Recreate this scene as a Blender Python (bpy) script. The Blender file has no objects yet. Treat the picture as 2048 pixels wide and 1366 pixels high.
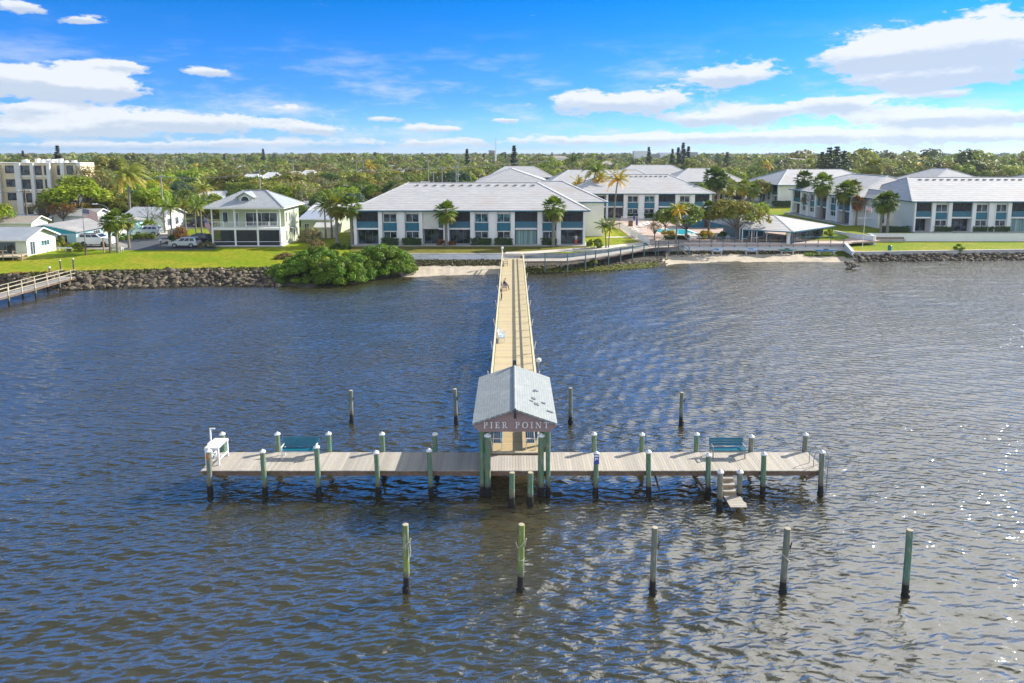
import bpy, math, random
import numpy as np
from mathutils import Vector, Matrix
random.seed(7); RNG = np.random.default_rng(7)
SC = bpy.context.scene
COL = SC.collection
PI = math.pi
# ------------------------------------------------------------------ camera model (level horizon at 305 of 1366 rows)
FPX, CAMH, PITCH, CY = 1365.33, 17.0, math.radians(7.8), 492.0
_F = Vector((0, math.cos(PITCH), -math.sin(PITCH))); _U = Vector((0, math.sin(PITCH), math.cos(PITCH)))
def ray(px, py): return _F + Vector((1, 0, 0)) * ((px - 1024) / FPX) + _U * ((CY - py) / FPX)
def P(px, py, z=0.0):
    d = ray(px, py); t = (z - CAMH) / d.z; return Vector((d.x * t, d.y * t, z))
def V(px, py, Y):
    d = ray(px, py); t = Y / d.y; return Vector((d.x * t, Y, CAMH + d.z * t))
def proj(p):
    w = Vector(p) - Vector((0, 0, CAMH)); q = w.dot(_F)
    return 1024 + FPX * w.x / q, CY - FPX * w.dot(_U) / q
cam_d = bpy.data.cameras.new('camera'); cam = bpy.data.objects.new('camera', cam_d); COL.objects.link(cam)
cam.location = (0, 0, CAMH); cam.rotation_euler = (PI / 2 - PITCH, 0, 0)
cam_d.sensor_width = 36; cam_d.lens = 24; cam_d.shift_y = (CY - 683) / 2048; cam_d.clip_end = 20000; cam_d.clip_start = .5
SC.camera = cam
SC.view_settings.view_transform = 'Standard'; SC.view_settings.look = 'None'; SC.view_settings.gamma = 1
SC.cycles.use_denoising = True
SC.cycles.max_bounces = 6; SC.cycles.diffuse_bounces = 3; SC.cycles.glossy_bounces = 3; SC.cycles.transmission_bounces = 3
SC.cycles.transparent_max_bounces = 6
SC.cycles.use_adaptive_sampling = True
# ------------------------------------------------------------------ materials
M = {}
def nodes(name):
    m = bpy.data.materials.new(name); m.use_nodes = True; nt = m.node_tree
    return m, nt, nt.nodes['Principled BSDF']
def N(nt, typ, **kw):
    n = nt.nodes.new(typ)
    for k, v in kw.items(): setattr(n, k, v)
    return n
def L(nt, a, b): nt.links.new(a, b)
def math_(nt, op, a, b=None, c=None, clamp=False):
    n = N(nt, 'ShaderNodeMath', operation=op, use_clamp=clamp)
    for i, v in enumerate((a, b, c)):
        if v is None: continue
        if isinstance(v, (int, float)): n.inputs[i].default_value = v
        else: L(nt, v, n.inputs[i])
    return n.outputs[0]
def mixc(nt, fac, a, b, blend='MIX'):
    n = N(nt, 'ShaderNodeMix', data_type='RGBA', blend_type=blend, clamp_factor=True)
    for s, v in ((n.inputs[0], fac), (n.inputs[6], a), (n.inputs[7], b)):
        if isinstance(v, (int, float)): s.default_value = v
        elif isinstance(v, (tuple, list)): s.default_value = (*v[:3], 1)
        else: L(nt, v, s)
    return n.outputs[2]
def noise(nt, scale, detail=3, rough=.55, vec=None, dims='3D'):
    n = N(nt, 'ShaderNodeTexNoise', noise_dimensions=dims); n.inputs['Scale'].default_value = scale
    n.inputs['Detail'].default_value = detail; n.inputs['Roughness'].default_value = rough
    if vec is not None: L(nt, vec, n.inputs['Vector'])
    return n.outputs['Fac']
def ramp(nt, fac, lo, hi):
    n = N(nt, 'ShaderNodeMapRange', interpolation_type='SMOOTHSTEP'); n.clamp = True
    L(nt, fac, n.inputs[0]); n.inputs[1].default_value = lo; n.inputs[2].default_value = hi
    return n.outputs[0]
def coords(nt, which='Object', scale=None):
    t = N(nt, 'ShaderNodeTexCoord').outputs[which]
    if scale is not None:
        mp = N(nt, 'ShaderNodeMapping'); mp.inputs['Scale'].default_value = scale; L(nt, t, mp.inputs[0]); t = mp.outputs[0]
    return t
def bump(nt, bs, h, strength=.3, dist=.05):
    b = N(nt, 'ShaderNodeBump'); b.inputs['Strength'].default_value = strength; b.inputs['Distance'].default_value = dist
    L(nt, h, b.inputs['Height']); L(nt, b.outputs[0], bs.inputs['Normal'])
def mat(name, c1, c2=None, scale=1.5, rough=.7, metal=0., bumps=0., c3=None, s3=.3, stretch=None, tint=False, spec=None, lo=.35, hi=.65):
    """paint / wood / stone: two colours mixed by noise, a third as larger worn patches"""
    m, nt, bs = nodes(name); v = coords(nt, 'Object', stretch)
    c2 = c2 or tuple(x * .82 for x in c1)
    f = noise(nt, scale, 5, .6, v); col = mixc(nt, ramp(nt, f, lo, hi), c1, c2)
    if c3: col = mixc(nt, ramp(nt, noise(nt, s3, 4, .6, v), .5, .72), col, c3)
    if tint:
        a = N(nt, 'ShaderNodeAttribute', attribute_name='tint'); col = mixc(nt, 1., col, a.outputs['Color'], 'MULTIPLY')
    L(nt, col, bs.inputs['Base Color']); bs.inputs['Roughness'].default_value = rough; bs.inputs['Metallic'].default_value = metal
    if spec is not None: bs.inputs['Specular IOR Level'].default_value = spec
    if bumps: bump(nt, bs, noise(nt, scale * 4, 4, .6, v), bumps, .02)
    M[name] = m; return m
def leafmat(name, trans=.3):
    m, nt, bs = nodes(name)
    oi = N(nt, 'ShaderNodeObjectInfo'); a = N(nt, 'ShaderNodeAttribute', attribute_name='tint')
    col = mixc(nt, 1., oi.outputs['Color'], a.outputs['Color'], 'MULTIPLY')
    L(nt, col, bs.inputs['Base Color']); bs.inputs['Roughness'].default_value = .55; bs.inputs['Specular IOR Level'].default_value = .35
    t = N(nt, 'ShaderNodeBsdfTranslucent'); mx = N(nt, 'ShaderNodeMixShader'); mx.inputs[0].default_value = trans
    c2 = mixc(nt, 1., col, (1.25, 1.3, .6), 'MULTIPLY'); L(nt, c2, t.inputs[0])
    L(nt, bs.outputs[0], mx.inputs[1]); L(nt, t.outputs[0], mx.inputs[2])
    L(nt, mx.outputs[0], nt.nodes['Material Output'].inputs[0]); M[name] = m; return m
# ------------------------------------------------------------------ mesh building
class MB:
    def __init__(s): s.v = []; s.f = []; s.t = []
    def add(s, vs, fs, tint=(1, 1, 1)):
        b = len(s.v); s.v += [tuple(v) for v in vs]; s.f += [tuple(b + i for i in f) for f in fs]; s.t += [tint] * len(fs); return s
    def box(s, x0, x1, y0, y1, z0, z1, tint=(1, 1, 1)):
        vs = [(x, y, z) for x in (x0, x1) for y in (y0, y1) for z in (z0, z1)]
        return s.add(vs, [(0, 1, 3, 2), (4, 6, 7, 5), (0, 4, 5, 1), (2, 3, 7, 6), (0, 2, 6, 4), (1, 5, 7, 3)], tint)
    def hexa(s, p, tint=(1, 1, 1)):   # 8 points: bottom ring 0-3, top ring 4-7
        return s.add(p, [(3, 2, 1, 0), (4, 5, 6, 7), (0, 1, 5, 4), (1, 2, 6, 5), (2, 3, 7, 6), (3, 0, 4, 7)], tint)
    def beam(s, a, b, w, h, tint=(1, 1, 1), up=(0, 0, 1)):
        a = Vector(a); b = Vector(b); d = (b - a).normalized(); u = Vector(up)
        if abs(d.dot(u)) > .95: u = Vector((0, 1, 0))
        r = d.cross(u).normalized() * w / 2; q = r.cross(d).normalized() * h / 2
        return s.hexa([a - r - q, a + r - q, b + r - q, b - r - q, a - r + q, a + r + q, b + r + q, b - r + q], tint)
    def tube(s, pts, rad, n=8, cap=True, tint=(1, 1, 1)):
        pts = [Vector(p) for p in pts]
        if not isinstance(rad, (list, tuple)): rad = [rad] * len(pts)
        rings = []; b = len(s.v); vs = []; fs = []
        for i, p in enumerate(pts):
            d = (pts[min(i + 1, len(pts) - 1)] - pts[max(i - 1, 0)]).normalized()
            u = Vector((0, 1, 0)) if abs(d.y) < .9 else Vector((1, 0, 0))
            r = d.cross(u).normalized(); q = r.cross(d)
            vs += [p + (r * math.cos(2 * PI * k / n) + q * math.sin(2 * PI * k / n)) * rad[i] for k in range(n)]
        for i in range(len(pts) - 1):
            fs += [(i * n + k, i * n + (k + 1) % n, (i + 1) * n + (k + 1) % n, (i + 1) * n + k) for k in range(n)]
        if cap: fs += [tuple(range(n - 1, -1, -1)), tuple((len(pts) - 1) * n + k for k in range(n))]
        return s.add(vs, fs, tint)
    def prism(s, poly, y0, y1, axis='y', tint=(1, 1, 1)):   # poly in (a,b), extruded along axis
        n = len(poly)
        f = {'y': lambda a, b, c: (a, c, b), 'x': lambda a, b, c: (c, a, b), 'z': lambda a, b, c: (a, b, c)}[axis]
        vs = [f(a, b, y0) for a, b in poly] + [f(a, b, y1) for a, b in poly]
        fs = [tuple(range(n)), tuple(range(2 * n - 1, n - 1, -1))] + [(i, n + i, n + (i + 1) % n, (i + 1) % n) for i in range(n)]
        return s.add(vs, fs, tint)
    def build(s, name, m, parent=None, smooth=False, loc=None, bevel=0):
        me = bpy.data.meshes.new(name); me.from_pydata(s.v, [], s.f)
        if any(t != (1, 1, 1) for t in s.t):
            at = me.attributes.new('tint', 'FLOAT_COLOR', 'FACE'); at.data.foreach_set('color', np.array([(*t, 1) for t in s.t], 'f').ravel())
        else:
            at = me.attributes.new('tint', 'FLOAT_COLOR', 'FACE'); at.data.foreach_set('color', np.ones(len(s.f) * 4, 'f'))
        me.validate()
        bm_fix(me)
        if smooth: me.shade_smooth() if hasattr(me, 'shade_smooth') else me.polygons.foreach_set('use_smooth', [True] * len(me.polygons))
        return link(name, me, m, parent, loc, bevel)
import bmesh
def bm_fix(me):
    b = bmesh.new(); b.from_mesh(me); bmesh.ops.recalc_face_normals(b, faces=b.faces); b.to_mesh(me); b.free()
def link(name, me, m, parent=None, loc=None, bevel=0):
    o = bpy.data.objects.new(name, me); COL.objects.link(o)
    if m is not None: me.materials.append(M[m] if isinstance(m, str) else m)
    if parent is not None: o.parent = parent
    if loc is not None: o.location = loc
    if bevel:
        md = o.modifiers.new('b', 'BEVEL'); md.width = bevel; md.segments = 2; md.limit_method = 'ANGLE'
    return o
def tag(o, label=None, cat=None, group=None, kind=None):
    if label: o['label'] = label
    if cat: o['category'] = cat
    if group: o['group'] = group
    if kind: o['kind'] = kind
    return o
def thing(name, label, cat, loc=(0, 0, 0), rz=0., group=None):
    o = bpy.data.objects.new(name, None); COL.objects.link(o); o.location = loc; o.rotation_euler = (0, 0, rz); o.empty_display_size = .3
    return tag(o, label, cat, group)
def kids(o): return [c for c in COL.objects if c.parent is o]
KIDS = {}
def dup(root, loc, rz=0., label=None, group=None, scale=None, color=None):
    if root.name not in KIDS:
        KIDS[root.name] = [(c, [g for g in COL.objects if g.parent is c]) for c in COL.objects if c.parent is root]
    r = root.copy(); COL.objects.link(r); r.location = loc; r.rotation_euler = (0, 0, rz)
    if scale is not None: r.scale = scale if isinstance(scale, (tuple, list)) else (scale,) * 3
    if label: r['label'] = label
    if group: r['group'] = group
    for c, gs in KIDS[root.name]:
        k = c.copy(); COL.objects.link(k); k.parent = r
        if color and c.get('leafy'): k.color = (*color, 1)
        for g in gs:
            q = g.copy(); COL.objects.link(q); q.parent = k
            if color and g.get('leafy'): q.color = (*color, 1)
    return r
def npmesh(name, co, faces, tint=None, k=4, smooth=False):
    me = bpy.data.meshes.new(name); me.vertices.add(len(co)); me.vertices.foreach_set('co', np.asarray(co, 'f').ravel())
    nf = len(faces); me.loops.add(nf * k); me.loops.foreach_set('vertex_index', np.asarray(faces, 'i').ravel())
    me.polygons.add(nf); me.polygons.foreach_set('loop_start', np.arange(nf, dtype='i') * k)
    if tint is not None:
        at = me.attributes.new('tint', 'FLOAT_COLOR', 'FACE'); c = np.ones((nf, 4), 'f'); c[:, :3] = tint; at.data.foreach_set('color', c.ravel())
    if smooth: me.polygons.foreach_set('use_smooth', np.ones(nf, bool))
    me.update(calc_edges=True); return me
def leafquads(c, nrm, size, rng, aspect=1.6, jitter=.7):
    """c (N,3) centres, nrm (N,3) preferred normals -> quads"""
    n = len(c); nn = nrm + rng.normal(0, jitter, (n, 3)); nn /= np.linalg.norm(nn, axis=1)[:, None] + 1e-9
    a = np.cross(nn, rng.normal(0, 1, (n, 3))); a /= np.linalg.norm(a, axis=1)[:, None] + 1e-9; b = np.cross(nn, a)
    s = (size * rng.uniform(.6, 1.35, n))[:, None]
    p = np.stack([c - a * s * aspect * .5, c - b * s * .42, c + a * s * aspect * .5, c + b * s * .42], 1).reshape(-1, 3)
    return p, np.arange(n * 4).reshape(-1, 4)
# ------------------------------------------------------------------ light: hazy sun from the right, behind the buildings
SUN_AZ, SUN_EL = math.radians(62.5), math.radians(31)
sd = Vector((math.sin(SUN_AZ) * math.cos(SUN_EL), math.cos(SUN_AZ) * math.cos(SUN_EL), math.sin(SUN_EL)))
sl = bpy.data.lights.new('sun', 'SUN'); sl.energy = 4.4; sl.angle = math.radians(.5); sl.color = (1, .95, .86)
so = bpy.data.objects.new('sun', sl); COL.objects.link(so); so.rotation_euler = sd.to_track_quat('Z', 'Y').to_euler(); so.location = (60, 40, 80)
SC.view_settings.exposure = 0.85
world = bpy.data.worlds.new('World'); SC.world = world; world.use_nodes = True
wt = world.node_tree; bg = wt.nodes['Background']; bg.inputs[1].default_value = .15
sky = N(wt, 'ShaderNodeTexSky', sky_type='NISHITA'); sky.sun_disc = False; sky.sun_elevation = SUN_EL; sky.sun_rotation = SUN_AZ
sky.altitude = 0; sky.air_density = 1.0; sky.dust_density = .4; sky.ozone_density = 3.0
tc = N(wt, 'ShaderNodeTexCoord').outputs['Generated']; sx = N(wt, 'ShaderNodeSeparateXYZ'); L(wt, tc, sx.inputs[0])
az = math_(wt, 'ARCTAN2', sx.outputs[0], sx.outputs[1]); el = math_(wt, 'ARCSINE', sx.outputs[2])
# sky tint by height: pale at the horizon, deep azure above, then an unseen brightened band added to lift the water, neutral overhead
tn = mixc(wt, ramp(wt, el, .0, .09), (.26, .50, .98), (.11, .32, .76)); tn = mixc(wt, ramp(wt, el, .06, .24), tn, (.0, .27, .61)); tn = mixc(wt, ramp(wt, el, .26, .42), tn, (.30, .98, 1.66)); tn = mixc(wt, ramp(wt, el, .40, .72), tn, (.31, .31, .21))
skc = mixc(wt, 1., sky.outputs[0], tn, 'MULTIPLY')
CLOUDS = [(60, 160, 190, 46, 1.5), (200, 178, 90, 26, 1.), (240, 132, 80, 14, .95), (410, 143, 62, 13, .85), (30, 12, 90, 18, .9), (165, 40, 50, 12, .7), (75, 217, 75, 13, .9),
          (310, 242, 270, 26, 1.2), (575, 215, 55, 11, .8), (630, 258, 80, 13, .9), (120, 262, 170, 16, .8), (1240, 203, 160, 29, 1.4), (1458, 151, 98, 29, 1.4), (1750, 110, 120, 40, 1.5),
          (1940, 85, 190, 64, 1.8), (1850, 158, 170, 22, 1.4), (1910, 187, 70, 10, .7), (1700, 205, 130, 20, 1.1), (1520, 222, 80, 19, 1.), (1420, 238, 100, 17, .9), (1870, 235, 250, 24, 1.), (845, 257, 52, 9, .85),
          (908, 257, 34, 8, .8), (1010, 240, 46, 7, .75), (760, 238, 50, 7, .6), (1200, 280, 230, 12, .8), (1600, 272, 330, 17, .9), (1960, 272, 170, 14, .9), (480, 285, 140, 9, .7), (820, 285, 170, 10, .55), (200, 290, 260, 8, .6)]
mp = N(wt, 'ShaderNodeCombineXYZ'); L(wt, az, mp.inputs[0]); L(wt, math_(wt, 'MULTIPLY', el, 2.6), mp.inputs[1])
tot = None; top = None
for (px, py, rx, ry, s) in CLOUDS:
    d0 = ray(px, py).normalized(); d1 = ray(px + rx, py).normalized(); d2 = ray(px, py - ry).normalized()
    a0 = math.atan2(d0.x, d0.y); e0 = math.asin(d0.z); wa = abs(math.atan2(d1.x, d1.y) - a0) * .68; we = abs(math.asin(d2.z) - e0) * .62
    da = math_(wt, 'MULTIPLY_ADD', az, 1 / wa, -a0 / wa); de = math_(wt, 'MULTIPLY_ADD', el, 1 / we, -e0 / we)
    q = math_(wt, 'ADD', math_(wt, 'MULTIPLY', da, da), math_(wt, 'MULTIPLY', de, de))
    g = math_(wt, 'MULTIPLY', math_(wt, 'POWER', 2.71828, math_(wt, 'MULTIPLY', q, -.5)), s)
    tot = g if tot is None else math_(wt, 'ADD', tot, g); gt = math_(wt, 'MULTIPLY', g, de); top = gt if top is None else math_(wt, 'ADD', top, gt)
n1 = noise(wt, 16., 9, .62, mp.outputs[0]); n2 = noise(wt, 34., 5, .6, mp.outputs[0])
nn = math_(wt, 'ADD', math_(wt, 'MULTIPLY', math_(wt, 'SUBTRACT', n1, .5), 2.1), math_(wt, 'ADD', math_(wt, 'MULTIPLY', math_(wt, 'SUBTRACT', n2, .5), 1.1), math_(wt, 'MULTIPLY', math_(wt, 'SUBTRACT', noise(wt, 90., 4, .65, mp.outputs[0]), .5), .6)))
hb = math_(wt, 'MULTIPLY', ramp(wt, math_(wt, 'MULTIPLY', el, -1.), -.085, -.0), math_(wt, 'MULTIPLY_ADD', ramp(wt, az, -.1, .5), .2, .2))
# cloud banks outside the picture: toward the sun above right, and an unseen one added behind the camera to fill the shaded fronts
rb = math_(wt, 'MULTIPLY', math_(wt, 'MULTIPLY', math_(wt, 'MULTIPLY', ramp(wt, az, .02, .55), ramp(wt, math_(wt, 'MULTIPLY', az, -1.), -1.5, -1.1)), math_(wt, 'MULTIPLY', ramp(wt, el, .20, .32), ramp(wt, math_(wt, 'MULTIPLY', el, -1.), -1.35, -.8))), .85)
bb = math_(wt, 'MULTIPLY', ramp(wt, math_(wt, 'MULTIPLY', sx.outputs[1], -1.), -.0, .4), .66)
up = math_(wt, 'MULTIPLY', ramp(wt, el, 1.2, 1.4), .2)
val = math_(wt, 'ADD', math_(wt, 'ADD', math_(wt, 'MINIMUM', tot, 1.3), nn), math_(wt, 'ADD', math_(wt, 'ADD', hb, rb), math_(wt, 'ADD', up, bb)))
mask = math_(wt, 'MAXIMUM', ramp(wt, val, .42, .80), ramp(wt, rb, .12, .6))
shade = ramp(wt, math_(wt, 'ADD', top, math_(wt, 'MULTIPLY', nn, -.9)), -.6, .25)
ccol = mixc(wt, shade, (2.3, 2.65, 3.15), (3.5, 3.6, 3.75))
ccol = mixc(wt, math_(wt, 'MULTIPLY', math_(wt, 'MAXIMUM', rb, bb), 1.1), ccol, (6.2, 6.2, 6.2))
mp2 = N(wt, 'ShaderNodeCombineXYZ'); L(wt, math_(wt, 'MULTIPLY', az, 2.2), mp2.inputs[0]); L(wt, math_(wt, 'MULTIPLY', el, 9.), mp2.inputs[1])
veil = math_(wt, 'MULTIPLY', ramp(wt, noise(wt, 3.2, 7, .62, mp2.outputs[0]), .46, .74), ramp(wt, math_(wt, 'MULTIPLY', el, -1.), -.19, -.05))
skc = mixc(wt, math_(wt, 'MULTIPLY', veil, .78), skc, (3.0, 3.25, 3.55))
wcol = mixc(wt, math_(wt, 'MULTIPLY', mask, .93), skc, ccol)
L(wt, wcol, bg.inputs[0])
world.cycles.sampling_method = 'MANUAL'; world.cycles.sample_map_resolution = 512
# ------------------------------------------------------------------ material library
mat('deck_grey', (.50, .45, .38), (.38, .34, .29), 9, .85, stretch=(6, 1, 1), tint=True, bumps=.3)
mat('deck_yellow', (.58, .48, .29), (.48, .39, .23), 6, .8, stretch=(1, 6, 1), tint=True, bumps=.2)
mat('wood_dark', (.20, .13, .085), (.12, .085, .06), 4, .85, bumps=.3)
mat('wood_tan', (.42, .30, .17), (.30, .22, .13), 4, .85)
mat('wood_rail', (.52, .44, .30), (.38, .33, .24), 3, .8)
mat('rail_yellow', (.70, .62, .38), (.58, .5, .3), 3, .7)
mat('white_paint', (.80, .80, .78), (.70, .70, .68), 2, .5)
mat('cream_wall', (.74, .73, .67), (.69, .68, .62), .6, .85, c3=(.64, .63, .57), s3=.25)
mat('white_wall', (.82, .82, .79), (.78, .78, .75), .6, .8)
mat('yellow_sunlit_wall', (.58, .62, .46), (.54, .58, .43), .7, .85)  # cream house walls; also paints sunlight onto the porch house side
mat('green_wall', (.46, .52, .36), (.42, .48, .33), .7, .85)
mat('tan_wall', (.72, .61, .41), (.66, .56, .37), .5, .85)
mat('turquoise_wall', (.05, .44, .52), (.045, .40, .48), .8, .8)
mat('pale_aqua_wall', (.42, .66, .68), (.38, .62, .65), .8, .8)
mat('grey_wall', (.35, .35, .34), (.3, .3, .3), .8, .8)
mat('teal_paint', (.018, .15, .225), (.015, .125, .19), 2, .5)
mat('teal_rail', (.05, .18, .26), (.04, .155, .225), 2, .5)
mat('teal_post', (.10, .17, .17), (.14, .19, .17), 3, .7)
mat('bench_teal', (.012, .15, .22), (.01, .12, .18), 3, .45)
mat('dark_metal', (.03, .03, .035), (.05, .05, .05), 3, .4)
mat('door_frame', (.16, .17, .18), (.12, .13, .14), 3, .4)
mat('grey_metal', (.38, .39, .40), (.3, .3, .31), 3, .4, .6)
mat('concrete', (.50, .49, .46), (.40, .39, .37), 1.2, .9, c3=(.34, .33, .31), s3=.4, bumps=.2)
mat('seawall', (.84, .84, .83), (.76, .77, .77), .9, .9, c3=(.6, .6, .58), s3=.5, stretch=(1, 1, 3), bumps=.2)
mat('pink_patio', (.52, .38, .31), (.46, .34, .28), .8, .9, c3=(.6, .5, .44), s3=.3)
mat('pale_path', (.62, .56, .48), (.55, .5, .43), .8, .9)
mat('asphalt', (.085, .09, .10), (.065, .068, .075), 1, .9, c3=(.12, .12, .125), s3=.15)
mat('driveway', (.30, .28, .25), (.25, .23, .21), 1, .9, c3=(.36, .33, .30), s3=.2)
mat('siding', (.33, .235, .215), (.28, .195, .18), 3, .8, stretch=(1, 1, 6))
mat('car_white', (.75, .76, .78), (.74, .75, .77), 1, .25)
mat('car_silver', (.50, .54, .58), (.49, .53, .57), 1, .28, .35)
mat('car_dark', (.03, .035, .045), (.03, .035, .04), 1, .25)
mat('rubber', (.02, .02, .02), (.03, .03, .03), 5, .8)
mat('rope', (.55, .5, .42), (.45, .4, .33), 20, .9)
mat('bark', (.20, .16, .12), (.12, .095, .075), 3, .95, bumps=.4)
mat('palm_bark', (.28, .245, .20), (.17, .145, .12), 3, .95, stretch=(1, 1, 5), bumps=.4)
mat('terracotta', (.42, .13, .07), (.36, .11, .06), 2, .7)
mat('red_box', (.28, .03, .03), (.24, .03, .03), 2, .6)
mat('kayak_blue', (.02, .20, .42), (.02, .17, .36), 3, .35)
mat('kayak_green', (.02, .20, .20), (.02, .16, .16), 3, .4)
mat('kayak_pale', (.50, .58, .66), (.1, .25, .55), 3, .4, lo=.5, hi=.55)
mat('skin', (.50, .29, .20), (.46, .26, .18), 8, .55)
mat('shirt', (.52, .60, .74), (.46, .54, .68), 5, .85)
mat('red_shorts', (.62, .10, .08), (.52, .08, .07), 5, .85)
mat('dark_cloth', (.035, .03, .05), (.05, .045, .06), 5, .9)
mat('grey_cloth', (.2, .18, .2), (.16, .14, .16), 5, .9)
mat('hair', (.06, .045, .035), (.04, .03, .025), 8, .8)
mat('orange_wood', (.55, .17, .03), (.45, .14, .03), 3, .7)
mat('rock', (.165, .135, .10), (.036, .03, .026), 1.3, .9, bumps=.7, c3=(.34, .29, .19), s3=1.4, tint=True)
mat('soil', (.10, .085, .06), (.05, .045, .035), 1.4, .95, bumps=.5)
mat('sand', (.54, .46, .35), (.46, .39, .30), .9, .95, bumps=.2, c3=(.36, .30, .22), s3=.35)
mat('pool_tile', (.03, .48, .55), (.04, .55, .60), 2, .08)
mat('rusty_red', (.40, .07, .05), (.34, .06, .05), 2, .7)
mat('blue_sign', (.04, .10, .42), (.03, .08, .35), 2, .4)
mat('flag_red', (.50, .05, .06), (.45, .045, .055), 3, .8)
mat('flag_blue', (.03, .04, .20), (.025, .035, .16), 3, .8)
mat('bush_tan', (.4, .25, .1), (.3, .2, .08), 3, .9)
leafmat('leaf', .32); leafmat('frond', .25)
# glass: dark, reflecting the sky, curtains and rooms behind it
m, nt, bs = nodes('glass'); v = coords(nt)
L(nt, mixc(nt, ramp(nt, noise(nt, .9, 2, .5, v), .42, .6), (.012, .018, .026), (.07, .10, .12)), bs.inputs['Base Color']); bs.inputs['Roughness'].default_value = .06; M['glass'] = m
m, nt, bs = nodes('glass_teal'); v = coords(nt)
L(nt, mixc(nt, ramp(nt, noise(nt, 1.3, 2, .5, v), .42, .6), (.02, .05, .07), (.06, .22, .25)), bs.inputs['Base Color']); bs.inputs['Roughness'].default_value = .08; M['glass_teal'] = m
m, nt, bs = nodes('curtain'); v = coords(nt, 'Object', (9, 9, .05))
L(nt, mixc(nt, ramp(nt, noise(nt, 1.3, 2, .5, v), .42, .6), (.10, .20, .20), (.34, .50, .46)), bs.inputs['Base Color']); bs.inputs['Roughness'].default_value = .35; M['curtain'] = m
m, nt, bs = nodes('screen'); bs.inputs['Base Color'].default_value = (.025, .03, .035, 1); bs.inputs['Roughness'].default_value = .5
tr = N(nt, 'ShaderNodeBsdfTransparent'); mx = N(nt, 'ShaderNodeMixShader'); mx.inputs[0].default_value = .35
L(nt, bs.outputs[0], mx.inputs[1]); L(nt, tr.outputs[0], mx.inputs[2]); L(nt, mx.outputs[0], nt.nodes['Material Output'].inputs[0]); M['screen'] = m
# shingle roof: courses along the slope (levels of equal height), chalky tiles
def roofmat(name, c1, c2, c3, pitch, amt=.4, metal=False):
    m, nt, bs = nodes(name); v = coords(nt); s = N(nt, 'ShaderNodeSeparateXYZ'); L(nt, v, s.inputs[0])
    if metal: ax = math_(nt, 'ADD', s.outputs[0], 0.)
    else: ax = s.outputs[2]
    fr = math_(nt, 'FRACT', math_(nt, 'MULTIPLY', ax, 1 / pitch))
    line = ramp(nt, fr, .0, .35) if not metal else ramp(nt, math_(nt, 'ABSOLUTE', math_(nt, 'SUBTRACT', fr, .5)), .0, .16)
    st = coords(nt, 'Object', (.5, .5, 7.)) if not metal else v
    base = mixc(nt, ramp(nt, noise(nt, 1.2, 4, .7, st), .35, .65), c1, c2)
    base = mixc(nt, ramp(nt, noise(nt, .22, 4, .6, v), .52, .75), base, c3)
    base = mixc(nt, math_(nt, 'MULTIPLY', math_(nt, 'SUBTRACT', 1., line), amt), base, tuple(x * .45 for x in c1))
    L(nt, base, bs.inputs['Base Color']); bs.inputs['Roughness'].default_value = .35 if metal else .8
    bump(nt, bs, line, .35, .03); M[name] = m
roofmat('roof_pale', (.54, .53, .52), (.42, .41, .415), (.47, .42, .39), .33, .5)
roofmat('roof_grey', (.40, .41, .42), (.33, .34, .35), (.30, .29, .28), .16, .4)
roofmat('roof_white', (.64, .64, .63), (.5, .5, .5), (.6, .6, .6), .3, .15)
roofmat('roof_tan', (.42, .36, .30), (.36, .30, .25), (.3, .26, .22), .2, .3)
roofmat('roof_metal', (.45, .46, .47), (.39, .40, .41), (.36, .38, .40), .45, .35, True)
roofmat('roof_tar', (.34, .33, .32), (.27, .26, .26), (.40, .38, .36), .4, .12)
# pier shelter: blue-grey shingles with mould and worn spots
m, nt, bs = nodes('roof_pier'); v = coords(nt); br = N(nt, 'ShaderNodeTexBrick'); br.inputs['Scale'].default_value = 1.
sw = N(nt, 'ShaderNodeSeparateXYZ'); L(nt, v, sw.inputs[0]); cb = N(nt, 'ShaderNodeCombineXYZ'); L(nt, sw.outputs[1], cb.inputs[0]); L(nt, math_(nt, 'ABSOLUTE', sw.outputs[0]), cb.inputs[1])
L(nt, cb.outputs[0], br.inputs['Vector']); br.inputs['Brick Width'].default_value = .26; br.inputs['Row Height'].default_value = .13; br.inputs['Mortar Size'].default_value = .008
br.inputs['Color1'].default_value = (.34, .36, .355, 1); br.inputs['Color2'].default_value = (.285, .31, .305, 1); br.inputs['Mortar'].default_value = (.19, .21, .215, 1)
c = mixc(nt, ramp(nt, noise(nt, .9, 5, .65, v), .5, .75), br.outputs[0], (.38, .39, .37)); c = mixc(nt, ramp(nt, noise(nt, 2.2, 5, .7, v), .6, .8), c, (.30, .34, .31))
L(nt, c, bs.inputs['Base Color']); bs.inputs['Roughness'].default_value = .85; bump(nt, bs, br.outputs[1], .3, .02); M['roof_pier'] = m
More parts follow.
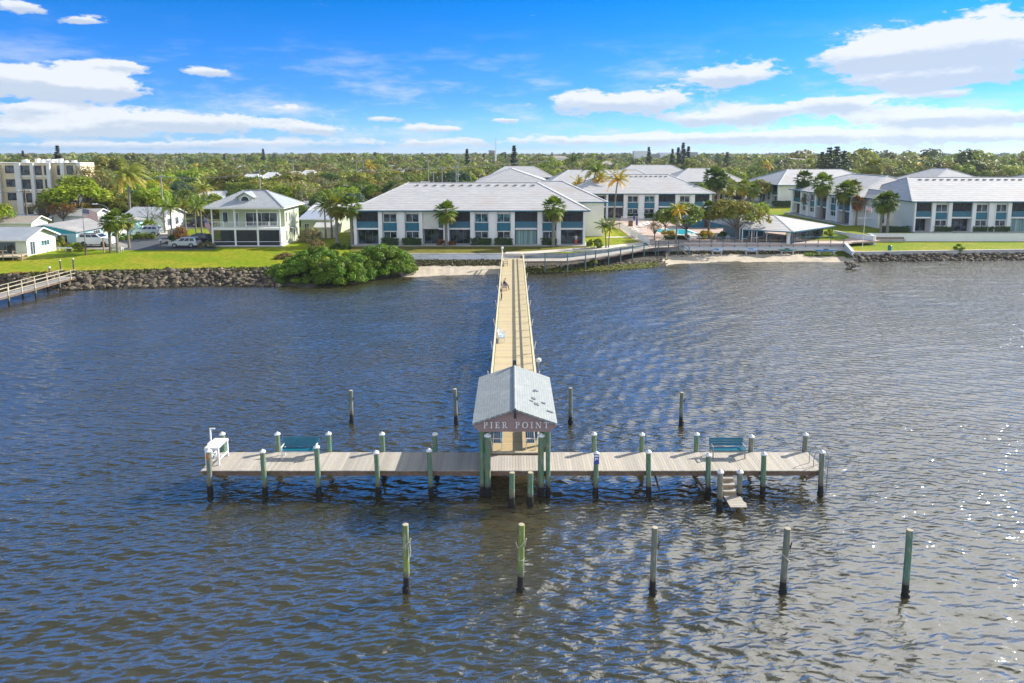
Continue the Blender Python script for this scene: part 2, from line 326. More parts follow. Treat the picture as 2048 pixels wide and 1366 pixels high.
# piling: green treated timber, grey-brown streaks, tide band below half a metre
def pilemat(name, ca, cb_, cc, tide=.55):
    m, nt, bs = nodes(name); g = N(nt, 'ShaderNodeNewGeometry').outputs['Position']; s = N(nt, 'ShaderNodeSeparateXYZ'); L(nt, g, s.inputs[0])
    mpn = N(nt, 'ShaderNodeMapping'); mpn.inputs['Scale'].default_value = (5, 5, .9); L(nt, g, mpn.inputs[0])
    col = mixc(nt, ramp(nt, noise(nt, 1.1, 4, .6, mpn.outputs[0]), .4, .62), ca, cb_); col = mixc(nt, ramp(nt, noise(nt, 2.7, 4, .6, mpn.outputs[0]), .5, .7), col, cc)
    wob = math_(nt, 'ADD', s.outputs[2], math_(nt, 'MULTIPLY', math_(nt, 'SUBTRACT', noise(nt, 3., 4, .6, g), .5), .35))
    col = mixc(nt, ramp(nt, wob, tide + .25, tide + .03), col, (.13, .12, .09)); col = mixc(nt, ramp(nt, wob, tide, tide - .06), col, (.018, .016, .013))
    L(nt, col, bs.inputs['Base Color']); bs.inputs['Roughness'].default_value = .85; bump(nt, bs, noise(nt, 5., 4, .7, mpn.outputs[0]), .5, .02); M[name] = m
pilemat('pile', (.09, .20, .13), (.16, .20, .10), (.30, .29, .23)); pilemat('pile_grey', (.14, .17, .13), (.20, .19, .13), (.34, .31, .26), .62); pilemat('pile_moss', (.20, .26, .035), (.13, .18, .09), (.42, .41, .33), .75)
# ground: mown grass with dry patches, worn soil further back
m, nt, bs = nodes('grass'); v = coords(nt)
g1 = mixc(nt, ramp(nt, noise(nt, .16, 5, .6, v), .38, .64), (.20, .275, .006), (.34, .30, .025)); g1 = mixc(nt, ramp(nt, noise(nt, 1.6, 5, .7, v), .40, .66), g1, (.14, .20, .004))
g1 = mixc(nt, ramp(nt, noise(nt, .33, 5, .6, v), .6, .78), g1, (.42, .33, .08)); L(nt, g1, bs.inputs['Base Color']); bs.inputs['Roughness'].default_value = .9; bs.inputs['Specular IOR Level'].default_value = .1; bump(nt, bs, noise(nt, 7., 4, .8, v), .6, .08); M['grass'] = m
m, nt, bs = nodes('wild_ground'); v = coords(nt)
g1 = mixc(nt, ramp(nt, noise(nt, .05, 5, .6, v), .4, .6), (.06, .09, .02), (.13, .12, .05)); g1 = mixc(nt, ramp(nt, noise(nt, .6, 5, .7, v), .4, .66), g1, (.05, .07, .018))
L(nt, g1, bs.inputs['Base Color']); bs.inputs['Roughness'].default_value = .95; bump(nt, bs, noise(nt, 1., 4, .8, v), .6, .4); M['wild_ground'] = m
m, nt, bs = nodes('weeds'); v = coords(nt)
g1 = mixc(nt, ramp(nt, noise(nt, 1.2, 5, .6, v), .4, .6), (.16, .20, .02), (.30, .28, .07)); g1 = mixc(nt, ramp(nt, noise(nt, 2.6, 5, .7, v), .48, .62), g1, (.10, .08, .05))
L(nt, g1, bs.inputs['Base Color']); bs.inputs['Roughness'].default_value = .95; bump(nt, bs, noise(nt, 6., 4, .8, v), .8, .15); M['weeds'] = m
# water: peaty brown river under a wind-rippled surface
m, nt, bs = nodes('water'); g = N(nt, 'ShaderNodeNewGeometry').outputs['Position']
col = mixc(nt, ramp(nt, noise(nt, .05, 3, .5, g), .35, .65), (.044, .040, .020), (.058, .049, .026))
L(nt, col, bs.inputs['Base Color']); nt.nodes['Principled BSDF'].subsurface_method = 'BURLEY'; bs.inputs['Subsurface Weight'].default_value = 1.; bs.inputs['Subsurface Radius'].default_value = (1., 1., 1.); bs.inputs['Subsurface Scale'].default_value = 1.6; bs.inputs['Roughness'].default_value = .1; bs.inputs['IOR'].default_value = 2.9
def band(sc, rot, dist, ph, dscale=1.2):
    mpn = N(nt, 'ShaderNodeMapping'); mpn.inputs['Rotation'].default_value = (0, 0, rot); mpn.inputs['Location'].default_value = (ph, ph * 2, 0); L(nt, g, mpn.inputs[0])
    w = N(nt, 'ShaderNodeTexWave', wave_type='BANDS', bands_direction='Y', wave_profile='SIN'); w.inputs['Scale'].default_value = sc; w.inputs['Distortion'].default_value = dist; w.inputs['Detail'].default_value = 3.; w.inputs['Detail Scale'].default_value = dscale; w.inputs['Detail Roughness'].default_value = .6
    L(nt, mpn.outputs[0], w.inputs['Vector']); return math_(nt, 'POWER', w.outputs['Fac'], 1.5)
gust = math_(nt, 'ADD', math_(nt, 'MULTIPLY', ramp(nt, noise(nt, .07, 3, .6, g), .3, .7), .6), .55)
h = math_(nt, 'MULTIPLY', band(.74, .10, 5., 3., .9), .85); h = math_(nt, 'ADD', h, math_(nt, 'MULTIPLY', band(.44, .42, 6., 7., .6), 1.15)); h = math_(nt, 'ADD', h, math_(nt, 'MULTIPLY', band(1.25, -.22, 5., 11., 1.6), .5)); h = math_(nt, 'ADD', h, math_(nt, 'MULTIPLY', noise(nt, 6., 4, .65, g), .35))
h = math_(nt, 'MULTIPLY', h, gust)
bump(nt, bs, h, 1., .027); M['water'] = m
# ------------------------------------------------------------------ water surface with real waves
def water():
    rng = np.random.default_rng(3)
    ys = [13.]
    while ys[-1] < 118: ys.append(ys[-1] * 1.0036 + .01)
    ys = np.array(ys); ts = np.linspace(-1., 1., 1000)
    Y, T = np.meshgrid(ys, ts, indexing='ij'); X = T * (Y + 24); Z = np.zeros_like(X)
    cell = np.maximum(Y * .0036 + .01, (Y + 24) * .002)
    for i in range(60):
        lam = .36 * (8. / .36) ** (rng.random() ** 1.3); th = rng.normal(-PI / 2 + .30, .48); k = 2 * PI / lam
        a = .0080 * lam ** .9 * (1. if lam < 1.3 else .6 if lam < 2.6 else .2); ph = rng.uniform(0, 2 * PI)
        f = k * (X * math.cos(th) + Y * math.sin(th)) + ph + .8 * np.sin(.13 * X + i) + .7 * np.sin(.17 * Y + 2 * i)
        w = np.clip((lam / cell - 2.5) / 3, 0, 1)
        env = .6 + .4 * np.sin(.09 * X * math.sin(i) + .07 * Y * math.cos(i * 1.7) + i)
        s = np.sin(f); Z += w * env * a * (s + .28 * (s * s - .5))
    Z *= np.clip((1 - np.abs(T)) / .08, 0, 1) * np.clip((Y - 13) / 2, 0, 1)
    n, m_ = X.shape; idx = np.arange(n * m_).reshape(n, m_)
    F_ = np.stack([idx[:-1, :-1], idx[:-1, 1:], idx[1:, 1:], idx[1:, :-1]], -1).reshape(-1, 4)
    me = npmesh('river_water', np.stack([X, Y, Z], -1).reshape(-1, 3), F_, smooth=True)
    tag(link('river_water', me, 'water'), 'wind rippled blue brown river water around the pier', kind='structure')
    y1 = float(ys[-1]); w0, w1 = 13 + 24, y1 + 24
    o = MB().add([(-900, -300, 0), (900, -300, 0), (900, 13, 0), (w0, 13, 0), (-w0, 13, 0), (-900, 13, 0), (900, y1, 0), (w1, y1, 0), (-w1, y1, 0), (-900, y1, 0), (900, 160, 0), (-900, 160, 0)], [(0, 1, 2, 3, 4, 5), (3, 2, 6, 7), (5, 4, 8, 9)]).build('water', 'water')
    tag(o, 'open river water beyond the pier', kind='structure')
water()
# ------------------------------------------------------------------ shore: (px, water row, wall or bank-top row, z of that top, z at wall foot)
SH = [(-900, 590, 566, 1.5, 1.5), (0, 575, 553, 1.5, 1.5), (110, 581, 548, 1.5, 1.5), (200, 578, 546, 1.5, 1.5), (300, 575, 544, 1.5, 1.5), (420, 572, 541, 1.5, 1.5), (540, 573, 539, 1.5, 1.5), (620, 574, 530, 1.6, 1.5), (700, 566, 518, 1.8, 1.4), (790, 553, 508.5, 1.95, 1.2),
      (1003, 548, 508.5, 1.95, 1.2), (1045, 546, 508, 1.95, 1.2), (1135, 544, 506, 1.95, 1.2), (1200, 541, 500, 1.95, 1.1), (1290, 537, 491, 2.0, 1.0), (1340, 529, 489, 2.0, .95), (1372, 527, 487, 2.0, .9), (1450, 524.5, 487, 2.0, .9), (1600, 522.5, 487, 2.0, .85), (1688, 524, 487, 2.0, .8), (1704, 524, 505, 1.3, .8), (1760, 523, 504, 1.28, .75), (2048, 520, 500, 1.25, .7), (2900, 512, 492, 1.25, .7)]
def sh(px):
    for a, b in zip(SH, SH[1:]):
        if a[0] <= px <= b[0]:
            t = (px - a[0]) / (b[0] - a[0]); return [u + (w - u) * t for u, w in zip(a, b)]
    return list(SH[0] if px < SH[0][0] else SH[-1])
def edge(px): a = sh(px); return P(px, a[2], a[3])
def gz(x, y):
    """ground height"""
    px = 1024 + x / max(y, 1) * 1353
    if px > 1690:
        e = 121.0
        return 1.27 if y < e else (2.4 if y > e + .25 else 1.27 + (y - e) / .25 * 1.13)
    if px > 1560 and y > 118: return 2.0 + .4 * min(1, (px - 1560) / 130)
    e = edge(px); d = y - e.y; base = e.z
    return base + (2.0 - base) * min(1, max(0, d) / 14)
pxs = sorted(set([-900, -600, -400, -250, -120] + list(range(-40, 2100, 10)) + [1703, 1704, 1689, 2200, 2350, 2500, 2900]))
ROWS = [1.2, 3, 6, 10, 14, 20, 30, 45, 60, 80, 110, 150, 220, 350, 600, 1200, 2500, 6000, 12000]
mb = MB(); wl = MB(); cols = []; rngl = random.Random(5)
for px in pxs:
    e = edge(px); rows = [e]; ux = e.x / e.y
    ylist = [e.y + r for r in ROWS]
    if px > 1690: ylist = sorted([y for y in ylist if not 120.5 < y < 121.8] + [120.98, 121.27])
    elif True: ylist = ylist + [ylist[-1] + 1, ylist[-1] + 2][:0]
    for y in ylist: rows.append(Vector((ux * y, y, gz(ux * y, y))))
    cols.append(rows)
for (a, b) in zip(cols, cols[1:]):
    n = min(len(a), len(b))
    if len(a) != len(b):
        A, B = a, b
        # bridge columns of different length as one fan-free strip at matching distances
        f = lambda r, y: min(r, key=lambda v: abs(v.y - y))
        base = A if len(A) < len(B) else B
        oth = B if base is A else A
        for i in range(len(base) - 1):
            q0, q1 = f(oth, base[i].y), f(oth, base[i + 1].y)
            mb.add([base[i], base[i + 1], q1, q0], [(0, 1, 2, 3)])
        continue
    for i in range(n - 1): mb.add([a[i], b[i], b[i + 1], a[i + 1]], [(0, 1, 2, 3)])
near = MB(); far = MB()
for f in mb.f:
    vs = [mb.v[i] for i in f]; cyy = sum(v[1] for v in vs) / 4; cxx = sum(v[0] for v in vs) / 4; px = 1024 + cxx / cyy * 1353
    lim = 134 if px < 800 else 215
    (near if cyy < lim else far).add(vs, [(0, 1, 2, 3)])
tag(near.build('lawn', 'grass'), 'bright mown lawn with dry patches along the shore', kind='structure')
tag(far.build('ground', 'wild_ground'), 'dark vegetated ground reaching to the horizon', kind='structure')
# banks between wall foot and water, running on under water
def bank(name, a, b, m, label, bumpz=.05):
    k = MB(); prev = None; r = random.Random(3); px = a
    while px <= b:
        s = sh(px); e = edge(px); w = P(px, s[1], 0.); foot = Vector((e.x, e.y + .05, s[4])); row = []
        for t in (0, .15, .3, .45, .6, .75, .9, 1.0, 1.25, 1.8):
            q = foot.lerp(w, t) if t <= 1 else w + (w - foot) * (t - 1); z = s[4] * (1 - t) ** 1.1 if t < 1 else -(t - 1) * .9
            row.append(Vector((q.x, q.y, z + (r.uniform(-bumpz, bumpz) if 0 < t < 1 else 0))))
        if prev:
            for i in range(len(row) - 1): k.add([prev[i], row[i], row[i + 1], prev[i + 1]], [(0, 1, 2, 3)])
        prev = row; px += 8
    return tag(k.build(name, m, smooth=True), label, kind='structure')
bank('river_bank', -900, 804, 'soil', 'dark soil bank under the boulders')
bank('beach', 796, 1044, 'sand', 'small sandy beach beside the pier walkway')
bank('shore', 1036, 1332, 'soil', 'dark shell and weed shore under the curved boardwalk')
bank('beach', 1324, 1716, 'sand', 'pale sandy beach below the patio seawall')
bank('river_bank', 1708, 2900, 'soil', 'dark bank below the low bulkhead')
# seawalls
def wall_run(name, label, cat, pts, thick, m, cap=None, foot=None):
    t = thing(name, label, cat, (0, 0, 0)); k = MB(); c = MB()
    for (a, za, fa), (b, zb, fb) in zip(pts, pts[1:]):
        d = (Vector((b.x, b.y, 0)) - Vector((a.x, a.y, 0))).normalized(); n_ = Vector((-d.y, d.x, 0)) * thick
        k.hexa([(a.x, a.y, fa), (b.x, b.y, fb), (b.x + n_.x, b.y + n_.y, fb), (a.x + n_.x, a.y + n_.y, fa), (a.x, a.y, za), (b.x, b.y, zb), (b.x + n_.x, b.y + n_.y, zb), (a.x + n_.x, a.y + n_.y, za)])
        o_ = n_.normalized() * .05
        c.hexa([(a.x - o_.x, a.y - o_.y, za), (b.x - o_.x, b.y - o_.y, zb), (b.x + n_.x * 1.2, b.y + n_.y * 1.2, zb), (a.x + n_.x * 1.2, a.y + n_.y * 1.2, za), (a.x - o_.x, a.y - o_.y, za + .09), (b.x - o_.x, b.y - o_.y, zb + .09), (b.x + n_.x * 1.2, b.y + n_.y * 1.2, zb + .09), (a.x + n_.x * 1.2, a.y + n_.y * 1.2, za + .09)])
    k.build('wall_face', m, t)
    if cap: c.build('coping', cap, t)
    return t
def shpts(a, b, step, dz=0, foot=-.6):
    out = []; px = a
    while px < b: out.append(px); px += step
    out.append(b); r = []
    for px in out:
        e = edge(px); s = sh(px); r.append((e, e.z + dz, s[4] + foot))
    return r
wall_run('seawall', 'pale concrete seawall behind the small beach and mangrove', 'seawall', shpts(785, 1041, 40, .02), .3, 'seawall', 'concrete')
wall_run('seawall', 'grey concrete seawall hidden under the curved boardwalk', 'seawall', shpts(1043, 1366, 40, -.12), .3, 'concrete', 'concrete')
wall_run('seawall', 'white painted seawall below the clubhouse patio railing', 'seawall', shpts(1368, 1689, 40, .02), .35, 'white_wall', 'white_paint')
e1, e2 = edge(1689), edge(1704)
wall_run('wing_wall', 'short sloping white wall at the end of the patio seawall', 'wall', [(e1, 2.05, .2), (e2, 1.4, .2)], .35, 'white_wall', 'white_paint')
wall_run('bulkhead', 'long low concrete bulkhead above the riprap and narrow lawn', 'bulkhead', shpts(1705, 2600, 60, .03), .3, 'concrete', 'pale_path')
a, b = Vector((55.0 + 5, 121.0, 0)), Vector((190, 121.0, 0))
pw = [P(1668, 466, 2.4), P(1690, 470, 2.4), P(1722, 474, 2.4), P(1750, 478, 2.3)]
pw = [(Vector((q.x, q.y, 0)), 2.75, 1.2) for q in pw] + [(Vector((P(1775, 480, 2.3).x, 120.9, 0)), 2.62, 1.0), (Vector((190, 120.9, 0)), 2.62, 1.0)]
wall_run('retaining_wall', 'long white retaining wall curving behind the narrow lawn', 'wall', pw, .3, 'white_wall', 'white_paint')
mat('dull_shaded_grass', (.13, .14, .018), (.20, .165, .045), 1.1, .95, c3=(.085, .11, .012), s3=.6, bumps=.5, spec=.1)  # dull dry grass, with the condo's shade mixed into its colour
# ------------------------------------------------------------------ paved sheets
def sheet(name, pts, z, m, label, px=True, drop=.25):
    q = [P(a, b, z) if px else Vector((a, b, z)) for a, b in pts]; k = MB(); n = len(q)
    k.add([(v.x, v.y, v.z) for v in q] + [(v.x, v.y, v.z - drop) for v in q], [tuple(range(n))] + [(i, (i + 1) % n, n + (i + 1) % n, n + i) for i in range(n)])
    return tag(k.build(name, m), label, kind='structure')
sheet('patio', [(1300, 493), (1372, 487.5), (1689, 487.5), (1705, 484), (1760, 481), (1712, 474), (1640, 462), (1560, 455), (1420, 446), (1245, 438), (1190, 443), (1240, 458), (1262, 476)], 2.03, 'pink_patio', 'pink paved pool patio running behind the seawall')
sheet('lawn', [(700, 503.5), (790, 507), (1003, 507.3), (1060, 506.6), (1120, 504.5), (1186, 497), (1172, 491.5), (705, 491.5)], 2.02, 'dull_shaded_grass', 'dull olive lawn strip with painted shade between the long condo and the seawall')
sheet('path', [(1212, 475.5), (1264, 474.5), (1262, 472.5), (1210, 473.5)], 2.035, 'pale_path', 'narrow pale path crossing the lawn beside the long condo')
sheet('path', [(1692, 483.6), (2300, 478), (2300, 476), (1700, 481.6)], 1.33, 'pale_path', 'pale footpath along the foot of the retaining wall')
sheet('path', [(1010, 508), (1045, 508), (1200, 499), (1290, 490), (1300, 488), (1280, 484), (1200, 493), (1050, 503), (1012, 503.5)], 2.03, 'pale_path', 'pale walk behind the curved boardwalk', drop=.3)
sheet('road', [(190, 494), (236, 500), (430, 499), (432, 490), (345, 474), (345, 468), (395, 452), (380, 448), (300, 470), (240, 480), (150, 470), (140, 480)], 2.03, 'asphalt', 'dark asphalt lane between the houses')
sheet('driveway', [(150, 496), (236, 500.5), (262, 492), (240, 484), (150, 486)], 2.055, 'driveway', 'pale driveway beside the turquoise house')
sheet('driveway', [(318, 492), (410, 495), (410, 486), (345, 482)], 2.055, 'driveway', 'pale gravel pad under the silver wagon')
sheet('driveway', [(262, 470), (335, 468), (335, 462), (262, 463)], 2.055, 'pale_path', 'pale driveway in front of the blue roofed house')
# ------------------------------------------------------------------ pilings
def piling(parent, bx, by, tx, ty, m='pile', r=.135, cap=True, name='piling', deep=-1.2, barn=0):
    """foot on the water at pixel (bx,by), top at (tx,ty); returns the mesh"""
    b = P(bx, by, 0.); t = V(tx, ty, b.y)
    return post(parent, b, t, m, r, cap, name, deep, barn)
def post(parent, b, t, m='pile', r=.135, cap=True, name='piling', deep=-1.2, barn=0):
    b, t = Vector(b), Vector(t); d = (t - b).normalized(); lo = b + d * deep; k = MB()
    rr = random.Random(int(abs(b.x * 97 + b.y * 31)))
    hs_ = [0, .25, .5, .8, 1.0]
    k.tube([lo.lerp(t, h) + Vector((rr.uniform(-.01, .01), rr.uniform(-.01, .01), 0)) for h in hs_], [r * 1.06, r * 1.03, r * 1.0, r * .97, r * .95], 14)
    if barn:
        for _ in range(26):
            an = rr.uniform(0, 2 * PI); h = rr.uniform(-.1, .28); c = b + d * h + Vector((math.cos(an), math.sin(an), 0)) * r * 1.05; s = rr.uniform(.03, .075) * barn
            k.tube([c - Vector((0, 0, s)), c, c + Vector((0, 0, s))], [s * .4, s, s * .4], 5)
    o = k.build(name, m, parent, smooth=False)
    if cap:
        c = MB(); c.tube([t - d * .03, t + d * .02, t + d * .13], [r * 1.22, r * 1.2, .012], 14); c.build('piling_cap', 'white_paint', o)
    else:
        c = MB(); c.tube([t, t + d * .012], [r * .93, r * .9], 14); c.build('sawn_top', 'wood_rail', o)
    return o
# ------------------------------------------------------------------ the pier
ZD = 1.25
YF, YB = P(1024, 941, ZD).y, P(1024, 904.5, ZD).y
XL, XR = P(402, 941, ZD).x, P(1651, 941, ZD).x
pier = thing('pier', 'long T shaped wooden pier with weathered head deck and yellow walkway', 'pier', (0, 0, 0))
r = random.Random(11); k = MB(); x = XL; i = 0
wxl, wxr = P(988, 742, ZD).x, P(1066, 742, ZD).x
patches = [(-99, 1.0), (-8.6, .92), (-5.5, .82), (-1.9, .74), (-1.3, 1.02), (1.3, 1.1), (5, 1.05), (9.8, 1.02), (12.5, 1.08)]  # board tone by stretch; darker left of the shelter, its shadow painted in
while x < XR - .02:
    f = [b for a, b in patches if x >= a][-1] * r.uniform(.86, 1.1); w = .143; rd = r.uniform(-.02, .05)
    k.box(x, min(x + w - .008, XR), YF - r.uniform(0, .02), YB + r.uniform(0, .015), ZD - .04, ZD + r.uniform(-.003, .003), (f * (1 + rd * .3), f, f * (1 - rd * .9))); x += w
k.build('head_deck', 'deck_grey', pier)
k = MB()
for y0 in (YF + .03, (YF + YB) / 2, YB - .07): k.box(XL + .03, XR - .03, y0, y0 + .05, ZD - .29, ZD - .045)
for i in range(13):
    xx = XL + .25 + (XR - XL - .5) * i / 12; k.box(xx, xx + .05, YF + .08, YB - .08, ZD - .27, ZD - .05)
k.build('stringer', 'wood_dark', pier)
# walkway: two widths of board, weathered near the head, yellow beyond
YE = P(1024, 519, 1.6).y
def wz(y): return ZD + (1.75 - ZD) * max(0, min(1, (y - 60) / (YE - 60)))
k = MB(); y = YB + .02; y_g = YB + 3.3
while y < YE:
    yel = y > y_g; w = .143; f = r.uniform(.9, 1.08); z = wz(y); 
    if not yel:
        f = r.uniform(.85, 1.05); tt = (f * .95, f * .87, f * .74)
    else: tt = (f, f * r.uniform(.97, 1.02), f * r.uniform(.92, 1.04))
    if int(y * 3) % 17 == 0: tt = tuple(c * .9 for c in tt)
    k.box(wxl - .02, wxr + .02, y, y + w - .007, z - .04, z, tt); y += w
k.build('walkway_deck', 'deck_yellow', pier)
k = MB()
for xx in (wxl + .02, 0, wxr - .07):
    k.beam((xx, YB, ZD - .17), (xx, 60, ZD - .17), .05, .24); k.beam((xx, 60, ZD - .17), (xx, YE, wz(YE) - .17), .05, .24)
k.build('walkway_joist', 'wood_dark', pier)
yr0, step = 42.6, 2.45
for side, xs in (('a', wxl - .05), ('b', wxr + .05)):
    y = yr0; k = MB(); k2 = MB(); pts = [yr0, 60, YE]
    for ya, yb in zip(pts, pts[1:]):
        k.beam((xs, ya, wz(ya) + .98), (xs, yb, wz(yb) + .98), .15, .04)
        k2.beam((xs, ya, wz(ya) + .56), (xs, yb, wz(yb) + .56), .04, .12); k2.beam((xs, ya, wz(ya) + .90), (xs, yb, wz(yb) + .90), .04, .1)
    k.build('rail_cap', 'rail_yellow', pier); k2.build('rail', 'wood_rail', pier)
    n = 0
    while y < YE + .1:
        b = MB(); xo = xs + (-.06 if side == 'a' else .06)
        b.box(xo - .045, xo + .045, y - .045, y + .045, wz(y) - .25, wz(y) + .96); b.build('rail_post', 'teal_post', pier)
        if n % 2 == 0: post(pier, (xo, y, 0), (xo, y, wz(y) - .05), 'pile_grey', .12, False, 'piling')
        if n % 3 == 1:   # rod holder strapped to the outer face
            t_ = MB(); xq = xo + (-.12 if side == 'a' else .12); t_.tube([(xq, y, wz(y) + .35), (xq + (-.12 if side == 'a' else .12), y, wz(y) + .95)], .035, 8); t_.build('rod_holder', 'white_paint', pier)
        y += step; n += 1
# head pilings
front = [(421, 994, 417, 902), (531, 992.5, 525, 903), (638, 996, 633, 894), (757, 992, 752, 905), (863, 992, 858, 901), (1191, 998, 1193, 907), (1297, 996, 1297, 904), (1415.5, 998, 1417, 910), (1525, 995, 1528, 908), (1640.5, 993, 1644, 904)]
back = [(452, 953, 444.5, 868), (560, 953, 554.5, 868), (662, 952, 657, 867.5), (768, 957, 764, 868), (872, 955, 870, 868.5), (1188, 957, 1188, 868), (1282, 958, 1284, 869), (1391, 955, 1393.5, 868.5), (1499, 955, 1503, 873), (1606, 958, 1611, 869)]
yfp, ybp = YF - .16, YB + .14
for i, (bx, by, tx, ty) in enumerate(front + back):
    yy = yfp if i < 10 else ybp; b = P(bx, by, 0.); t = V(tx, ty, yy); b = Vector((V(bx, by, yy).x, yy, 0.))
    post(pier, b, t, 'pile' if i not in (0, 18, 19, 9) else 'pile_grey', .13, True, 'piling', barn=1 if i in (3, 10, 12) else .6)
for a, b in (((7.3, YB - .1, ZD - .3), (7.2 + 1.2 * .2, YF + .1, .1)), ((9.9, YB - .1, ZD - .3), (10.0, YF + .1, .15)), ((8.9, YB - .3, ZD - .3), (9.75, YF + .05, .1)), ((-15.3, YF + .2, ZD - .1), (-14.6, YF + .2, .75)), ((15.2, YF, ZD - .2), (14.7, YF, .8)), ((12.1, YF, ZD - .2), (12.5, YF, .75))):
    MB().beam(a, b, .06, .14).build('brace', 'wood_dark', pier)
# ladder hoops at the right end
lx = V(1638, 930, YF + .5).x; k = MB()
for yy in (YF + .35, YF + .85):
    k.tube([(lx - .35, yy, ZD), (lx - .35, yy, ZD + .55), (lx - .25, yy, ZD + .8), (lx - .05, yy, ZD + .88), (lx + .25, yy, ZD + .85), (lx + .38, yy, ZD + .6), (lx + .38, yy, -.4)], .022, 8)
for z in (-.1, .2, .5, .8): k.tube([(lx + .38, YF + .35, z), (lx + .38, YF + .85, z)], .02, 6)
k.build('ladder', 'grey_metal', pier)
# front handrail and the second pair of tall capped pilings inside the shelter
def vx(px, py, y): return V(px, py, y).x
sx0, sx1 = vx(976, 905, YF - .1), vx(1081.5, 905, YF - .1)
for (px0, xx) in ((975, sx0), (1082, sx1)):
    t = V(px0, 871, YF - .17); post(pier, (xx - .02 if px0 < 1000 else xx + .02, YF - .17, 0), (t.x, YF - .17, t.z), 'pile', .15, True, 'piling', barn=.7)
zr = V(1030, 904, YF - .0).z
MB().box(sx0 - .12, sx1 + .16, YF - .06, YF + .1, zr - .05, zr).build('front_handrail', 'wood_rail', pier)
MB().box(sx0 - .02, sx1 + .02, YF - .02, YF + .02, zr - .17, zr - .055).build('handrail_board', 'wood_dark', pier)
# ------------------------------------------------------------------ gable roofed shelter
yg = YF - .22
zeF = V(945, 846, yg).z; zpF = V(1030, 818.5, yg).z; zw = V(1030, 861, yg).z
xa, xb = V(945, 846, yg).x, V(1114, 846, yg).x; xm = V(1030, 821, yg).x
ybk = yg
while V(952, 757, ybk).z > zeF: ybk += .02
print('SHELTER', zeF, zpF, zw, ybk, 'DECK', YF, YB, XL, XR, YE)
zeB = zeF; zpB = zpF
shel = thing('pier_shelter', 'gable roofed shelter with brown gable sign over the pier head', 'shelter', (xm, 0, 0)); R_ = lambda x: x - xm
k = MB(); th = .09; ov = .22
for s, xe in ((-1, xa), (1, xb)):
    xe = R_(xe); k.hexa([(xe, yg - ov, zeF - .02), (0, yg - ov, zpF), (0, ybk, zpB), (xe, ybk, zeB - .02), (xe, yg - ov, zeF - .02 + th), (0, yg - ov, zpF + th), (0, ybk, zpB + th), (xe, ybk, zeB - .02 + th)])
k.build('roof', 'roof_pier', shel)
MB().tube([(0, yg - ov - .03, zpF + th + .0), (0, ybk + .03, zpB + th)], .07, 8).build('ridge_cap', 'roof_pier', shel)
def spot(x, y): return zpF + (zeF - zpF) * abs(x) / abs(R_(xb)) + th
for (px, py, w, h) in ((1072, 780, .22, .20), (1067, 795, .2, .3), (1073, 806, .22, .30), (1063, 801, .2, .12), (1100, 822, .3, .16), (1068, 782, .14, .12), (1087, 805, .2, .16)):
    d = ray(px, py); y = 35; 
    for _ in range(20):
        q = V(px, py, y); zz = spot(q.x - xm, 0); y += (q.z - zz) * 1.4
    q = V(px, py, y); sl_ = (zeF - zpF) / abs(R_(xb)); x0, x1 = q.x - xm - w / 2, q.x - xm + w / 2
    MB().hexa([(x0, y - h, spot(x0, 0) + .004), (x1, y - h, spot(x1, 0) + .004), (x1, y, spot(x1, 0) + .004), (x0, y, spot(x0, 0) + .004), (x0, y - h, spot(x0, 0) + .022), (x1, y - h, spot(x1, 0) + .022), (x1, y, spot(x1, 0) + .022), (x0, y, spot(x0, 0) + .022)]).build('loose_shingle', 'door_frame', shel)
# gable: lapped boards with a notched lower edge
ex0, ex1 = R_(V(945, 855, yg).x) + .03, R_(V(1114, 855, yg).x) - .03; cx0, cx1 = R_(V(958, 860, yg).x), R_(V(1101, 860, yg).x); nb = 7
k = MB(); zb = zw
while zb < zpF - .02:
    zt = min(zb + .145, zpF - .005)
    def hw(z, s):
        roof = abs(ex1 if s > 0 else ex0) * (1 - max(0, (z - (zeF - .1))) / (zpF - zeF + .1))
        return s * min(roof, (abs(cx1 if s > 0 else cx0) + (z - zw) * 1.4) if z < zeF else 99)
    if abs(hw(zt, 1)) < .05: break
    yo = -.012
    k.hexa([(hw(zb, -1), yg - .05 + yo, zb), (hw(zb, 1), yg - .05 + yo, zb), (hw(zb, 1), yg + .03, zb), (hw(zb, -1), yg + .03, zb), (hw(zt, -1), yg - .03, zt - .008), (hw(zt, 1), yg - .03, zt - .008), (hw(zt, 1), yg + .03, zt - .008), (hw(zt, -1), yg + .03, zt - .008)]); zb += .145
k.build('gable_board', 'siding', shel)
k = MB()
for s, xe in ((-1, ex0), (1, ex1)): k.beam((xe, yg - .09, zeF - .03), (0, yg - .09, zpF - .01), .03, .07)
k.build('barge_board', 'grey_wall', shel)
MB().hexa([(cx0 - .01, yg - .08, zw - .03), (cx1 + .01, yg - .08, zw - .03), (cx1 + .01, yg + .05, zw - .03), (cx0 - .01, yg + .05, zw - .03), (cx0 - .04, yg - .08, zw + .03), (cx1 + .04, yg - .08, zw + .03), (cx1 + .04, yg + .05, zw + .03), (cx0 - .04, yg + .05, zw + .03)]).build('gable_beam', 'siding', shel)
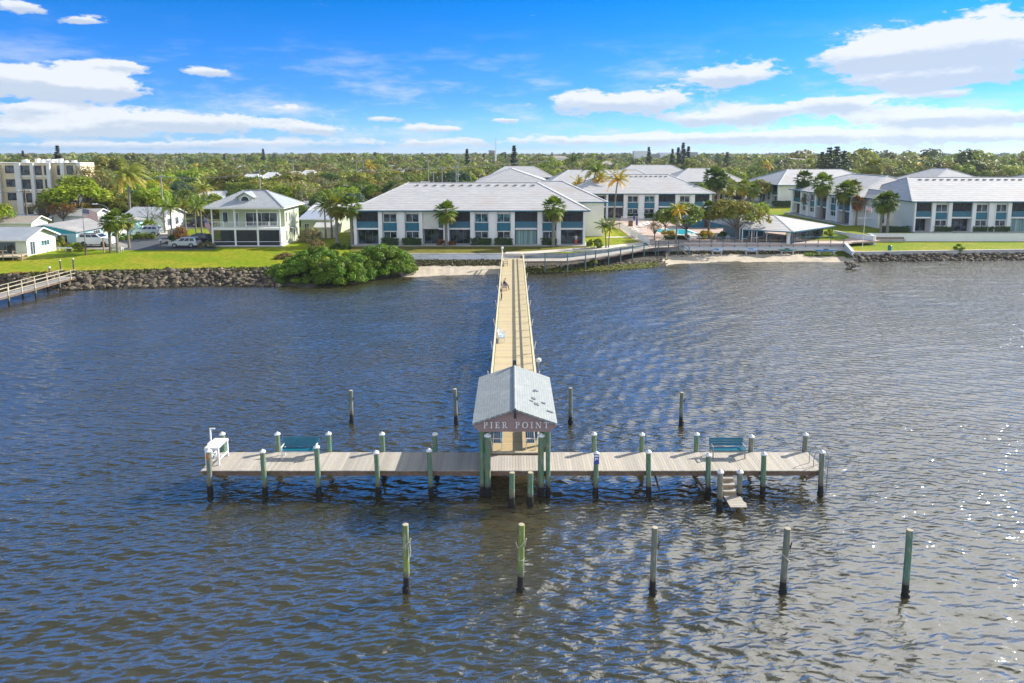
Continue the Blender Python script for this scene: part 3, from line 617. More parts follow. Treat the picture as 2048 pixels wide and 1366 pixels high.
# back gable and side beams
k = MB(); k.prism([(R_(xa) + .15, zeF - .25), (R_(xb) - .15, zeF - .25), (R_(xb) - .15, zeF - .03), (0, zpF - .03), (R_(xa) + .15, zeF - .03)], ybk - .12, ybk - .07); k.build('back_gable', 'siding', shel)
pxl, pxr = R_(V(963, 900, yg + .1).x), R_(V(1096.5, 900, yg + .1).x)
for xx in (pxl, pxr): MB().box(xx - .07, xx + .07, yg + .05, ybk - .2, zw - .05, zw + .15).build('side_beam', 'wood_dark', shel)
for xx in (pxl, pxr):
    for yy in (yg + .1, (yg + ybk) / 2, ybk - .3): post(shel, (xx, yy, 0), (xx, yy, zw + (.0 if yy < 35 else .1)), 'pile', .115, False, 'shelter_post', barn=.5)
# letters: flat strokes with serifs
def glyph(ch):
    T, t = .24, .10; out = []
    bx = lambda x0, x1, y0, y1: out.append([(x0, y0), (x1, y0), (x1, y1), (x0, y1)])
    ser = lambda x, y, w=.42: bx(x - w / 2, x + w / 2, y, y + .075) if y < .5 else bx(x - w / 2, x + w / 2, y - .075, y)
    def bowl(cx, cy, rx, ry, a0, a1, tx, ty, n=10):
        for i in range(n):
            u, v = [math.radians(a0 + (a1 - a0) * j / n) for j in (i, i + 1)]
            out.append([(cx + rx * math.cos(u), cy + ry * math.sin(u)), (cx + rx * math.cos(v), cy + ry * math.sin(v)), (cx + (rx - tx) * math.cos(v), cy + (ry - ty) * math.sin(v)), (cx + (rx - tx) * math.cos(u), cy + (ry - ty) * math.sin(u))])
    if ch == 'I': bx(.13, .13 + .17, 0, 1); ser(.215, 0); ser(.215, 1); return out, .43
    if ch in 'PR':
        bx(.11, .28, 0, 1); ser(.195, 0, .4); bx(0, .28, .925, 1)
        bx(.28, .42, .93, 1); bx(.28, .42, .44, .51); bowl(.42, .72, .28, .28, -90, 90, .16, .075)
        if ch == 'P': return out, .72
        out.append([(.36, .46), (.52, .46), (.86, 0), (.66, 0)]); bx(.62, .9, 0, .07); return out, .88
    if ch == 'E':
        bx(.11, .28, 0, 1); bx(0, .7, 0, .085); bx(0, .66, .92, 1); bx(.28, .52, .46, .54); bx(.63, .72, 0, .26); bx(.6, .68, .75, 1); bx(.48, .55, .38, .62); return out, .76
    if ch == 'O': bowl(.5, .5, .5, .52, 0, 360, .19, .08, 28); return out, 1.0
    if ch == 'N':
        bx(.13, .21, 0, 1); bx(.8, .88, 0, 1); out.append([(.08, 1), (.30, 1), (.90, 0), (.72, 0)]); bx(0, .22, .93, 1); ser(.17, 0, .34); ser(.84, 1, .34); return out, 1.0
    if ch == 'T': bx(.33, .50, 0, 1); bx(0, .83, .915, 1); bx(0, .08, .74, 1); bx(.75, .83, .74, 1); ser(.415, 0); return out, .83
x0, x1 = R_(V(967, 850, yg - .09).x), R_(V(1097.5, 850, yg - .09).x); hz0, hz1 = V(1030, 856, yg - .09).z, V(1030, 844, yg - .09).z; H_ = hz1 - hz0
k = MB(); txt = 'PIER POINT'; wd = [glyph(c)[1] if c != ' ' else .55 for c in txt]; gap = ((x1 - x0) / H_ / .95 - sum(wd)) / (len(txt) - 1); cx = x0
for c, w in zip(txt, wd):
    if c != ' ':
        for j, poly in enumerate(glyph(c)[0]): k.prism([(cx + a * H_ * .95, hz0 + b * H_) for a, b in poly], yg - .115 - .0006 * j, yg - .085)
    cx += (w + gap) * H_ * .95
k.build('lettering', 'white_paint', shel)
k = MB(); k.box(-.05, .05, yg - .42, yg - .1, zpF + .0, zpF + .1); k.box(-.07, .07, yg - .5, yg - .36, zpF - .28, zpF + .02); k.build('spotlight', 'dark_metal', shel)
k = MB(); k.box(-.1, .1, ybk - .1, ybk + .06, zpF + .1, zpF + .4); k.box(-.04, .04, ybk - .06, ybk + .02, zpF, zpF + .15); k.build('ridge_light', 'dark_metal', shel)
# ------------------------------------------------------------------ benches and table
def bench(label, loc, rz, W=1.78, backh=.85, panel=True, slat='bench_teal', frame='white_paint', solid=False):
    t = thing('bench', label, 'bench', loc, rz)
    k = MB()
    for i in range(4): k.box(-W / 2, W / 2, -.5 + i * .115, -.5 + i * .115 + .1, .42, .45)
    k.build('seat', slat, t)
    k = MB()
    if solid: k.hexa([(-W / 2, -.02, .47), (W / 2, -.02, .47), (W / 2, .01, .47), (-W / 2, .01, .47), (-W / 2, .10, backh + .08), (W / 2, .10, backh + .08), (W / 2, .13, backh + .08), (-W / 2, .13, backh + .08)])
    else:
        for i in range(3):
            z = .52 + i * .13; yy = .0 + i * .035; k.hexa([(-W / 2, yy, z), (W / 2, yy, z), (W / 2, yy + .03, z), (-W / 2, yy + .03, z), (-W / 2, yy + .03, z + .11), (W / 2, yy + .03, z + .11), (W / 2, yy + .06, z + .11), (-W / 2, yy + .06, z + .11)])
    k.build('backrest', slat, t)
    for s in (-1, 1):
        k = MB(); xx = s * (W / 2 - .06); k.beam((xx, -.48, 0), (xx, -.48, .62), .05, .05); k.beam((xx, .0, 0), (xx, .13, backh + .05), .05, .05); k.beam((xx, -.5, .62), (xx, .08, .64), .06, .04); k.beam((xx, -.5, .4), (xx, .02, .4), .05, .05)
        k.build('bench_leg', frame, t)
    k = MB(); k.box(-W / 2, W / 2, -.5, -.46, .34, .40); k.build('front_board', frame, t)
    return t
bl = V(602, 905, 35.4); bench('teal panel back bench with white frame on the left pier arm', (V(602, 905, YB - .35).x, YB - .3, ZD), 0, 1.85, .85, solid=True)
bl = V(1453, 905, 35.6); bench('teal slatted bench with grey metal legs on the right pier arm', (V(1453, 905, YB - .35).x, YB - .28, ZD), 0, 1.78, .85, frame='grey_metal')
bench('shaded teal bench along the left side under the shelter', (wxl + .28, YB + 1.75, ZD), PI / 2, 3.0, .85)
bench('sunlit teal bench along the right side under the shelter', (wxr - .28, YB + 1.75, ZD), -PI / 2, 3.0, .85)
q = P(1003, 690, wz(55)); bench('pale blue white bench alone on the walkway nearest the shelter', (wxl + .2, P(1000, 680, ZD).y, wz(54)), PI / 2, 1.7, .85, slat='kayak_pale', solid=True)
yb_ = P(1010, 584, 1.4).y + .9; bench('dark framed bench on the walkway where the person sits', (wxl + .2, yb_, wz(yb_)), PI / 2, 1.7, .85, slat='grey_cloth', frame='wood_tan')
yb3 = P(1010, 535, 1.5).y + .9; bench('weathered bench at the shore end of the walkway', (wxl + .2, yb3, wz(yb3)), PI / 2, 1.7, .85, slat='wood_rail', frame='dark_metal')
# fish cleaning table
a, b_ = P(424, 926, ZD), P(446, 914, ZD)
t = thing('cleaning_table', 'white fish cleaning table with tap pole at the left pier end', 'table', (V(434, 905, YB - .95).x, YB - .95, ZD))
MB().box(-.36, .36, -.62, .62, .88, .94).build('table_top', 'white_paint', t, bevel=.01)
k = MB(); k.box(-.36, .36, -.62, -.58, .80, .878); k.box(-.36, .36, .58, .62, .80, .878); k.build('apron', 'white_paint', t)
for sx_ in (-.31, .31):
    for sy in (-.55, .55): MB().box(sx_ - .04, sx_ + .04, sy - .04, sy + .04, 0, .878).build('table_leg', 'white_paint', t)
k = MB(); k.beam((-.31, -.51, .25), (-.31, .51, .25), .06, .05); k.beam((.31, -.51, .25), (.31, .51, .25), .06, .05); k.beam((-.27, 0, .26), (.27, 0, .26), .06, .05); k.build('stretcher', 'white_paint', t)
k = MB(); k.box(-.46, -.40, .3, .36, 0, 1.55); k.box(-.46, -.18, .3, .36, 1.55, 1.60); k.build('tap_pole', 'white_paint', t)
k = MB(); k.box(-.40, .28, -.2, .2, .942, .96); k.build('cutting_board', 'white_wall', t)
# small notice on a piling, marker on the left end piling
t = MB(); q = V(1193, 918, yfp - .14); zt = q.z
t.box(-.13, .13, -.012, .012, -.26, .26); o = t.build('notice', 'blue_sign', None, loc=(q.x, yfp - .145, zt)); tag(o, 'small blue and white notice fixed to a front piling', 'sign')
MB().box(-.11, .11, -.018, -.0125, .12, .22).build('notice_heading', 'white_paint', o); MB().prism([(-.08, -.12), (.0, .02), (.04, -.04), (.09, -.02), (.06, .06), (-.09, .06)], -.018, -.0125).build('notice_picture', 'white_paint', o)
MB().prism([(math.cos(a_) * .07, math.sin(a_) * .17) for a_ in [i * PI / 6 for i in range(12)]], -.02, .0).build('reflector', 'orange_wood', None, loc=(V(417, 912, yfp).x, yfp - .135, V(417, 912, yfp).z))
tag(bpy.data.objects['reflector'], 'oval amber marker on the leftmost front piling', 'marker')
# low steps and landing in front of the right arm
st = thing('boarding_steps', 'weathered wooden steps down to a low boarding landing', 'steps', (0, 0, 0))
zL = .42; yl0, yl1 = P(1460, 985, zL).y, P(1475, 1014, zL).y; lx0, lx1 = P(1444, 985, zL).x, P(1475, 985, zL).x
for i, z in enumerate((1.0, .80, .60)):
    yy = YF - .06 - i * .27; MB().box(lx0 - .0, lx1 - .12, yy - .27, yy, z - .05, z).build('tread', 'deck_grey', st); MB().box(lx0, lx1 - .12, yy - .27, yy - .24, z - .2, z - .052).build('riser', 'wood_tan', st)
MB().hexa([(lx0 - .06, yl0, .1), (lx0 - .005, yl0, .1), (lx0 - .005, YF - .03, .75), (lx0 - .06, YF - .03, .75), (lx0 - .06, yl0, .45), (lx0 - .005, yl0, .45), (lx0 - .005, YF - .03, 1.05), (lx0 - .06, YF - .03, 1.05)]).build('stair_stringer', 'wood_dark', st)
rr = random.Random(2); yy = yl0 + .1; k = MB()
while yy > yl1:
    f = rr.uniform(.85, 1.1); e_ = rr.uniform(-.03, .05); k.box(lx0 - .02, lx1 + .02 + e_, yy - .13, yy, zL - .04, zL, (f, f, f)); yy -= .15
k.build('landing', 'deck_grey', st)
for xx in (lx0, lx1 - .07): MB().box(xx, xx + .07, yl1 + .02, yl0 + .1, zL - .2, zL - .045).build('landing_joist', 'wood_dark', st)
for (bx, by, tx, ty) in ((1438, 1020, 1441, 944), (1478, 1006, 1480, 944)): piling(st, bx, by, tx, ty, 'pile_grey', .135, True, barn=.7)
# free standing mooring pilings
MP = [(813, 1185, 811, 1049, 'pile_moss', 'thick mossy mooring piling standing alone with cleat, leftmost of the near row'), (1041, 1184, 1043, 1049, 'pile_moss', 'mossy mooring piling with rope tie straight in front of the shelter'),
      (1305, 1187, 1310, 1055, 'pile_grey', 'third mooring piling from the left in the near row, grey green'), (1565, 1190, 1575, 1057, 'pile_grey', 'leaning mooring piling with a thin loop of white line'),
      (1810, 1192, 1820, 1060, 'pile', 'teal green mooring piling, rightmost of the near row'),
      (703, 846, 702, 781, 'pile_grey', 'slim piling beyond the left arm, furthest from the shelter'), (912, 849, 910, 778, 'pile_grey', 'dark slim piling just left of the shelter roof'),
      (1141, 850, 1141, 776, 'pile_grey', 'slim piling just right of the shelter roof'), (1362, 851, 1364, 785, 'pile_grey', 'slim piling beyond the right arm, furthest from the shelter'),
      (1024, 1014, 1024, 945, 'pile', 'short green piling before the pier head, left of the pair'), (1061, 1012, 1061, 945, 'pile', 'short green piling before the pier head, right of the pair')]
for i, (bx, by, tx, ty, m_, lab) in enumerate(MP):
    b = P(bx, by, 0); t = V(tx, ty, b.y); o = post(None, b, t, m_, .125 if i < 5 else .12 if i < 9 else .14, False, 'mooring_piling', barn=.8)
    tag(o, lab, 'piling', 'free standing mooring pilings')
    d = (t - b).normalized(); h = (t - b).length
    if i in (0, 1, 2, 3, 5, 6, 8):
        k = MB(); c = b + d * h * (.74 if i < 5 else .76); k.beam(c + Vector((.14, -.02, -.13)), c + Vector((.2, -.02, .17)), .035, .04); k.beam(c + Vector((.1, 0, -.02)), c + Vector((.18, 0, .0)), .04, .04)
        if i in (1, 5): k.beam(c + Vector((-.14, -.02, -.2)), c + Vector((-.2, -.02, .02)), .035, .04)
        k.build('cleat', 'dark_metal' if i != 0 and i != 1 else 'rope', o)
    if i in (0, 1, 3):
        k = MB(); c = b + d * h * (.72 if i != 3 else .58); pts = [c + Vector((math.cos(u) * .15, math.sin(u) * .15, .16 * math.cos(u) * (1 if i != 3 else -1))) for u in [PI * 1.02 + j * PI / 7 for j in range(8)]]; k.tube(pts, .016, 6)
        if i == 0: k.tube([c + Vector((.16, -.05, 0)), c + Vector((.19, -.05, -.25)), c + Vector((.17, -.05, -.5))], .018, 6)
        if i == 1: c2 = b + d * h * .5; k.tube([c2 + Vector((math.cos(u) * .135, math.sin(u) * .135, 0)) for u in [j * PI / 6 for j in range(13)]], .012, 6)
        k.build('rope_tie', 'rope', o)
# round headed pole lamp beside the walkway
b = Vector((V(1077, 735, 48.5).x, 48.5, 0)); tz = V(1077, 722, 48.5).z
t = thing('pole_lamp', 'slim pole with round white head beside the walkway rail', 'lamp', b); MB().tube([(0, 0, -1), (0, 0, tz - .1)], .05, 8).build('pole', 'grey_metal', t); MB().tube([(0, 0, tz - .12), (0, 0, tz), (0, 0, tz + .16), (0, 0, tz + .24)], [.08, .2, .2, .06], 12).build('lamp_head', 'white_paint', t)
b = P(1006, 519, 1.7); t = thing('pole_lamp', 'white globe lamp on the post at the shore end of the pier', 'lamp', (wxl - .12, YE, 1.6)); tz = V(1006, 493, YE).z - 1.6
MB().tube([(0, 0, 0), (0, 0, tz - .3)], .07, 8).build('pole', 'wood_dark', t); MB().tube([(0, 0, tz - .9), (0, 0, tz - .35), (0, 0, tz - .3), (0, 0, tz - .1), (0, 0, tz)], [.09, .09, .2, .2, .08], 10).build('lamp_head', 'white_paint', t)
# dark slim upright on a pale foot against the left rail
yq = P(1004, 600, wz(72)).y; t = thing('rod_stand', 'dark slim upright on a pale foot against the left walkway rail', 'rod stand', (wxl + .18, yq, wz(yq)))
MB().tube([(0, 0, .1), (.02, 0, .5), (0, 0, .85)], [.05, .075, .045], 8).build('upright', 'dark_metal', t); MB().tube([(0, 0, 0), (0, 0, .12)], [.16, .1], 10).build('foot', 'wood_rail', t)
# ------------------------------------------------------------------ people
def person(label, joints, edges, loc, rz, shirt='shirt', legs='red_shorts', s=1.0, skinm='skin'):
    names = list(joints); me = bpy.data.meshes.new('person'); me.from_pydata([joints[n][0] for n in names], [(names.index(a), names.index(b)) for a, b in edges], [])
    o = bpy.data.objects.new('person', me); COL.objects.link(o); o.location = loc; o.rotation_euler = (0, 0, rz); o.scale = (s, s, s)
    sk = o.modifiers.new('s', 'SKIN'); sb = o.modifiers.new('u', 'SUBSURF'); sb.levels = sb.render_levels = 2
    for i, n in enumerate(names): me.skin_vertices[0].data[i].radius = (joints[n][1], joints[n][2] if len(joints[n]) > 2 else joints[n][1]); me.skin_vertices[0].data[i].use_root = n == 'hip'
    me.materials.append(M[skinm]); tag(o, label, 'person'); return o
def skinned(name, pts, radii, m, parent):
    me = bpy.data.meshes.new(name); me.from_pydata(pts, [(i, i + 1) for i in range(len(pts) - 1)], []); o = bpy.data.objects.new(name, me); COL.objects.link(o); o.parent = parent
    o.modifiers.new('s', 'SKIN'); sb = o.modifiers.new('u', 'SUBSURF'); sb.levels = sb.render_levels = 1
    for i, rr_ in enumerate(radii): me.skin_vertices[0].data[i].radius = rr_ if isinstance(rr_, tuple) else (rr_, rr_); me.skin_vertices[0].data[i].use_root = i == 0
    me.materials.append(M[m]); return o
J = {'hip': ((0, 0, .95), .13, .10), 'waist': ((0, 0, 1.1), .13, .09), 'chest': ((0, 0, 1.33), .15, .10), 'neck': ((0, 0, 1.5), .055), 'head0': ((0, .01, 1.58), .075), 'head1': ((0, .01, 1.70), .085), 'top': ((0, .01, 1.76), .05),
     'lh': ((-.1, 0, .86), .09), 'lk': ((-.12, .02, .48), .062), 'la': ((-.12, -.02, .09), .04), 'lt': ((-.13, .13, .035), .035), 'rh': ((.1, 0, .86), .09), 'rk': ((.12, .0, .48), .062), 'ra': ((.13, -.03, .09), .04), 'rt': ((.14, .12, .035), .035),
     'ls': ((-.19, 0, 1.42), .055), 'le': ((-.40, .08, 1.28), .042), 'lw': ((-.58, .25, 1.36), .03), 'lf': ((-.63, .33, 1.40), .02), 'lf2': ((-.66, .32, 1.43), .012), 'rs': ((.19, 0, 1.42), .055), 're': ((.31, .05, 1.17), .042), 'rw': ((.28, .25, 1.08), .03), 'rf': ((.26, .33, 1.07), .02)}
E = [('hip', 'waist'), ('waist', 'chest'), ('chest', 'neck'), ('neck', 'head0'), ('head0', 'head1'), ('head1', 'top'), ('hip', 'lh'), ('lh', 'lk'), ('lk', 'la'), ('la', 'lt'), ('hip', 'rh'), ('rh', 'rk'), ('rk', 'ra'), ('ra', 'rt'), ('chest', 'ls'), ('ls', 'le'), ('le', 'lw'), ('lw', 'lf'), ('lw', 'lf2'), ('chest', 'rs'), ('rs', 're'), ('re', 'rw'), ('rw', 'rf')]
pb = P(1152, 490, 2.12)
man = person('person in pale blue shirt and red trousers facing the condo patio door', J, E, (pb.x, pb.y, 2.13), 0)
skinned('shirt', [(0, 0, .93), (0, 0, 1.15), (0, 0, 1.36), (0, 0, 1.47)], [(.17, .13), (.165, .125), (.19, .13), (.09, .08)], 'shirt', man)
skinned('sleeve', [(-.17, 0, 1.42), (-.33, .06, 1.33)], [.075, .065], 'shirt', man); skinned('sleeve', [(.17, 0, 1.42), (.27, .04, 1.25)], [.075, .065], 'shirt', man)
skinned('trouser_leg', [(-.09, 0, .95), (-.12, .02, .5), (-.12, -.01, .12)], [.115, .085, .065], 'red_shorts', man); skinned('trouser_leg', [(.09, 0, .95), (.12, 0, .5), (.13, -.02, .12)], [.115, .085, .065], 'red_shorts', man)
skinned('hair', [(0, -.03, 1.66), (0, -.005, 1.75)], [.095, .085], 'hair', man)
J2 = {'hip': ((0, 0, .56), .13, .11), 'waist': ((0, .03, .72), .12, .10), 'chest': ((0, -.02, .97), .15, .11), 'neck': ((0, -.08, 1.13), .05), 'head0': ((0, -.12, 1.2), .075), 'head1': ((0, -.13, 1.32), .085), 'top': ((0, -.12, 1.38), .05),
      'lh': ((-.1, -.06, .55), .085), 'lk': ((-.13, -.44, .56), .065), 'la': ((-.13, -.5, .1), .045), 'lt': ((-.13, -.66, .05), .035), 'rh': ((.1, -.06, .55), .085), 'rk': ((.13, -.44, .56), .065), 'ra': ((.13, -.5, .1), .045), 'rt': ((.14, -.66, .05), .035),
      'ls': ((-.19, -.02, 1.05), .055), 'le': ((-.26, -.12, .8), .045), 'lw': ((-.14, -.32, .68), .032), 'lf': ((-.1, -.4, .66), .022), 'rs': ((.19, -.02, 1.05), .055), 're': ((.26, -.12, .8), .045), 'rw': ((.14, -.32, .68), .032), 'rf': ((.1, -.4, .66), .022)}
E2 = [e for e in E if e[1] != 'lf2']
sit = person('person in dark clothes sitting on the walkway bench', J2, E2, (wxl + .42, yb_ + .1, wz(yb_)), PI / 2)
skinned('jacket', [(0, 0, .55), (0, .03, .75), (0, -.02, 1.0), (0, -.07, 1.1)], [(.16, .14), (.15, .13), (.185, .14), (.09, .08)], 'dark_cloth', sit)
for s in (-1, 1): skinned('sleeve', [(s * .18, -.02, 1.05), (s * .26, -.12, .8), (s * .16, -.3, .69)], [.075, .065, .05], 'dark_cloth', sit); skinned('trouser_leg', [(s * .1, 0, .56), (s * .13, -.44, .56), (s * .13, -.5, .14)], [.11, .09, .065], 'grey_cloth', sit)
skinned('hair', [(0, -.1, 1.28), (0, -.11, 1.37)], [.095, .085], 'hair', sit)
# ------------------------------------------------------------------ neighbouring pier at the left edge
np_ = thing('neighbour_pier', 'narrow grey wooden pier with pale railings at the left shore', 'pier', (0, 0, 0))
A = P(-300, 650, 1.0); npts = [(P(-330, 700, 1.05), 1.05), (P(-60, 612, 1.05), 1.05), (P(100, 568, 1.15), 1.15), (P(150, 553, 1.45), 1.45)]
n0 = Vector((npts[1][0].x, npts[1][0].y, 1.05)); n1 = Vector((npts[3][0].x, npts[3][0].y, 1.4)); dd = (n1 - n0); dd.z = 0; dd.normalize(); nn_ = Vector((-dd.y, dd.x, 0))
pth = [n0 - dd * 22, n0, n1]; k = MB(); rr = random.Random(4)
Lh = (n1 - pth[0]).length; s = 0.
while s < Lh:
    c = pth[0] + dd * s; f = rr.uniform(.85, 1.08); z = 1.05 + .35 * max(0, (s - 22) / (Lh - 22))
    k.hexa([(c.x, c.y, z - .04), (c.x + dd.x * .135, c.y + dd.y * .135, z - .04), (c.x + dd.x * .135 + nn_.x * 1.5, c.y + dd.y * .135 + nn_.y * 1.5, z - .04), (c.x + nn_.x * 1.5, c.y + nn_.y * 1.5, z - .04), (c.x, c.y, z), (c.x + dd.x * .135, c.y + dd.y * .135, z), (c.x + dd.x * .135 + nn_.x * 1.5, c.y + dd.y * .135 + nn_.y * 1.5, z), (c.x + nn_.x * 1.5, c.y + nn_.y * 1.5, z)], (f * .92, f * .95, f)); s += .145
k.build('deck', 'deck_grey', np_)
for off in (-.06, 1.56):
    k = MB(); cb = MB(); zf = lambda s: 1.05 + .35 * max(0, (s - 22) / (Lh - 22))
    q0 = pth[0] + nn_ * off; q1 = n1 + nn_ * off
    for (s0, s1) in ((0, 22), (22, Lh)):
        p0, p1 = pth[0] + dd * s0 + nn_ * off, pth[0] + dd * s1 + nn_ * off
        k.beam((p0.x, p0.y, zf(s0) + .95), (p1.x, p1.y, zf(s1) + .95), .12, .05); k.beam((p0.x, p0.y, zf(s0) + .5), (p1.x, p1.y, zf(s1) + .5), .04, .08); cb.beam((p0.x, p0.y, zf(s0) - .15), (p1.x, p1.y, zf(s1) - .15), .06, .2)
    k.build('rail', 'wood_rail', np_); cb.build('joist', 'wood_dark', np_)
    s = .2
    while s < Lh:
        c = pth[0] + dd * s + nn_ * (off * 1.04); pp = MB(); pp.box(c.x - .05, c.x + .05, c.y - .05, c.y + .05, zf(s) - .2, zf(s) + .93); pp.build('rail_post', 'wood_rail', np_)
        if int(s / 1.9) % 2 == 0 and Lh - s > 1: post(np_, (c.x, c.y, 0), (c.x, c.y, zf(s) - .0), 'pile_grey', .11, False, 'piling')
        s += 1.9
for (px, py, zt, ty) in ((122, 545, 1.5, 521), (148, 543, 1.5, 518)):
    b = P(px, py, zt); t_ = V(px - 2, ty, b.y); post(np_, b, t_, 'wood_dark', .1, True, 'end_post', deep=-.3)
b = P(100, 551, 1.5); t = thing('pole_lamp', 'short dark post with pale head on the left lawn edge', 'lamp', b); MB().box(-.07, .07, -.07, .07, -.2, .95).build('pole', 'wood_dark', t); MB().box(-.1, .1, -.1, .1, .952, 1.15).build('lamp_head', 'white_paint', t)
t = thing('timber_pile', 'orange brown timbers lying stacked on the left lawn edge', 'timbers', P(62, 548, 1.52)); rr = random.Random(8)
for i in range(7): MB().beam((-2.4 + rr.uniform(-.4, .4), -.3 + .12 * i, .05 + .1 * (i % 2)), (2.2 + rr.uniform(-.6, .4), -.1 + .12 * i, .07 + .1 * (i % 2)), .12, .07).build('timber', 'orange_wood', t)
# ------------------------------------------------------------------ curved boardwalk to the right of the walkway
BW = [(1047, 522.5, 1.72), (1090, 522, 1.72), (1135, 521.8, 1.72), (1171, 518, 1.72), (1191, 515.5, 1.72), (1217, 512, 1.74), (1241, 508, 1.78), (1265, 503.5, 1.82), (1288, 498.5, 1.88), (1311, 495, 1.96), (1317, 494.5, 1.98), (1337, 494, 1.98), (1357, 493.5, 1.98)]
fp = [P(a, b, z) for a, b, z in BW]; bw = thing('boardwalk', 'curving grey boardwalk on posts above the weedy shore', 'boardwalk', (0, 0, 0)); bp = []
for i, p in enumerate(fp):
    d = (fp[min(i + 1, len(fp) - 1)] - fp[max(i - 1, 0)]); d.z = 0; d.normalize(); nrm = Vector((-d.y, d.x, 0)); bp.append(p + nrm * (2.4 if i < 9 else 2.2))
k = MB(); rr = random.Random(6); kj = MB(); rl = MB(); rm = MB()
for i in range(len(fp) - 1):
    n = max(1, int((fp[i + 1] - fp[i]).length / .15))
    for j in range(n):
        a0, a1 = j / n, (j + .94) / n; f = rr.uniform(.85, 1.1); q = [fp[i].lerp(fp[i + 1], a0), fp[i].lerp(fp[i + 1], a1), bp[i].lerp(bp[i + 1], a1), bp[i].lerp(bp[i + 1], a0)]
        k.hexa([(v.x, v.y, v.z - .04) for v in q] + [(v.x, v.y, v.z) for v in q], (f, f * 1.02, f * 1.05))
    up = Vector((0, 0, 1)); kj.beam(fp[i] - up * .14, fp[i + 1] - up * .14, .06, .2); kj.beam(bp[i] - up * .16, bp[i + 1] - up * .16, .06, .2)
    rl.beam(fp[i] + up * 1.07, fp[i + 1] + up * 1.07, .14, .05); rm.beam(fp[i] + up * .58, fp[i + 1] + up * .58, .05, .09)
k.build('deck', 'deck_grey', bw); kj.build('joist', 'wood_dark', bw); rl.build('rail_cap', 'teal_post', bw); rm.build('rail', 'teal_rail', bw)
for i, p in enumerate(fp):
    q = sh(BW[i][0]); o = MB(); o.tube([(p.x, p.y - .07, .1), (p.x, p.y - .07, p.z + 1.04)], .085, 8); o.build('rail_post', 'teal_post', bw)
    if i % 2 == 0 and i < 12: b_ = bp[i]; MB().box(b_.x - .1, b_.x + .1, b_.y - .3, b_.y - .1, .5, b_.z - .06).build('support_post', 'concrete', bw)
e = fp[-1]; k = MB(); 
for i in range(5): k.box(e.x + .1 + i * .3, e.x + .4 + i * .3, e.y - .05, e.y + 1.2, 1.75 - i * .24, 1.80 - i * .24)
k.build('stair_tread', 'deck_grey', bw); k = MB(); k.beam((e.x, e.y - .07, 3.02), (e.x + 1.7, e.y - .07, 1.9), .08, .06); k.beam((e.x, e.y - .07, 2.5), (e.x + 1.7, e.y - .07, 1.4), .05, .06); k.box(e.x + 1.65, e.x + 1.77, e.y - .13, e.y - .01, .6, 1.95); k.build('stair_rail', 'teal_rail', bw)
# railing on top of the patio seawall
rp = [1377, 1399, 1422.5, 1446, 1469.5, 1493, 1516, 1539.5, 1563, 1586.5, 1611, 1636, 1661, 1687]
rw = thing('patio_railing', 'teal post railing along the edge of the pool patio', 'railing', (0, 0, 0)); pts = []
for px in rp: e = edge(px); pts.append(Vector((e.x, e.y + .18, 2.1)))
rl = MB(); rm = MB()
for a, b in zip(pts, pts[1:]): rl.beam(a + Vector((0, 0, 1.0)), b + Vector((0, 0, 1.0)), .12, .05); rm.beam(a + Vector((0, 0, .45)), b + Vector((0, 0, .45)), .04, .07)
rl.build('rail_cap', 'teal_rail', rw); rm.build('rail', 'wood_rail', rw)
for p in pts: MB().box(p.x - .05, p.x + .05, p.y - .30, p.y - .2, 1.45, 3.08).build('rail_post', 'teal_rail', rw)
# kayaks and boards on racks
def boat(label, cat, px, py, Ln, m_, canoe=False):
    c = P(px, py, 1.25); k = MB(); n = 12; pts = []; rad = []
    o = thing(cat.replace(' ', '_'), label, cat, (c.x, c.y, 1.3))
    for i in range(n + 1):
        u = i / n * 2 - 1; pts.append((u * Ln / 2, 0, .12 * u ** 4)); rad.append(max(.02, .36 * (1 - abs(u) ** 2.6)))
    k = MB(); vs = []; nn2 = 10
    for (x_, _, z_), r_ in zip(pts, rad):
        for j in range(nn2): an = 2 * PI * j / nn2; vs.append((x_, r_ * math.cos(an), z_ + (r_ * .55 if math.sin(an) < 0 else r_ * .28) * math.sin(an)))
    fs = [(i * nn2 + j, i * nn2 + (j + 1) % nn2, (i + 1) * nn2 + (j + 1) % nn2, (i + 1) * nn2 + j) for i in range(n) for j in range(nn2)]
    k.add(vs, fs).build('hull', m_, o, smooth=True)
    k = MB(); k.tube([(x_, 0, .09) for x_ in (-.55, -.35, .25, .45)], [.02, .16, .16, .02], 10); k.build('cockpit', 'dark_metal' if m_ != 'kayak_pale' else 'kayak_blue', o)
    return c
for (px, py, Ln, m_, canoe, label, cat) in ((1434, 501, 2.5, 'kayak_pale', 0, 'blue and white board on the rack nearest the boardwalk stairs', 'paddle board'), (1503, 500.5, 3.0, 'kayak_pale', 0, 'pale blue board on the middle rack below the patio', 'paddle board'),
                                (1575, 500, 3.3, 'kayak_green', 1, 'dark green canoe on a rack below the patio', 'canoe'), (1653, 501, 4.2, 'kayak_blue', 0, 'long blue kayak at the sloping end of the patio wall', 'kayak')):
    c = boat(label, cat, px, py, Ln, m_)
    t = thing('boat_rack', 'low grey rack holding the ' + label.split(' on ')[0].split(' at ')[0], 'rack', (c.x, c.y, 0.)); MB().box(-Ln * .36, Ln * .36, -.25, .25, 1.04, 1.11).build('rack_top', 'concrete', t)
    for s in (-1, 1): MB().box(s * Ln * .28 - .1, s * Ln * .28 + .1, -.15, .15, .2, 1.038).build('rack_leg', 'concrete', t)
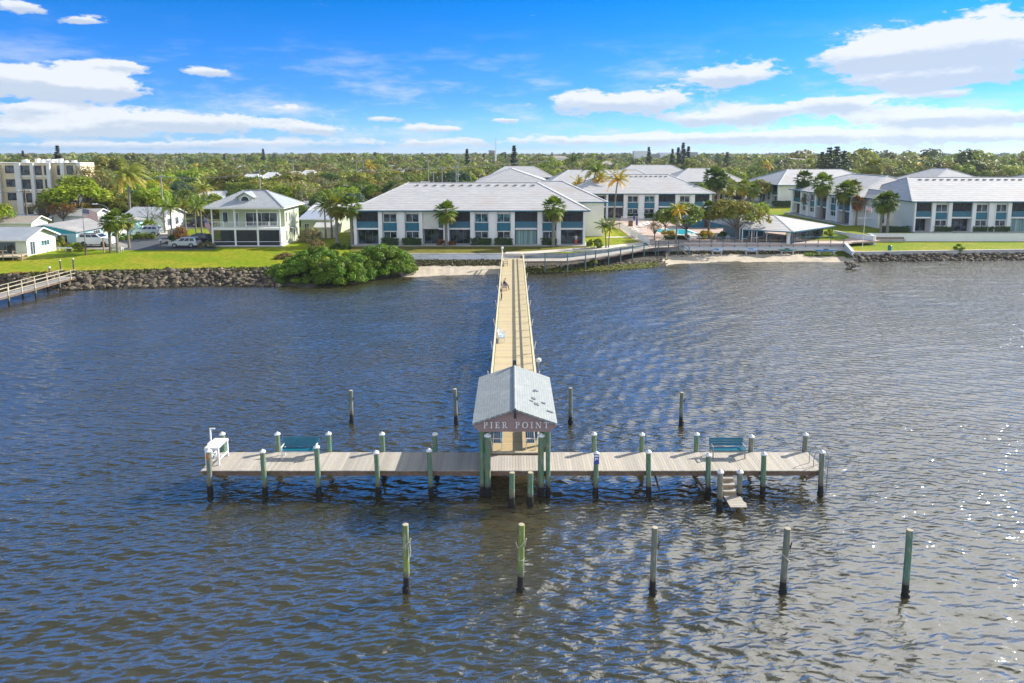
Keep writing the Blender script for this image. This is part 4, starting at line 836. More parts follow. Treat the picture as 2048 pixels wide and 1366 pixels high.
# ------------------------------------------------------------------ roofs
def hip(par, x0, x1, y0, y1, z, zr, m, run=None, axis='x', fascia='teal_paint', th=.22, run2=None, ridgecap='roof_white', name='roof'):
    k = MB()
    if axis == 'x':
        run = (y1 - y0) / 2 * .8 if run is None else run; run2 = run if run2 is None else run2; ym = (y0 + y1) / 2; a, b = (x0 + run, ym, zr), (x1 - run2, ym, zr)
        fs = [(0, 1, 5, 4), (1, 2, 5), (2, 3, 4, 5), (3, 0, 4)]
    else:
        run = (x1 - x0) / 2 * .8 if run is None else run; run2 = run if run2 is None else run2; xm_ = (x0 + x1) / 2; a, b = (xm_, y0 + run, zr), (xm_, y1 - run2, zr)
        fs = [(0, 1, 4), (1, 2, 5, 4), (2, 3, 5), (3, 0, 4, 5)]
    vs = [(x0, y0, z), (x1, y0, z), (x1, y1, z), (x0, y1, z), a, b]
    o = k.add(vs, fs).build(name, m, par)
    c = MB(); 
    if run > .01: prs = [(0, 4), (1, 5 if axis == 'x' else 4), (2, 5), (3, 4 if axis == 'x' else 5), (4, 5)]
    else: prs = [(4, 5)]
    for i, j in prs: c.beam(Vector(vs[i]) + Vector((0, 0, .02)), Vector(vs[j]) + Vector((0, 0, .04)), .28, .08)
    c.build('ridge_cap', ridgecap, o)
    if fascia:
        f = MB(); e = .012; f.box(x0 + e, x1 - e, y0 + e, y0 + .08, z - th, z + .01); f.box(x0 + e, x1 - e, y1 - .08, y1 - e, z - th, z + .01); f.box(x0 + e, x0 + .08, y0 + .08, y1 - .08, z - th, z + .01); f.box(x1 - .08, x1 - e, y0 + .08, y1 - .08, z - th, z + .01); f.build('fascia', fascia, par)
        s = MB(); s.box(x0 + .08, x1 - .08, y0 + .08, y1 - .08, z - th, z - th + .04); s.build('soffit', 'white_wall', par)
    return o
def window(par, x0, x1, z0, z1, y, glass='glass', mull=1, frame='white_paint', side=None, fw=.07):
    """window in the plane y (facing -y) or, with side=+-1, in the plane x=y facing that way"""
    def B(k, a, b, c0, c1, d0, d1):
        if side is None: k.box(a, b, y - d1, y - d0, c0, c1)
        else: k.box(*(sorted((y + side * d0, y + side * d1))), a, b, c0, c1)
    k = MB(); B(k, x0, x1, z0, z0 + fw, .0, .07); B(k, x0, x1, z1 - fw, z1, .0, .07); B(k, x0, x0 + fw, z0 + fw, z1 - fw, 0, .07); B(k, x1 - fw, x1, z0 + fw, z1 - fw, 0, .07)
    for i in range(mull): xm_ = x0 + (x1 - x0) * (i + 1) / (mull + 1); B(k, xm_ - .03, xm_ + .03, z0 + fw, z1 - fw, .0, .06)
    o = k.build('window', frame, par); g = MB(); B(g, x0 + fw, x1 - fw, z0 + fw, z1 - fw, .004, .03); g.build('pane', glass, o); return o
def slider(par, x0, x1, z0, z1, y, n=3, glass='glass'):
    k = MB(); k.box(x0, x1, y - .06, y, z1 - .07, z1)
    for i in range(n + 1): xx = x0 + (x1 - x0 - .06) * i / n; k.box(xx, xx + .06, y - .06, y, z0, z1 - .07)
    o = k.build('sliding_door', 'door_frame', par); g = MB(); g.box(x0 + .02, x1 - .02, y - .03, y - .004, z0, z1 - .07); g.build('pane', glass, o)
MAINBAYS = [(30, 50, 'p'), (50, 215, 'b'), (215, 245, 'p'), (250, 355, 'w'), (358, 415, 'P'), (420, 523, 'w'), (525, 550, 'p'), (550, 672, 'c'), (672, 708, 'bs'), (708, 750, 'p'), (750, 910, 'b'), (912, 945, 'p'), (945, 1050, 'w'), (1053, 1112, 'P'), (1115, 1218, 'w'), (1220, 1250, 'p'), (1252, 1420, 'bc'), (1422, 1458, 'p'), (1460, 1565, 'w'), (1567, 1600, 'p'), (1600, 1768, 'b'), (1768, 1785, 'p')]
def condo(label, loc, rz, W, D, bays, b0, b1, H=5.5, zr=9.7, run=8., axis='x', depth=1.5, detail=2, extra=None, sidewin=(), run2=None, roofm='roof_pale', vents=0):
    t = thing('condo_building', label, 'condo building', loc, rz, 'low two storey condo buildings with pale hip roofs'); U = lambda q: (q - b0) / (b1 - b0) * W
    k = MB(); k.box(0, W, depth, D, 0, H)
    for a, b, kd in bays:
        if kd in 'wpPc': k.box(U(a) - (.0 if kd != 'w' else .05), U(b) + (.0 if kd != 'w' else .05), .12 if kd != 'c' else .3, depth - .001, 0 if kd != 'c' else 2.6, H - .001)
    k.build('wall', 'cream_wall', t)
    k = MB(); k.box(-.35, W + .35, -1.6, D, -.5, .10); k.build('foundation_slab', 'concrete', t)
    hip(t, -.75, W + .75, -.75, D + .75, H + .22, zr, roofm, run, axis, run2=run2)
    for i in range(vents):
        v = MB(); xv = run + 1 + (W - 2 * run - 1) * i / max(1, vents - 1); ym_ = D / 2 - 1.3; zv = zr - (zr - H) * 1.3 / (D / 2 + .75); v.box(xv - .25, xv + .25, ym_ - .2, ym_ + .2, zv, zv + .22); v.build('roof_vent', 'grey_wall', t)
    for a, b, kd in bays:
        x0, x1 = U(a), U(b)
        if kd in 'pP':
            w = MB(); y0 = -.22 if kd == 'P' else -.32; w.box(x0, x1, y0, .118, 0.1, H - .002)
            if kd == 'P' and x1 - x0 > .8: w.box(x0 - .02, x0 + .14, -.36, y0 + .02, .1, H - .004); w.box(x1 - .14, x1 + .02, -.36, y0 + .02, .1, H - .004)
            w.build('pilaster', 'white_wall', t)
        elif kd == 'w':
            window(t, x0 + .05, x1 - .05, 3.72, 5.12, .115, 'glass_teal' if int(a) % 2 else 'glass', 1); window(t, x0 + .05, x1 - .05, 1.12, 2.22, .115, 'glass', 1)
            s = MB(); s.box(x0 + .03, x1 - .03, .04, .118, 2.32, 3.62); s.build('spandrel_panel', 'teal_paint', t)
        elif kd == 'c':
            s = MB(); s.box(x0, x1, .0, .298, 2.65, H - .003); s.build('cream_panel', 'cream_wall', t); slider(t, x0 + .1, x1 + (.8 if b < 700 else 0), .1, 2.45, depth - .01, 3)
        elif kd[0] == 'b':
            s = MB(); s.box(x0, x1, -.05, depth - .002, 2.52, 2.80); s.build('balcony_slab', 'white_wall', t)
            s = MB(); n = max(3, int((x1 - x0) / .28)) if detail > 1 else 5; s.box(x0, x1, .02, .06, 2.82, 3.78)
            for j in range(n + 1): xx = x0 + (x1 - x0 - .06) * j / n; s.box(xx, xx + .05, -.02, .018, 2.84, 3.74)
            s.box(x0, x1, -.05, .08, 3.782, 3.85); s.build('balcony_railing', 'teal_rail', t)
            slider(t, x0 + .15, x1 - .15, 2.82, 5.0, depth - .01, 3, 'glass'); slider(t, x0 + .05, x1 - .05, .1, 2.42, (.9 if int(a) % 3 else depth - .01) if kd != 'bc' else .5, 3 + int(a) % 2, 'curtain' if kd == 'bc' else 'glass')
            if kd != 'bs':
                s = MB(); s.box(x0, x1, .1, .13, 3.86, H); o = s.build('insect_screen', 'screen', t)
                s = MB(); s.box(x0, x1, .1, .13, .12, 2.5); 
                s = MB()
                for j in range(1, 4): xx = x0 + (x1 - x0) * j / 4; s.box(xx - .025, xx + .025, .06, .098, 3.86, H)
                s.box(x0, x1, .061, .097, 5.2, 5.26)
                s.build('screen_frame', 'dark_metal', t)
    for (sd_, v0, v1, z0, z1) in sidewin: window(t, v0, v1, z0, z1, 0 - .001 if sd_ < 0 else W + .001, 'glass_teal', 1, side=sd_)
    return t
# main condo facing the pier
c0 = P(708, 490.5, 2.05); c1 = P(1170.5, 490.5, 2.05)
A_ = condo('long white condo with teal balconies directly behind the pier walkway', (c0.x, c0.y + .6, 2.02), 0, c1.x - c0.x, 21, MAINBAYS, 30, 1785, vents=14, run=8.2)
# rear wing: blank sunlit end wall to the right of the main block
W_ = c1.x - c0.x
rwg = MB(); yw = 11.5
q0 = V(1168, 470, c0.y + yw).x - c0.x; q1 = V(1208, 470, c0.y + yw).x - c0.x
k = MB(); k.box(q0 - 14, q1, yw, 27, 0, 6.2); k.build('rear_wing', 'cream_wall', A_); hip(A_, q0 - 15, q1 + .6, yw - .6, 27.6, 6.25, 9.6, 'roof_pale', 7.5, 'x', name='rear_roof')
# second condo behind the pool
B2 = [(0, 28, 'p'), (30, 120, 'b'), (122, 140, 'p'), (142, 250, 'bs'), (250, 265, 'p'), (265, 388, 'b'), (390, 420, 'P'), (422, 508, 'w'), (510, 555, 'P'), (557, 640, 'w'), (642, 670, 'p'), (672, 805, 'b'), (807, 840, 'p'), (842, 925, 'w'), (927, 962, 'P'), (964, 1080, 'b'), (1082, 1098, 'p')]
bq = P(1150, 437, 2.1); bq1 = P(1421, 437, 2.1)
condo('wide condo behind the swimming pool and windblown coconut palms', (bq.x, bq.y, 2.1), 0, bq1.x - bq.x, 20, B2, 0, 1098, vents=12, run=8.5)
# right hand condos
R1 = [(0, 12, 'p'), (12, 130, 'b'), (132, 160, 'P'), (162, 252, 'w'), (254, 282, 'P'), (284, 430, 'b'), (432, 460, 'P'), (462, 550, 'w'), (552, 602, 'P'), (604, 692, 'w'), (694, 722, 'P'), (724, 860, 'bc'), (862, 890, 'P'), (892, 980, 'w'), (982, 1030, 'P'), (1032, 1120, 'w'), (1122, 1150, 'P'), (1152, 1290, 'b'), (1292, 1310, 'p')]
rq = P(1824, 464, 2.42); sc = (P(2048, 464, 2.42).x - rq.x) / 835
condo('condo at the right edge above the white retaining wall', (rq.x, rq.y, 2.42), 0, 1310 * sc, 21, R1, 0, 1310, vents=16, run=5.2, sidewin=())
o = COL.objects
RW = thing('condo_wing', 'blank cream annex left of the right edge condo with one tall window', 'condo wing', (rq.x - 3.2, rq.y + 6.2, 2.42)); MB().box(0, 3.4, 0, 12, 0, 5.6).build('wall', 'cream_wall', RW)
hip(RW, -.6, 4.6, -.5, 12.5, 5.7, 7.2, 'roof_pale', 1.5, 'y'); window(RW, .5, 1.3, .9, 4.6, -.001, 'glass_teal', 0)
R2B = [(0, 20, 'p'), (20, 120, 'b'), (122, 140, 'p'), (142, 200, 'w'), (202, 232, 'P'), (234, 300, 'w'), (302, 320, 'p'), (322, 440, 'b'), (442, 470, 'P'), (472, 540, 'w'), (542, 560, 'p'), (562, 680, 'b'), (682, 700, 'p')]
g = P(1704, 451, 2.4); condo('condo turned sideways behind the sabal palms and flagpole', (g.x, g.y + 30, 2.4), -PI / 2, 30, 21, R2B, 0, 700, zr=9.7, run=8, vents=0)
g = P(1604, 411, 2.4); c3 = condo('farther sideways condo with blank white end wall', (g.x - 6.5, g.y + 26, 2.4), -PI / 2, 26, 30, R2B, 0, 700, zr=9.7, run=8, axis='y')
for (x, y, W, D, lab, ax) in ((P(1757, 380, 2.4).x + 40, 232, 26, 20, 'distant pale condo roof in front of the right hand woods', 'x'), (132, 215, 18, 22, 'distant condo roof just beyond the right edge condo ridge', 'y'),
                              (10.5, 198, 34, 20, 'second row condo behind the palms left of the pool condo', 'x'), (-11, 214, 22, 30, 'condo gable roof rising behind the main condo ridge', 'y'), (-9, 256, 24, 18, 'small far condo roof behind the main condo', 'x'), (44, 282, 30, 18, 'far condo roof behind the pool condo', 'x')):
    condo(lab, (x, y, 2.1), 0, W, D, [(0, 6, 'p'), (6, 30, 'b'), (32, 36, 'P'), (38, 50, 'w'), (52, 56, 'P'), (58, 70, 'w'), (72, 76, 'p'), (76, 98, 'b'), (98, 100, 'p')], 0, 100, run=7.5 if ax == 'x' else 8, axis=ax, detail=1)
g = P(1345, 399, 2.3); g1 = P(1488, 399, 2.3)
condo('third row condo behind the tall sabal palms and garden', (g.x, g.y, 2.2), 0, g1.x - g.x, 19, [(0, 4, 'p'), (4, 20, 'b'), (21, 25, 'P'), (26, 34, 'w'), (36, 40, 'P'), (41, 49, 'w'), (51, 55, 'p'), (55, 70, 'b'), (71, 75, 'P'), (76, 84, 'w'), (86, 98, 'b'), (98, 100, 'p')], 0, 100, run=8, detail=1)
# ------------------------------------------------------------------ two storey porch house
h0 = P(425, 492.5, 2.05); h1 = P(563, 492.5, 2.05); W = h1.x - h0.x
t = thing('porch_house', 'two storey pale green house with white columned porches and metal hip roof', 'house', (h0.x, h0.y, 2.02)); D = 9.5; pd = 2.1; H = 6.15
MB().box(.5, W, pd, D, 0, H).build('wall', 'green_wall', t); MB().box(W - .0 + .001, W + .004, pd + .2, D - .2, .05, H - .1).build('side_wall_sun_tone', 'yellow_sunlit_wall', t)  # lighter sheet puts the sunlight into the side wall's colour
hip(t, -.9, W + .9, -.7, D + .7, H + .16, 8.75, 'roof_metal', 4.6, 'x', fascia='cream_wall', ridgecap='roof_metal')
MB().box(0, W, 0, pd - .002, 2.72, 2.98).build('porch_floor', 'white_wall', t); MB().box(-.3, W + .3, -.4, D + .2, -.4, .1).build('foundation_slab', 'concrete', t)
cxs = [0, W * .328, W * .655, W - .22]
for cx in cxs:
    MB().box(cx, cx + .22, .0, .22, .1, 2.718).build('porch_column', 'white_wall', t); MB().box(cx + .02, cx + .2, .02, .2, 2.982, H - .2).build('porch_column', 'white_wall', t)
MB().box(W - .2, W - .002, .22, pd, .1, 2.71).build('porch_side', 'cream_wall', t)
MB().box(-.02, W + .02, -.02, .24, H - .2, H).build('porch_beam', 'white_wall', t)
for i in range(3):
    a, b = cxs[i] + .22, cxs[i + 1]; k = MB(); k.box(a, b, .07, .11, 3.9, 3.97); k.box(a, b, .07, .11, 3.05, 3.12); n = 15
    for j in range(n + 1): xx = a + (b - a - .03) * j / n; k.box(xx, xx + .03, .075, .105, 3.12, 3.9)
    k.box((a + b) / 2 - .06, (a + b) / 2 + .06, .05, .13, 2.985, 4.02); k.build('balustrade', 'white_paint', t)
    k = MB(); k.box(a, b, .06, .12, .72, .80); k.box(a, b, .06, .12, .1, .16); k.box(a, b, .06, .12, 2.64, 2.715); k.box(a, a + .05, .061, .119, .16, 2.64); k.box(b - .05, b, .061, .119, .16, 2.64); fr = k.build('screen_frame', 'white_paint', t); MB().box(a, b, .085, .095, .16, 2.64).build('insect_screen', 'screen', fr)
window(t, 1.0, 1.9, 3.5, 5.4, pd, 'glass', 0); 
for r_ in (4.45,): pass
window(t, 3.1, 3.65, 3.05, 5.35, pd, 'glass', 1, fw=.1); window(t, 4.7, 10.0, 3.05, 5.35, pd, 'glass', 3, fw=.12); window(t, 1.7, 3.5, .15, 2.4, pd, 'glass_teal', 1); window(t, 7.4, 10.2, .15, 2.4, pd, 'glass_teal', 2)
MB().box(5.0, 5.8, pd - .05, pd - .004, 1.25, 1.8).build('wall_picture', 'rusty_red', t); MB().box(4.4, 6.6, .6, 1.5, .7, .78).build('porch_table', 'white_paint', t)
for (v0, v1, z0, z1) in ((pd + .5, pd + 1.1, 3.6, 5.3), (pd + 2.1, pd + 2.7, 3.6, 5.2), (pd + .3, pd + .9, .6, 2.3), (pd + 4.2, pd + 5.0, .9, 2.3), (pd + 5.5, pd + 6.3, .9, 2.3)): window(t, v0, v1, z0, z1, W + .006, 'glass', 0, side=1)
MB().hexa([(W + .01, pd + 2.4, 2.5), (W + .8, pd + 2.4, 2.3), (W + .8, pd + 3.9, 2.3), (W + .01, pd + 3.9, 2.5), (W + .01, pd + 2.4, 2.62), (W + .8, pd + 2.4, 2.38), (W + .8, pd + 3.9, 2.38), (W + .01, pd + 3.9, 2.62)]).build('door_awning', 'grey_wall', t)
# dormer with arched window
dx = V(493, 392, h0.y + 2.2).x - h0.x; dm = MB(); dm.box(dx - 1.1, dx + 1.1, 1.5, 4.4, 6.9, 7.9); dm.prism([(dx - 1.1, 7.9), (dx + 1.1, 7.9), (dx, 8.55)], 1.5, 4.4); dor = dm.build('dormer', 'green_wall', t)
k = MB()
for s in (-1, 1): k.hexa([(dx + s * 1.5, 1.2, 7.72), (dx, 1.2, 8.6), (dx, 5.4, 8.6), (dx + s * 1.5, 5.0, 7.72), (dx + s * 1.5, 1.2, 7.80), (dx, 1.2, 8.68), (dx, 5.4, 8.68), (dx + s * 1.5, 5.0, 7.80)])
k.build('dormer_roof', 'roof_metal', dor); arc = [(dx + .62 * math.cos(u), 7.25 + .72 * math.sin(u)) for u in [i * PI / 12 for i in range(13)]]
MB().prism([(dx + (a - dx) * 1.22, 7.2 + (b - 7.2) * 1.15) for a, b in arc], 1.44, 1.499).build('arched_frame', 'white_paint', dor); MB().prism(arc, 1.41, 1.439).build('arched_pane', 'glass', dor)
# annexes behind the porch house
def simple_house(label, loc, W, D, H, wallm, roofm_, rise=1.4, axis='x', run=0., name='house', win=(), rz=0., ov=.45, fascia='white_paint', group=None):
    t = thing(name, label, 'house', loc, rz, group); k = MB(); k.box(0, W, 0, D, -.3, H)
    if run == 0.:
        if axis == 'x': k.prism([(0, H), (D, H), (D / 2, H + rise * .97)], .001, W - .001, axis='x')
        else: k.prism([(0, H), (W, H), (W / 2, H + rise * .97)], .001, D - .001)
    k.build('wall', wallm, t)
    if run == 0.:
        r_ = MB(); th = .12; s_ = rise / ((D if axis == 'x' else W) / 2)
        if axis == 'x':
            for y_, ym_ in ((-ov, D / 2), (D + ov, D / 2)): z_ = H - ov * s_ + .04; r_.hexa([(-ov, y_, z_), (W + ov, y_, z_), (W + ov, ym_, H + rise + .04), (-ov, ym_, H + rise + .04), (-ov, y_, z_ + th), (W + ov, y_, z_ + th), (W + ov, ym_, H + rise + .04 + th), (-ov, ym_, H + rise + .04 + th)])
        else:
            for x_, xm_ in ((-ov, W / 2), (W + ov, W / 2)): z_ = H - ov * s_ + .04; r_.hexa([(x_, -ov, z_), (x_, D + ov, z_), (xm_, D + ov, H + rise + .04), (xm_, -ov, H + rise + .04), (x_, -ov, z_ + th), (x_, D + ov, z_ + th), (xm_, D + ov, H + rise + .04 + th), (xm_, -ov, H + rise + .04 + th)])
        ro = r_.build('roof', roofm_, t); fm = MB()
        if axis == 'y':
            for s in (0, 1): fm.beam((W / 2, -ov - .03, H + rise + .1), (-ov if s else W + ov, -ov - .03, H - ov * s_ + .1), .05, .2)
        else:
            for s in (0, 1): fm.beam((W + ov + .03, D / 2, H + rise + .1), (W + ov + .03, -ov if s else D + ov, H - ov * s_ + .1), .05, .2)
            fm.box(-ov, W + ov, -ov - .05, -ov - .005, H - ov * s_ - .02, H - ov * s_ + .15)
        fm.build('fascia', fascia, t)
    else: hip(t, -ov, W + ov, -ov, D + ov, H + .1, H + rise, roofm_, run, axis, fascia=fascia, ridgecap=roofm_, th=.16)
    for w in win:
        if len(w) == 4: window(t, w[0], w[1], w[2], w[3], -.002)
        else: window(t, w[0], w[1], w[2], w[3], (W + .002) if w[4] > 0 else -.002, 'glass', 1, side=w[4])
    return t
q = P(603, 470, 2.1)
simple_house('low grey metal roofed annex beside the porch house', (q.x, q.y, 2.05), 6.0, 12, 2.9, 'green_wall', 'roof_metal', 1.0, 'x', 0., win=((.6, 1.5, .9, 2.2), (3.2, 4.6, .1, 2.2)))
simple_house('long pale roofed house behind the grey annex', (q.x - 3, q.y + 16, 2.05), 10, 12, 3.2, 'white_wall', 'roof_white', 1.0, 'x', 0.)
q = P(640, 472, 2.1); simple_house('tiny white roofed shed between annex and palms', (q.x, q.y - 2, 2.05), 3, 3, 1.9, 'cream_wall', 'roof_white', .5, 'x', 0., name='garden_shed')
# cream house with metal roof at the left edge
q = P(55, 513, 1.95); W = 13.; D = V(108, 500, P(108, 500, 2.0).y).y - q.y
t = simple_house('small cream house with ribbed white metal roof and rear deck', (q.x - W, q.y, 1.95), W, max(D, 5.6), 2.55, 'yellow_sunlit_wall', 'roof_metal', 1.25, 'x', 0., ov=.5)
D = max(D, 5.6); MB().box(W + .001, W + .03, .02, D - .02, .0, 2.5).build('end_wall_sheet', 'white_wall', t); slider(t, W - 5.4, W - 1.6, .25, 2.1, -.004, 3)  # paler sheet over the right end wall
window(t, .6, 1.7, .1, 2.1, W + .032, 'glass', 1, side=1); window(t, 3.0, 4.9, 1.1, 1.95, W + .032, 'glass_teal', 2, side=1)
k = MB(); k.box(2, W + .5, -3.4, -.1, .35, .45); k.build('rear_deck', 'wood_rail', t); k = MB()
for i in range(9): xx = 2.1 + (W - 1.8) * i / 8; k.box(xx, xx + .1, -3.4, -3.3, -.5, 1.3)
k.box(2, W - .5, -3.42, -3.28, 1.3, 1.38); k.box(2, W - .5, -3.38, -3.32, .85, .92); k.build('deck_railing', 'wood_tan', t)
k = MB(); 
for i in range(3): k.box(W + .5 + i * .3, W + .8 + i * .3, -3.3, -1.6, .28 - i * .14, .34 - i * .14)
k.beam((W + .4, -3.35, 1.3), (W + 1.6, -3.35, .75), .08, .06); k.box(W + 1.55, W + 1.65, -3.4, -3.3, -.4, .8); k.build('deck_steps', 'wood_tan', t)
# white planter fence and bench by the cream house
q = P(85, 505, 2.0); t = thing('picket_fence', 'short white slatted fence beside the cream house', 'fence', (q.x, q.y + 1.0, 1.95))
for i in range(5): MB().box(i * .95, i * .95 + .08, 0, .08, 0, .75).build('fence_post', 'white_paint', t)
MB().box(0, 3.9, -.02, .02, .5, .72).build('fence_board', 'white_paint', t)
# turquoise house
q = P(152, 493, 2.05); W = 9.4
t = simple_house('turquoise gabled house with long grey roof and white trim', (q.x - W, q.y + .3, 2.0), W, 20, 2.45, 'pale_aqua_wall', 'roof_tar', 1.05, 'y', 0., ov=.5, win=((6.3, 8.0, .5, 1.9),))
MB().prism([(-.0, 2.1), (W, 2.1), (W, 2.42), (W / 2, 3.4), (0, 2.42)], -.03, -.004).build('gable_panel', 'turquoise_wall', t)
window(t, .5, 1.5, .3, 2.1, W + .002, 'glass', 1, side=1); window(t, 4.5, 6.3, 1.0, 2.1, W + .002, 'glass', 2, side=1); MB().box(W + .002, W + .05, 7.2, 8.2, .0, 2.1).build('door', 'white_paint', t)
window(t, 11.5, 14.5, .3, 2.1, W + .002, 'white_wall', 3, side=1)
q = P(330, 459, 2.1); simple_house('white house with pale blue shining roof behind the palms', (q.x - 7.6, q.y, 2.05), 7.6, 8, 2.7, 'white_wall', 'roof_metal', 1.3, 'x', 0., win=((1.0, 2.2, .6, 2.0), (1., 2.2, .6, 2.1, 1), (4.2, 5.6, .6, 2.1, 1)))
q = P(385, 447, 2.1); simple_house('pale blue roofed house mostly hidden by palms', (q.x, q.y + 14, 2.05), 12, 9, 3.2, 'white_wall', 'roof_metal', 1.4, 'x', 3.)
q = P(10, 455, 2.1); t = thing('carport', 'open carport with flat pale blue roof at the left edge', 'carport', (q.x - 3, q.y - 5, 2.05)); MB().box(0, 10, 0, 5.5, 2.5, 2.72).build('roof', 'roof_metal', t)
for xx in (.2, 3.3, 6.5, 9.6): MB().box(xx, xx + .15, .2, .35, 0, 2.498).build('carport_post', 'grey_wall', t)
q = P(40, 462, 2.1); simple_house('small shed with tan roof and white gable beside the carport', (q.x, q.y - 6, 2.05), 6.5, 4.5, 2.3, 'cream_wall', 'roof_tan', .9, 'x', 0., name='garden_shed')
q = P(95, 455, 2.1); simple_house('dark roofed outbuilding behind the turquoise house', (q.x, q.y + 2, 2.05), 8, 6, 2.3, 'white_wall', 'roof_grey', 1.0, 'x', 0., name='outbuilding')
# four storey apartments at the left
ya = 158.; xr = V(168, 400, ya).x; t = thing('apartment_block', 'four storey tan apartment block with white pilasters at the left edge', 'apartment block', (xr, ya, 2.0)); HA = V(0, 327, ya).z - 2.0; fl = HA / 4
segs = [(-4.0, 0, 1.0, 'scr'), (-9.8, -4.2, .0, 'two'), (-18.5, -9.8, .6, 'one'), (-26, -18.5, 1.4, 'two'), (-36, -26, 2.2, 'one')]
px2x = lambda px: V(px, 380, ya).x - xr
wl_ = MB()
S = [(px2x(130), 0, .0), (px2x(108), px2x(130), .0), (px2x(50), px2x(108), 1.2), (px2x(9), px2x(50), .4), (px2x(-60), px2x(9), 1.0), (px2x(-140), px2x(-60), .0)]
for a, b, off in S: wl_.box(a, b - .002, -off, 5, -.2, HA)
wl_.build('wall', 'tan_wall', t)
for px, off, w in ((163, .0, .9), (130, .0, .9), (109, 1.2, .8), (77, 1.2, .7), (48, 1.2, 1.3), (6, 1.0, 1.0), (-60, 1.0, 1.0)):
    xx = px2x(px); MB().box(xx - w / 2, xx + w / 2, -off - .45, -off - .004, -.2, HA + .06).build('pilaster', 'cream_wall', t)
wins = [(118, 127, 0), (137, 150, 0), (156, 161, 0), (76 + 5, 97 - 3, 1.2), (53, 70, 1.2), (99, 106, 1.2), (17, 35, .4), (-4, 2, 1.0), (-40, -20, 1.0)]
for f in range(4):
    for a, b, off in wins:
        if f < 3 and a in (17,) and f == 0: continue
        x0, x1 = px2x(a), px2x(b); zz = f * fl
        window(t, x0, x1, zz + (.5 if a != 17 else .95), zz + fl - .45, -off - .003, 'glass', 1, frame='dark_metal'); 
        if a not in (17,): MB().box(x0 - .1, x1 + .1, -off - .1, -off - .004, zz + .15, zz + .4).build('sill_band', 'white_wall', t)
MB().box(px2x(-140), 0, -.3, 5, HA + .065, HA + .2).build('parapet', 'cream_wall', t)
rr = random.Random(3)
for i in range(12): xx = px2x(rr.uniform(2, 140)); yy = rr.uniform(1.2, 3.6); MB().box(xx, xx + rr.uniform(.5, .9), yy, yy + 1, HA + .25, HA + rr.uniform(.5, 1.1)).build('rooftop_unit', 'white_paint', t)
# small far houses showing among the trees: (px left, px right, y of ridge, distance, storeys z ridge, roof)
FH = [(486, 524, 338, 262, 9, 'roof_white', 'long white roof among trees, leftmost of the pale row'), (530, 562, 336, 285, 9, 'roof_white', 'white roof behind the leftmost pale roof'), (578, 604, 335, 300, 9, 'roof_white', 'white roof right of the centre pole among trees'), (606, 632, 334, 320, 9, 'roof_white', 'small white roof next to the treetops, rightmost of the pale row'),
      (457, 500, 327, 380, 10, 'roof_grey', 'blue grey gabled house in front of the far woods'), (755, 812, 327, 390, 10, 'roof_grey', 'long grey roofed house beyond the yellow crowned tree'), (800, 838, 331, 330, 9, 'roof_grey', 'grey roofed house right of the long grey one'), (712, 756, 333, 330, 9, 'roof_grey', 'grey flat looking roof left of the golden palm'),
      (838, 862, 345, 230, 7.5, 'roof_grey', 'dark grey low roof beneath two poles'), (868, 902, 347, 215, 7.5, 'roof_grey', 'brown grey low hip roof left of the condo ridge'), (1195, 1226, 320, 420, 12, 'roof_tan', 'tan roofed house beyond the condo roofs'), (660, 690, 323, 430, 9.5, 'roof_white', 'tiny pale roof far among the treetops'), (1070, 1140, 313, 640, 14, 'roof_tan', 'long red roofed building on the far treeline'),
      (930, 975, 316, 560, 12.5, 'roof_tan', 'pale far house left of the striped tower'), (392, 470, 356, 190, 6.5, 'roof_white', 'pale roof glimpsed between palms left of the porch house'), (600, 640, 372, 165, 5.5, 'roof_white', 'low white roof behind the big grey tree'), (300, 330, 332, 330, 9, 'roof_tan', 'small tan roof behind the tall coconut palm')]
for (a, b, py, Y, zr_, rm_, lab) in FH:
    x0, x1 = V(a, py, Y).x, V(b, py, Y).x; H = zr_ - 2 - 2.4
    simple_house(lab, (x0, Y - 6, 2.0), x1 - x0, 12, H, 'white_wall', rm_, 2.3, 'x', min(4.5, (x1 - x0) * .3), group='distant houses among the trees', win=((1, 2.2, H - 2, H - .7), (4, 5.5, H - 2, H - .7)))
Y = 900; t = thing('school_building', 'long white flat roofed building on the far treeline', 'building', (V(1268, 315, Y).x, Y, 2)); MB().box(0, 18, 0, 12, 0, 17).build('stair_tower', 'white_wall', t); MB().box(18, 44, 2, 14, 0, 13).build('wall', 'grey_wall', t); MB().box(34, 82, -2, 10, 0, 14.8).build('hall', 'white_wall', t); MB().box(70, 82.5, -3, 0, 0, 15.5).build('porch', 'roof_grey', t)
Y = 1100; xx = V(984.5, 315, Y).x; t = thing('water_tower', 'short red and white striped tower with dark flared top', 'tower', (xx, Y, 2)); k = MB(); k.tube([(0, 0, 0), (0, 0, 10)], 4, 14); k.build('shaft', 'white_wall', t); MB().tube([(0, 0, 10), (0, 0, 13)], 4.1, 14).build('red_band', 'rusty_red', t); MB().tube([(0, 0, 13), (0, 0, 14.5), (0, 0, 18), (0, 0, 18.6)], [4, 5.6, 6.0, 5.2], 14).build('tank', 'grey_wall', t)
Y = 500; t = thing('radio_mast', 'very thin lattice radio mast above the far trees', 'mast', (V(991, 315, Y).x, Y, 2)); hm = V(991, 277, Y).z - 2
k = MB()
for i in range(3): an = i * 2.1; k.tube([(.45 * math.cos(an), .45 * math.sin(an), 0), (.3 * math.cos(an), .3 * math.sin(an), hm)], .06, 4)
z = 1
while z < hm: k.beam((-.35, 0, z), (.35, .1, z + .8), .05, .05); z += 1.4
k.build('lattice', 'grey_metal', t); MB().tube([(0, 0, 0), (0, 0, 15)], .55, 8).build('pole', 'white_wall', t)
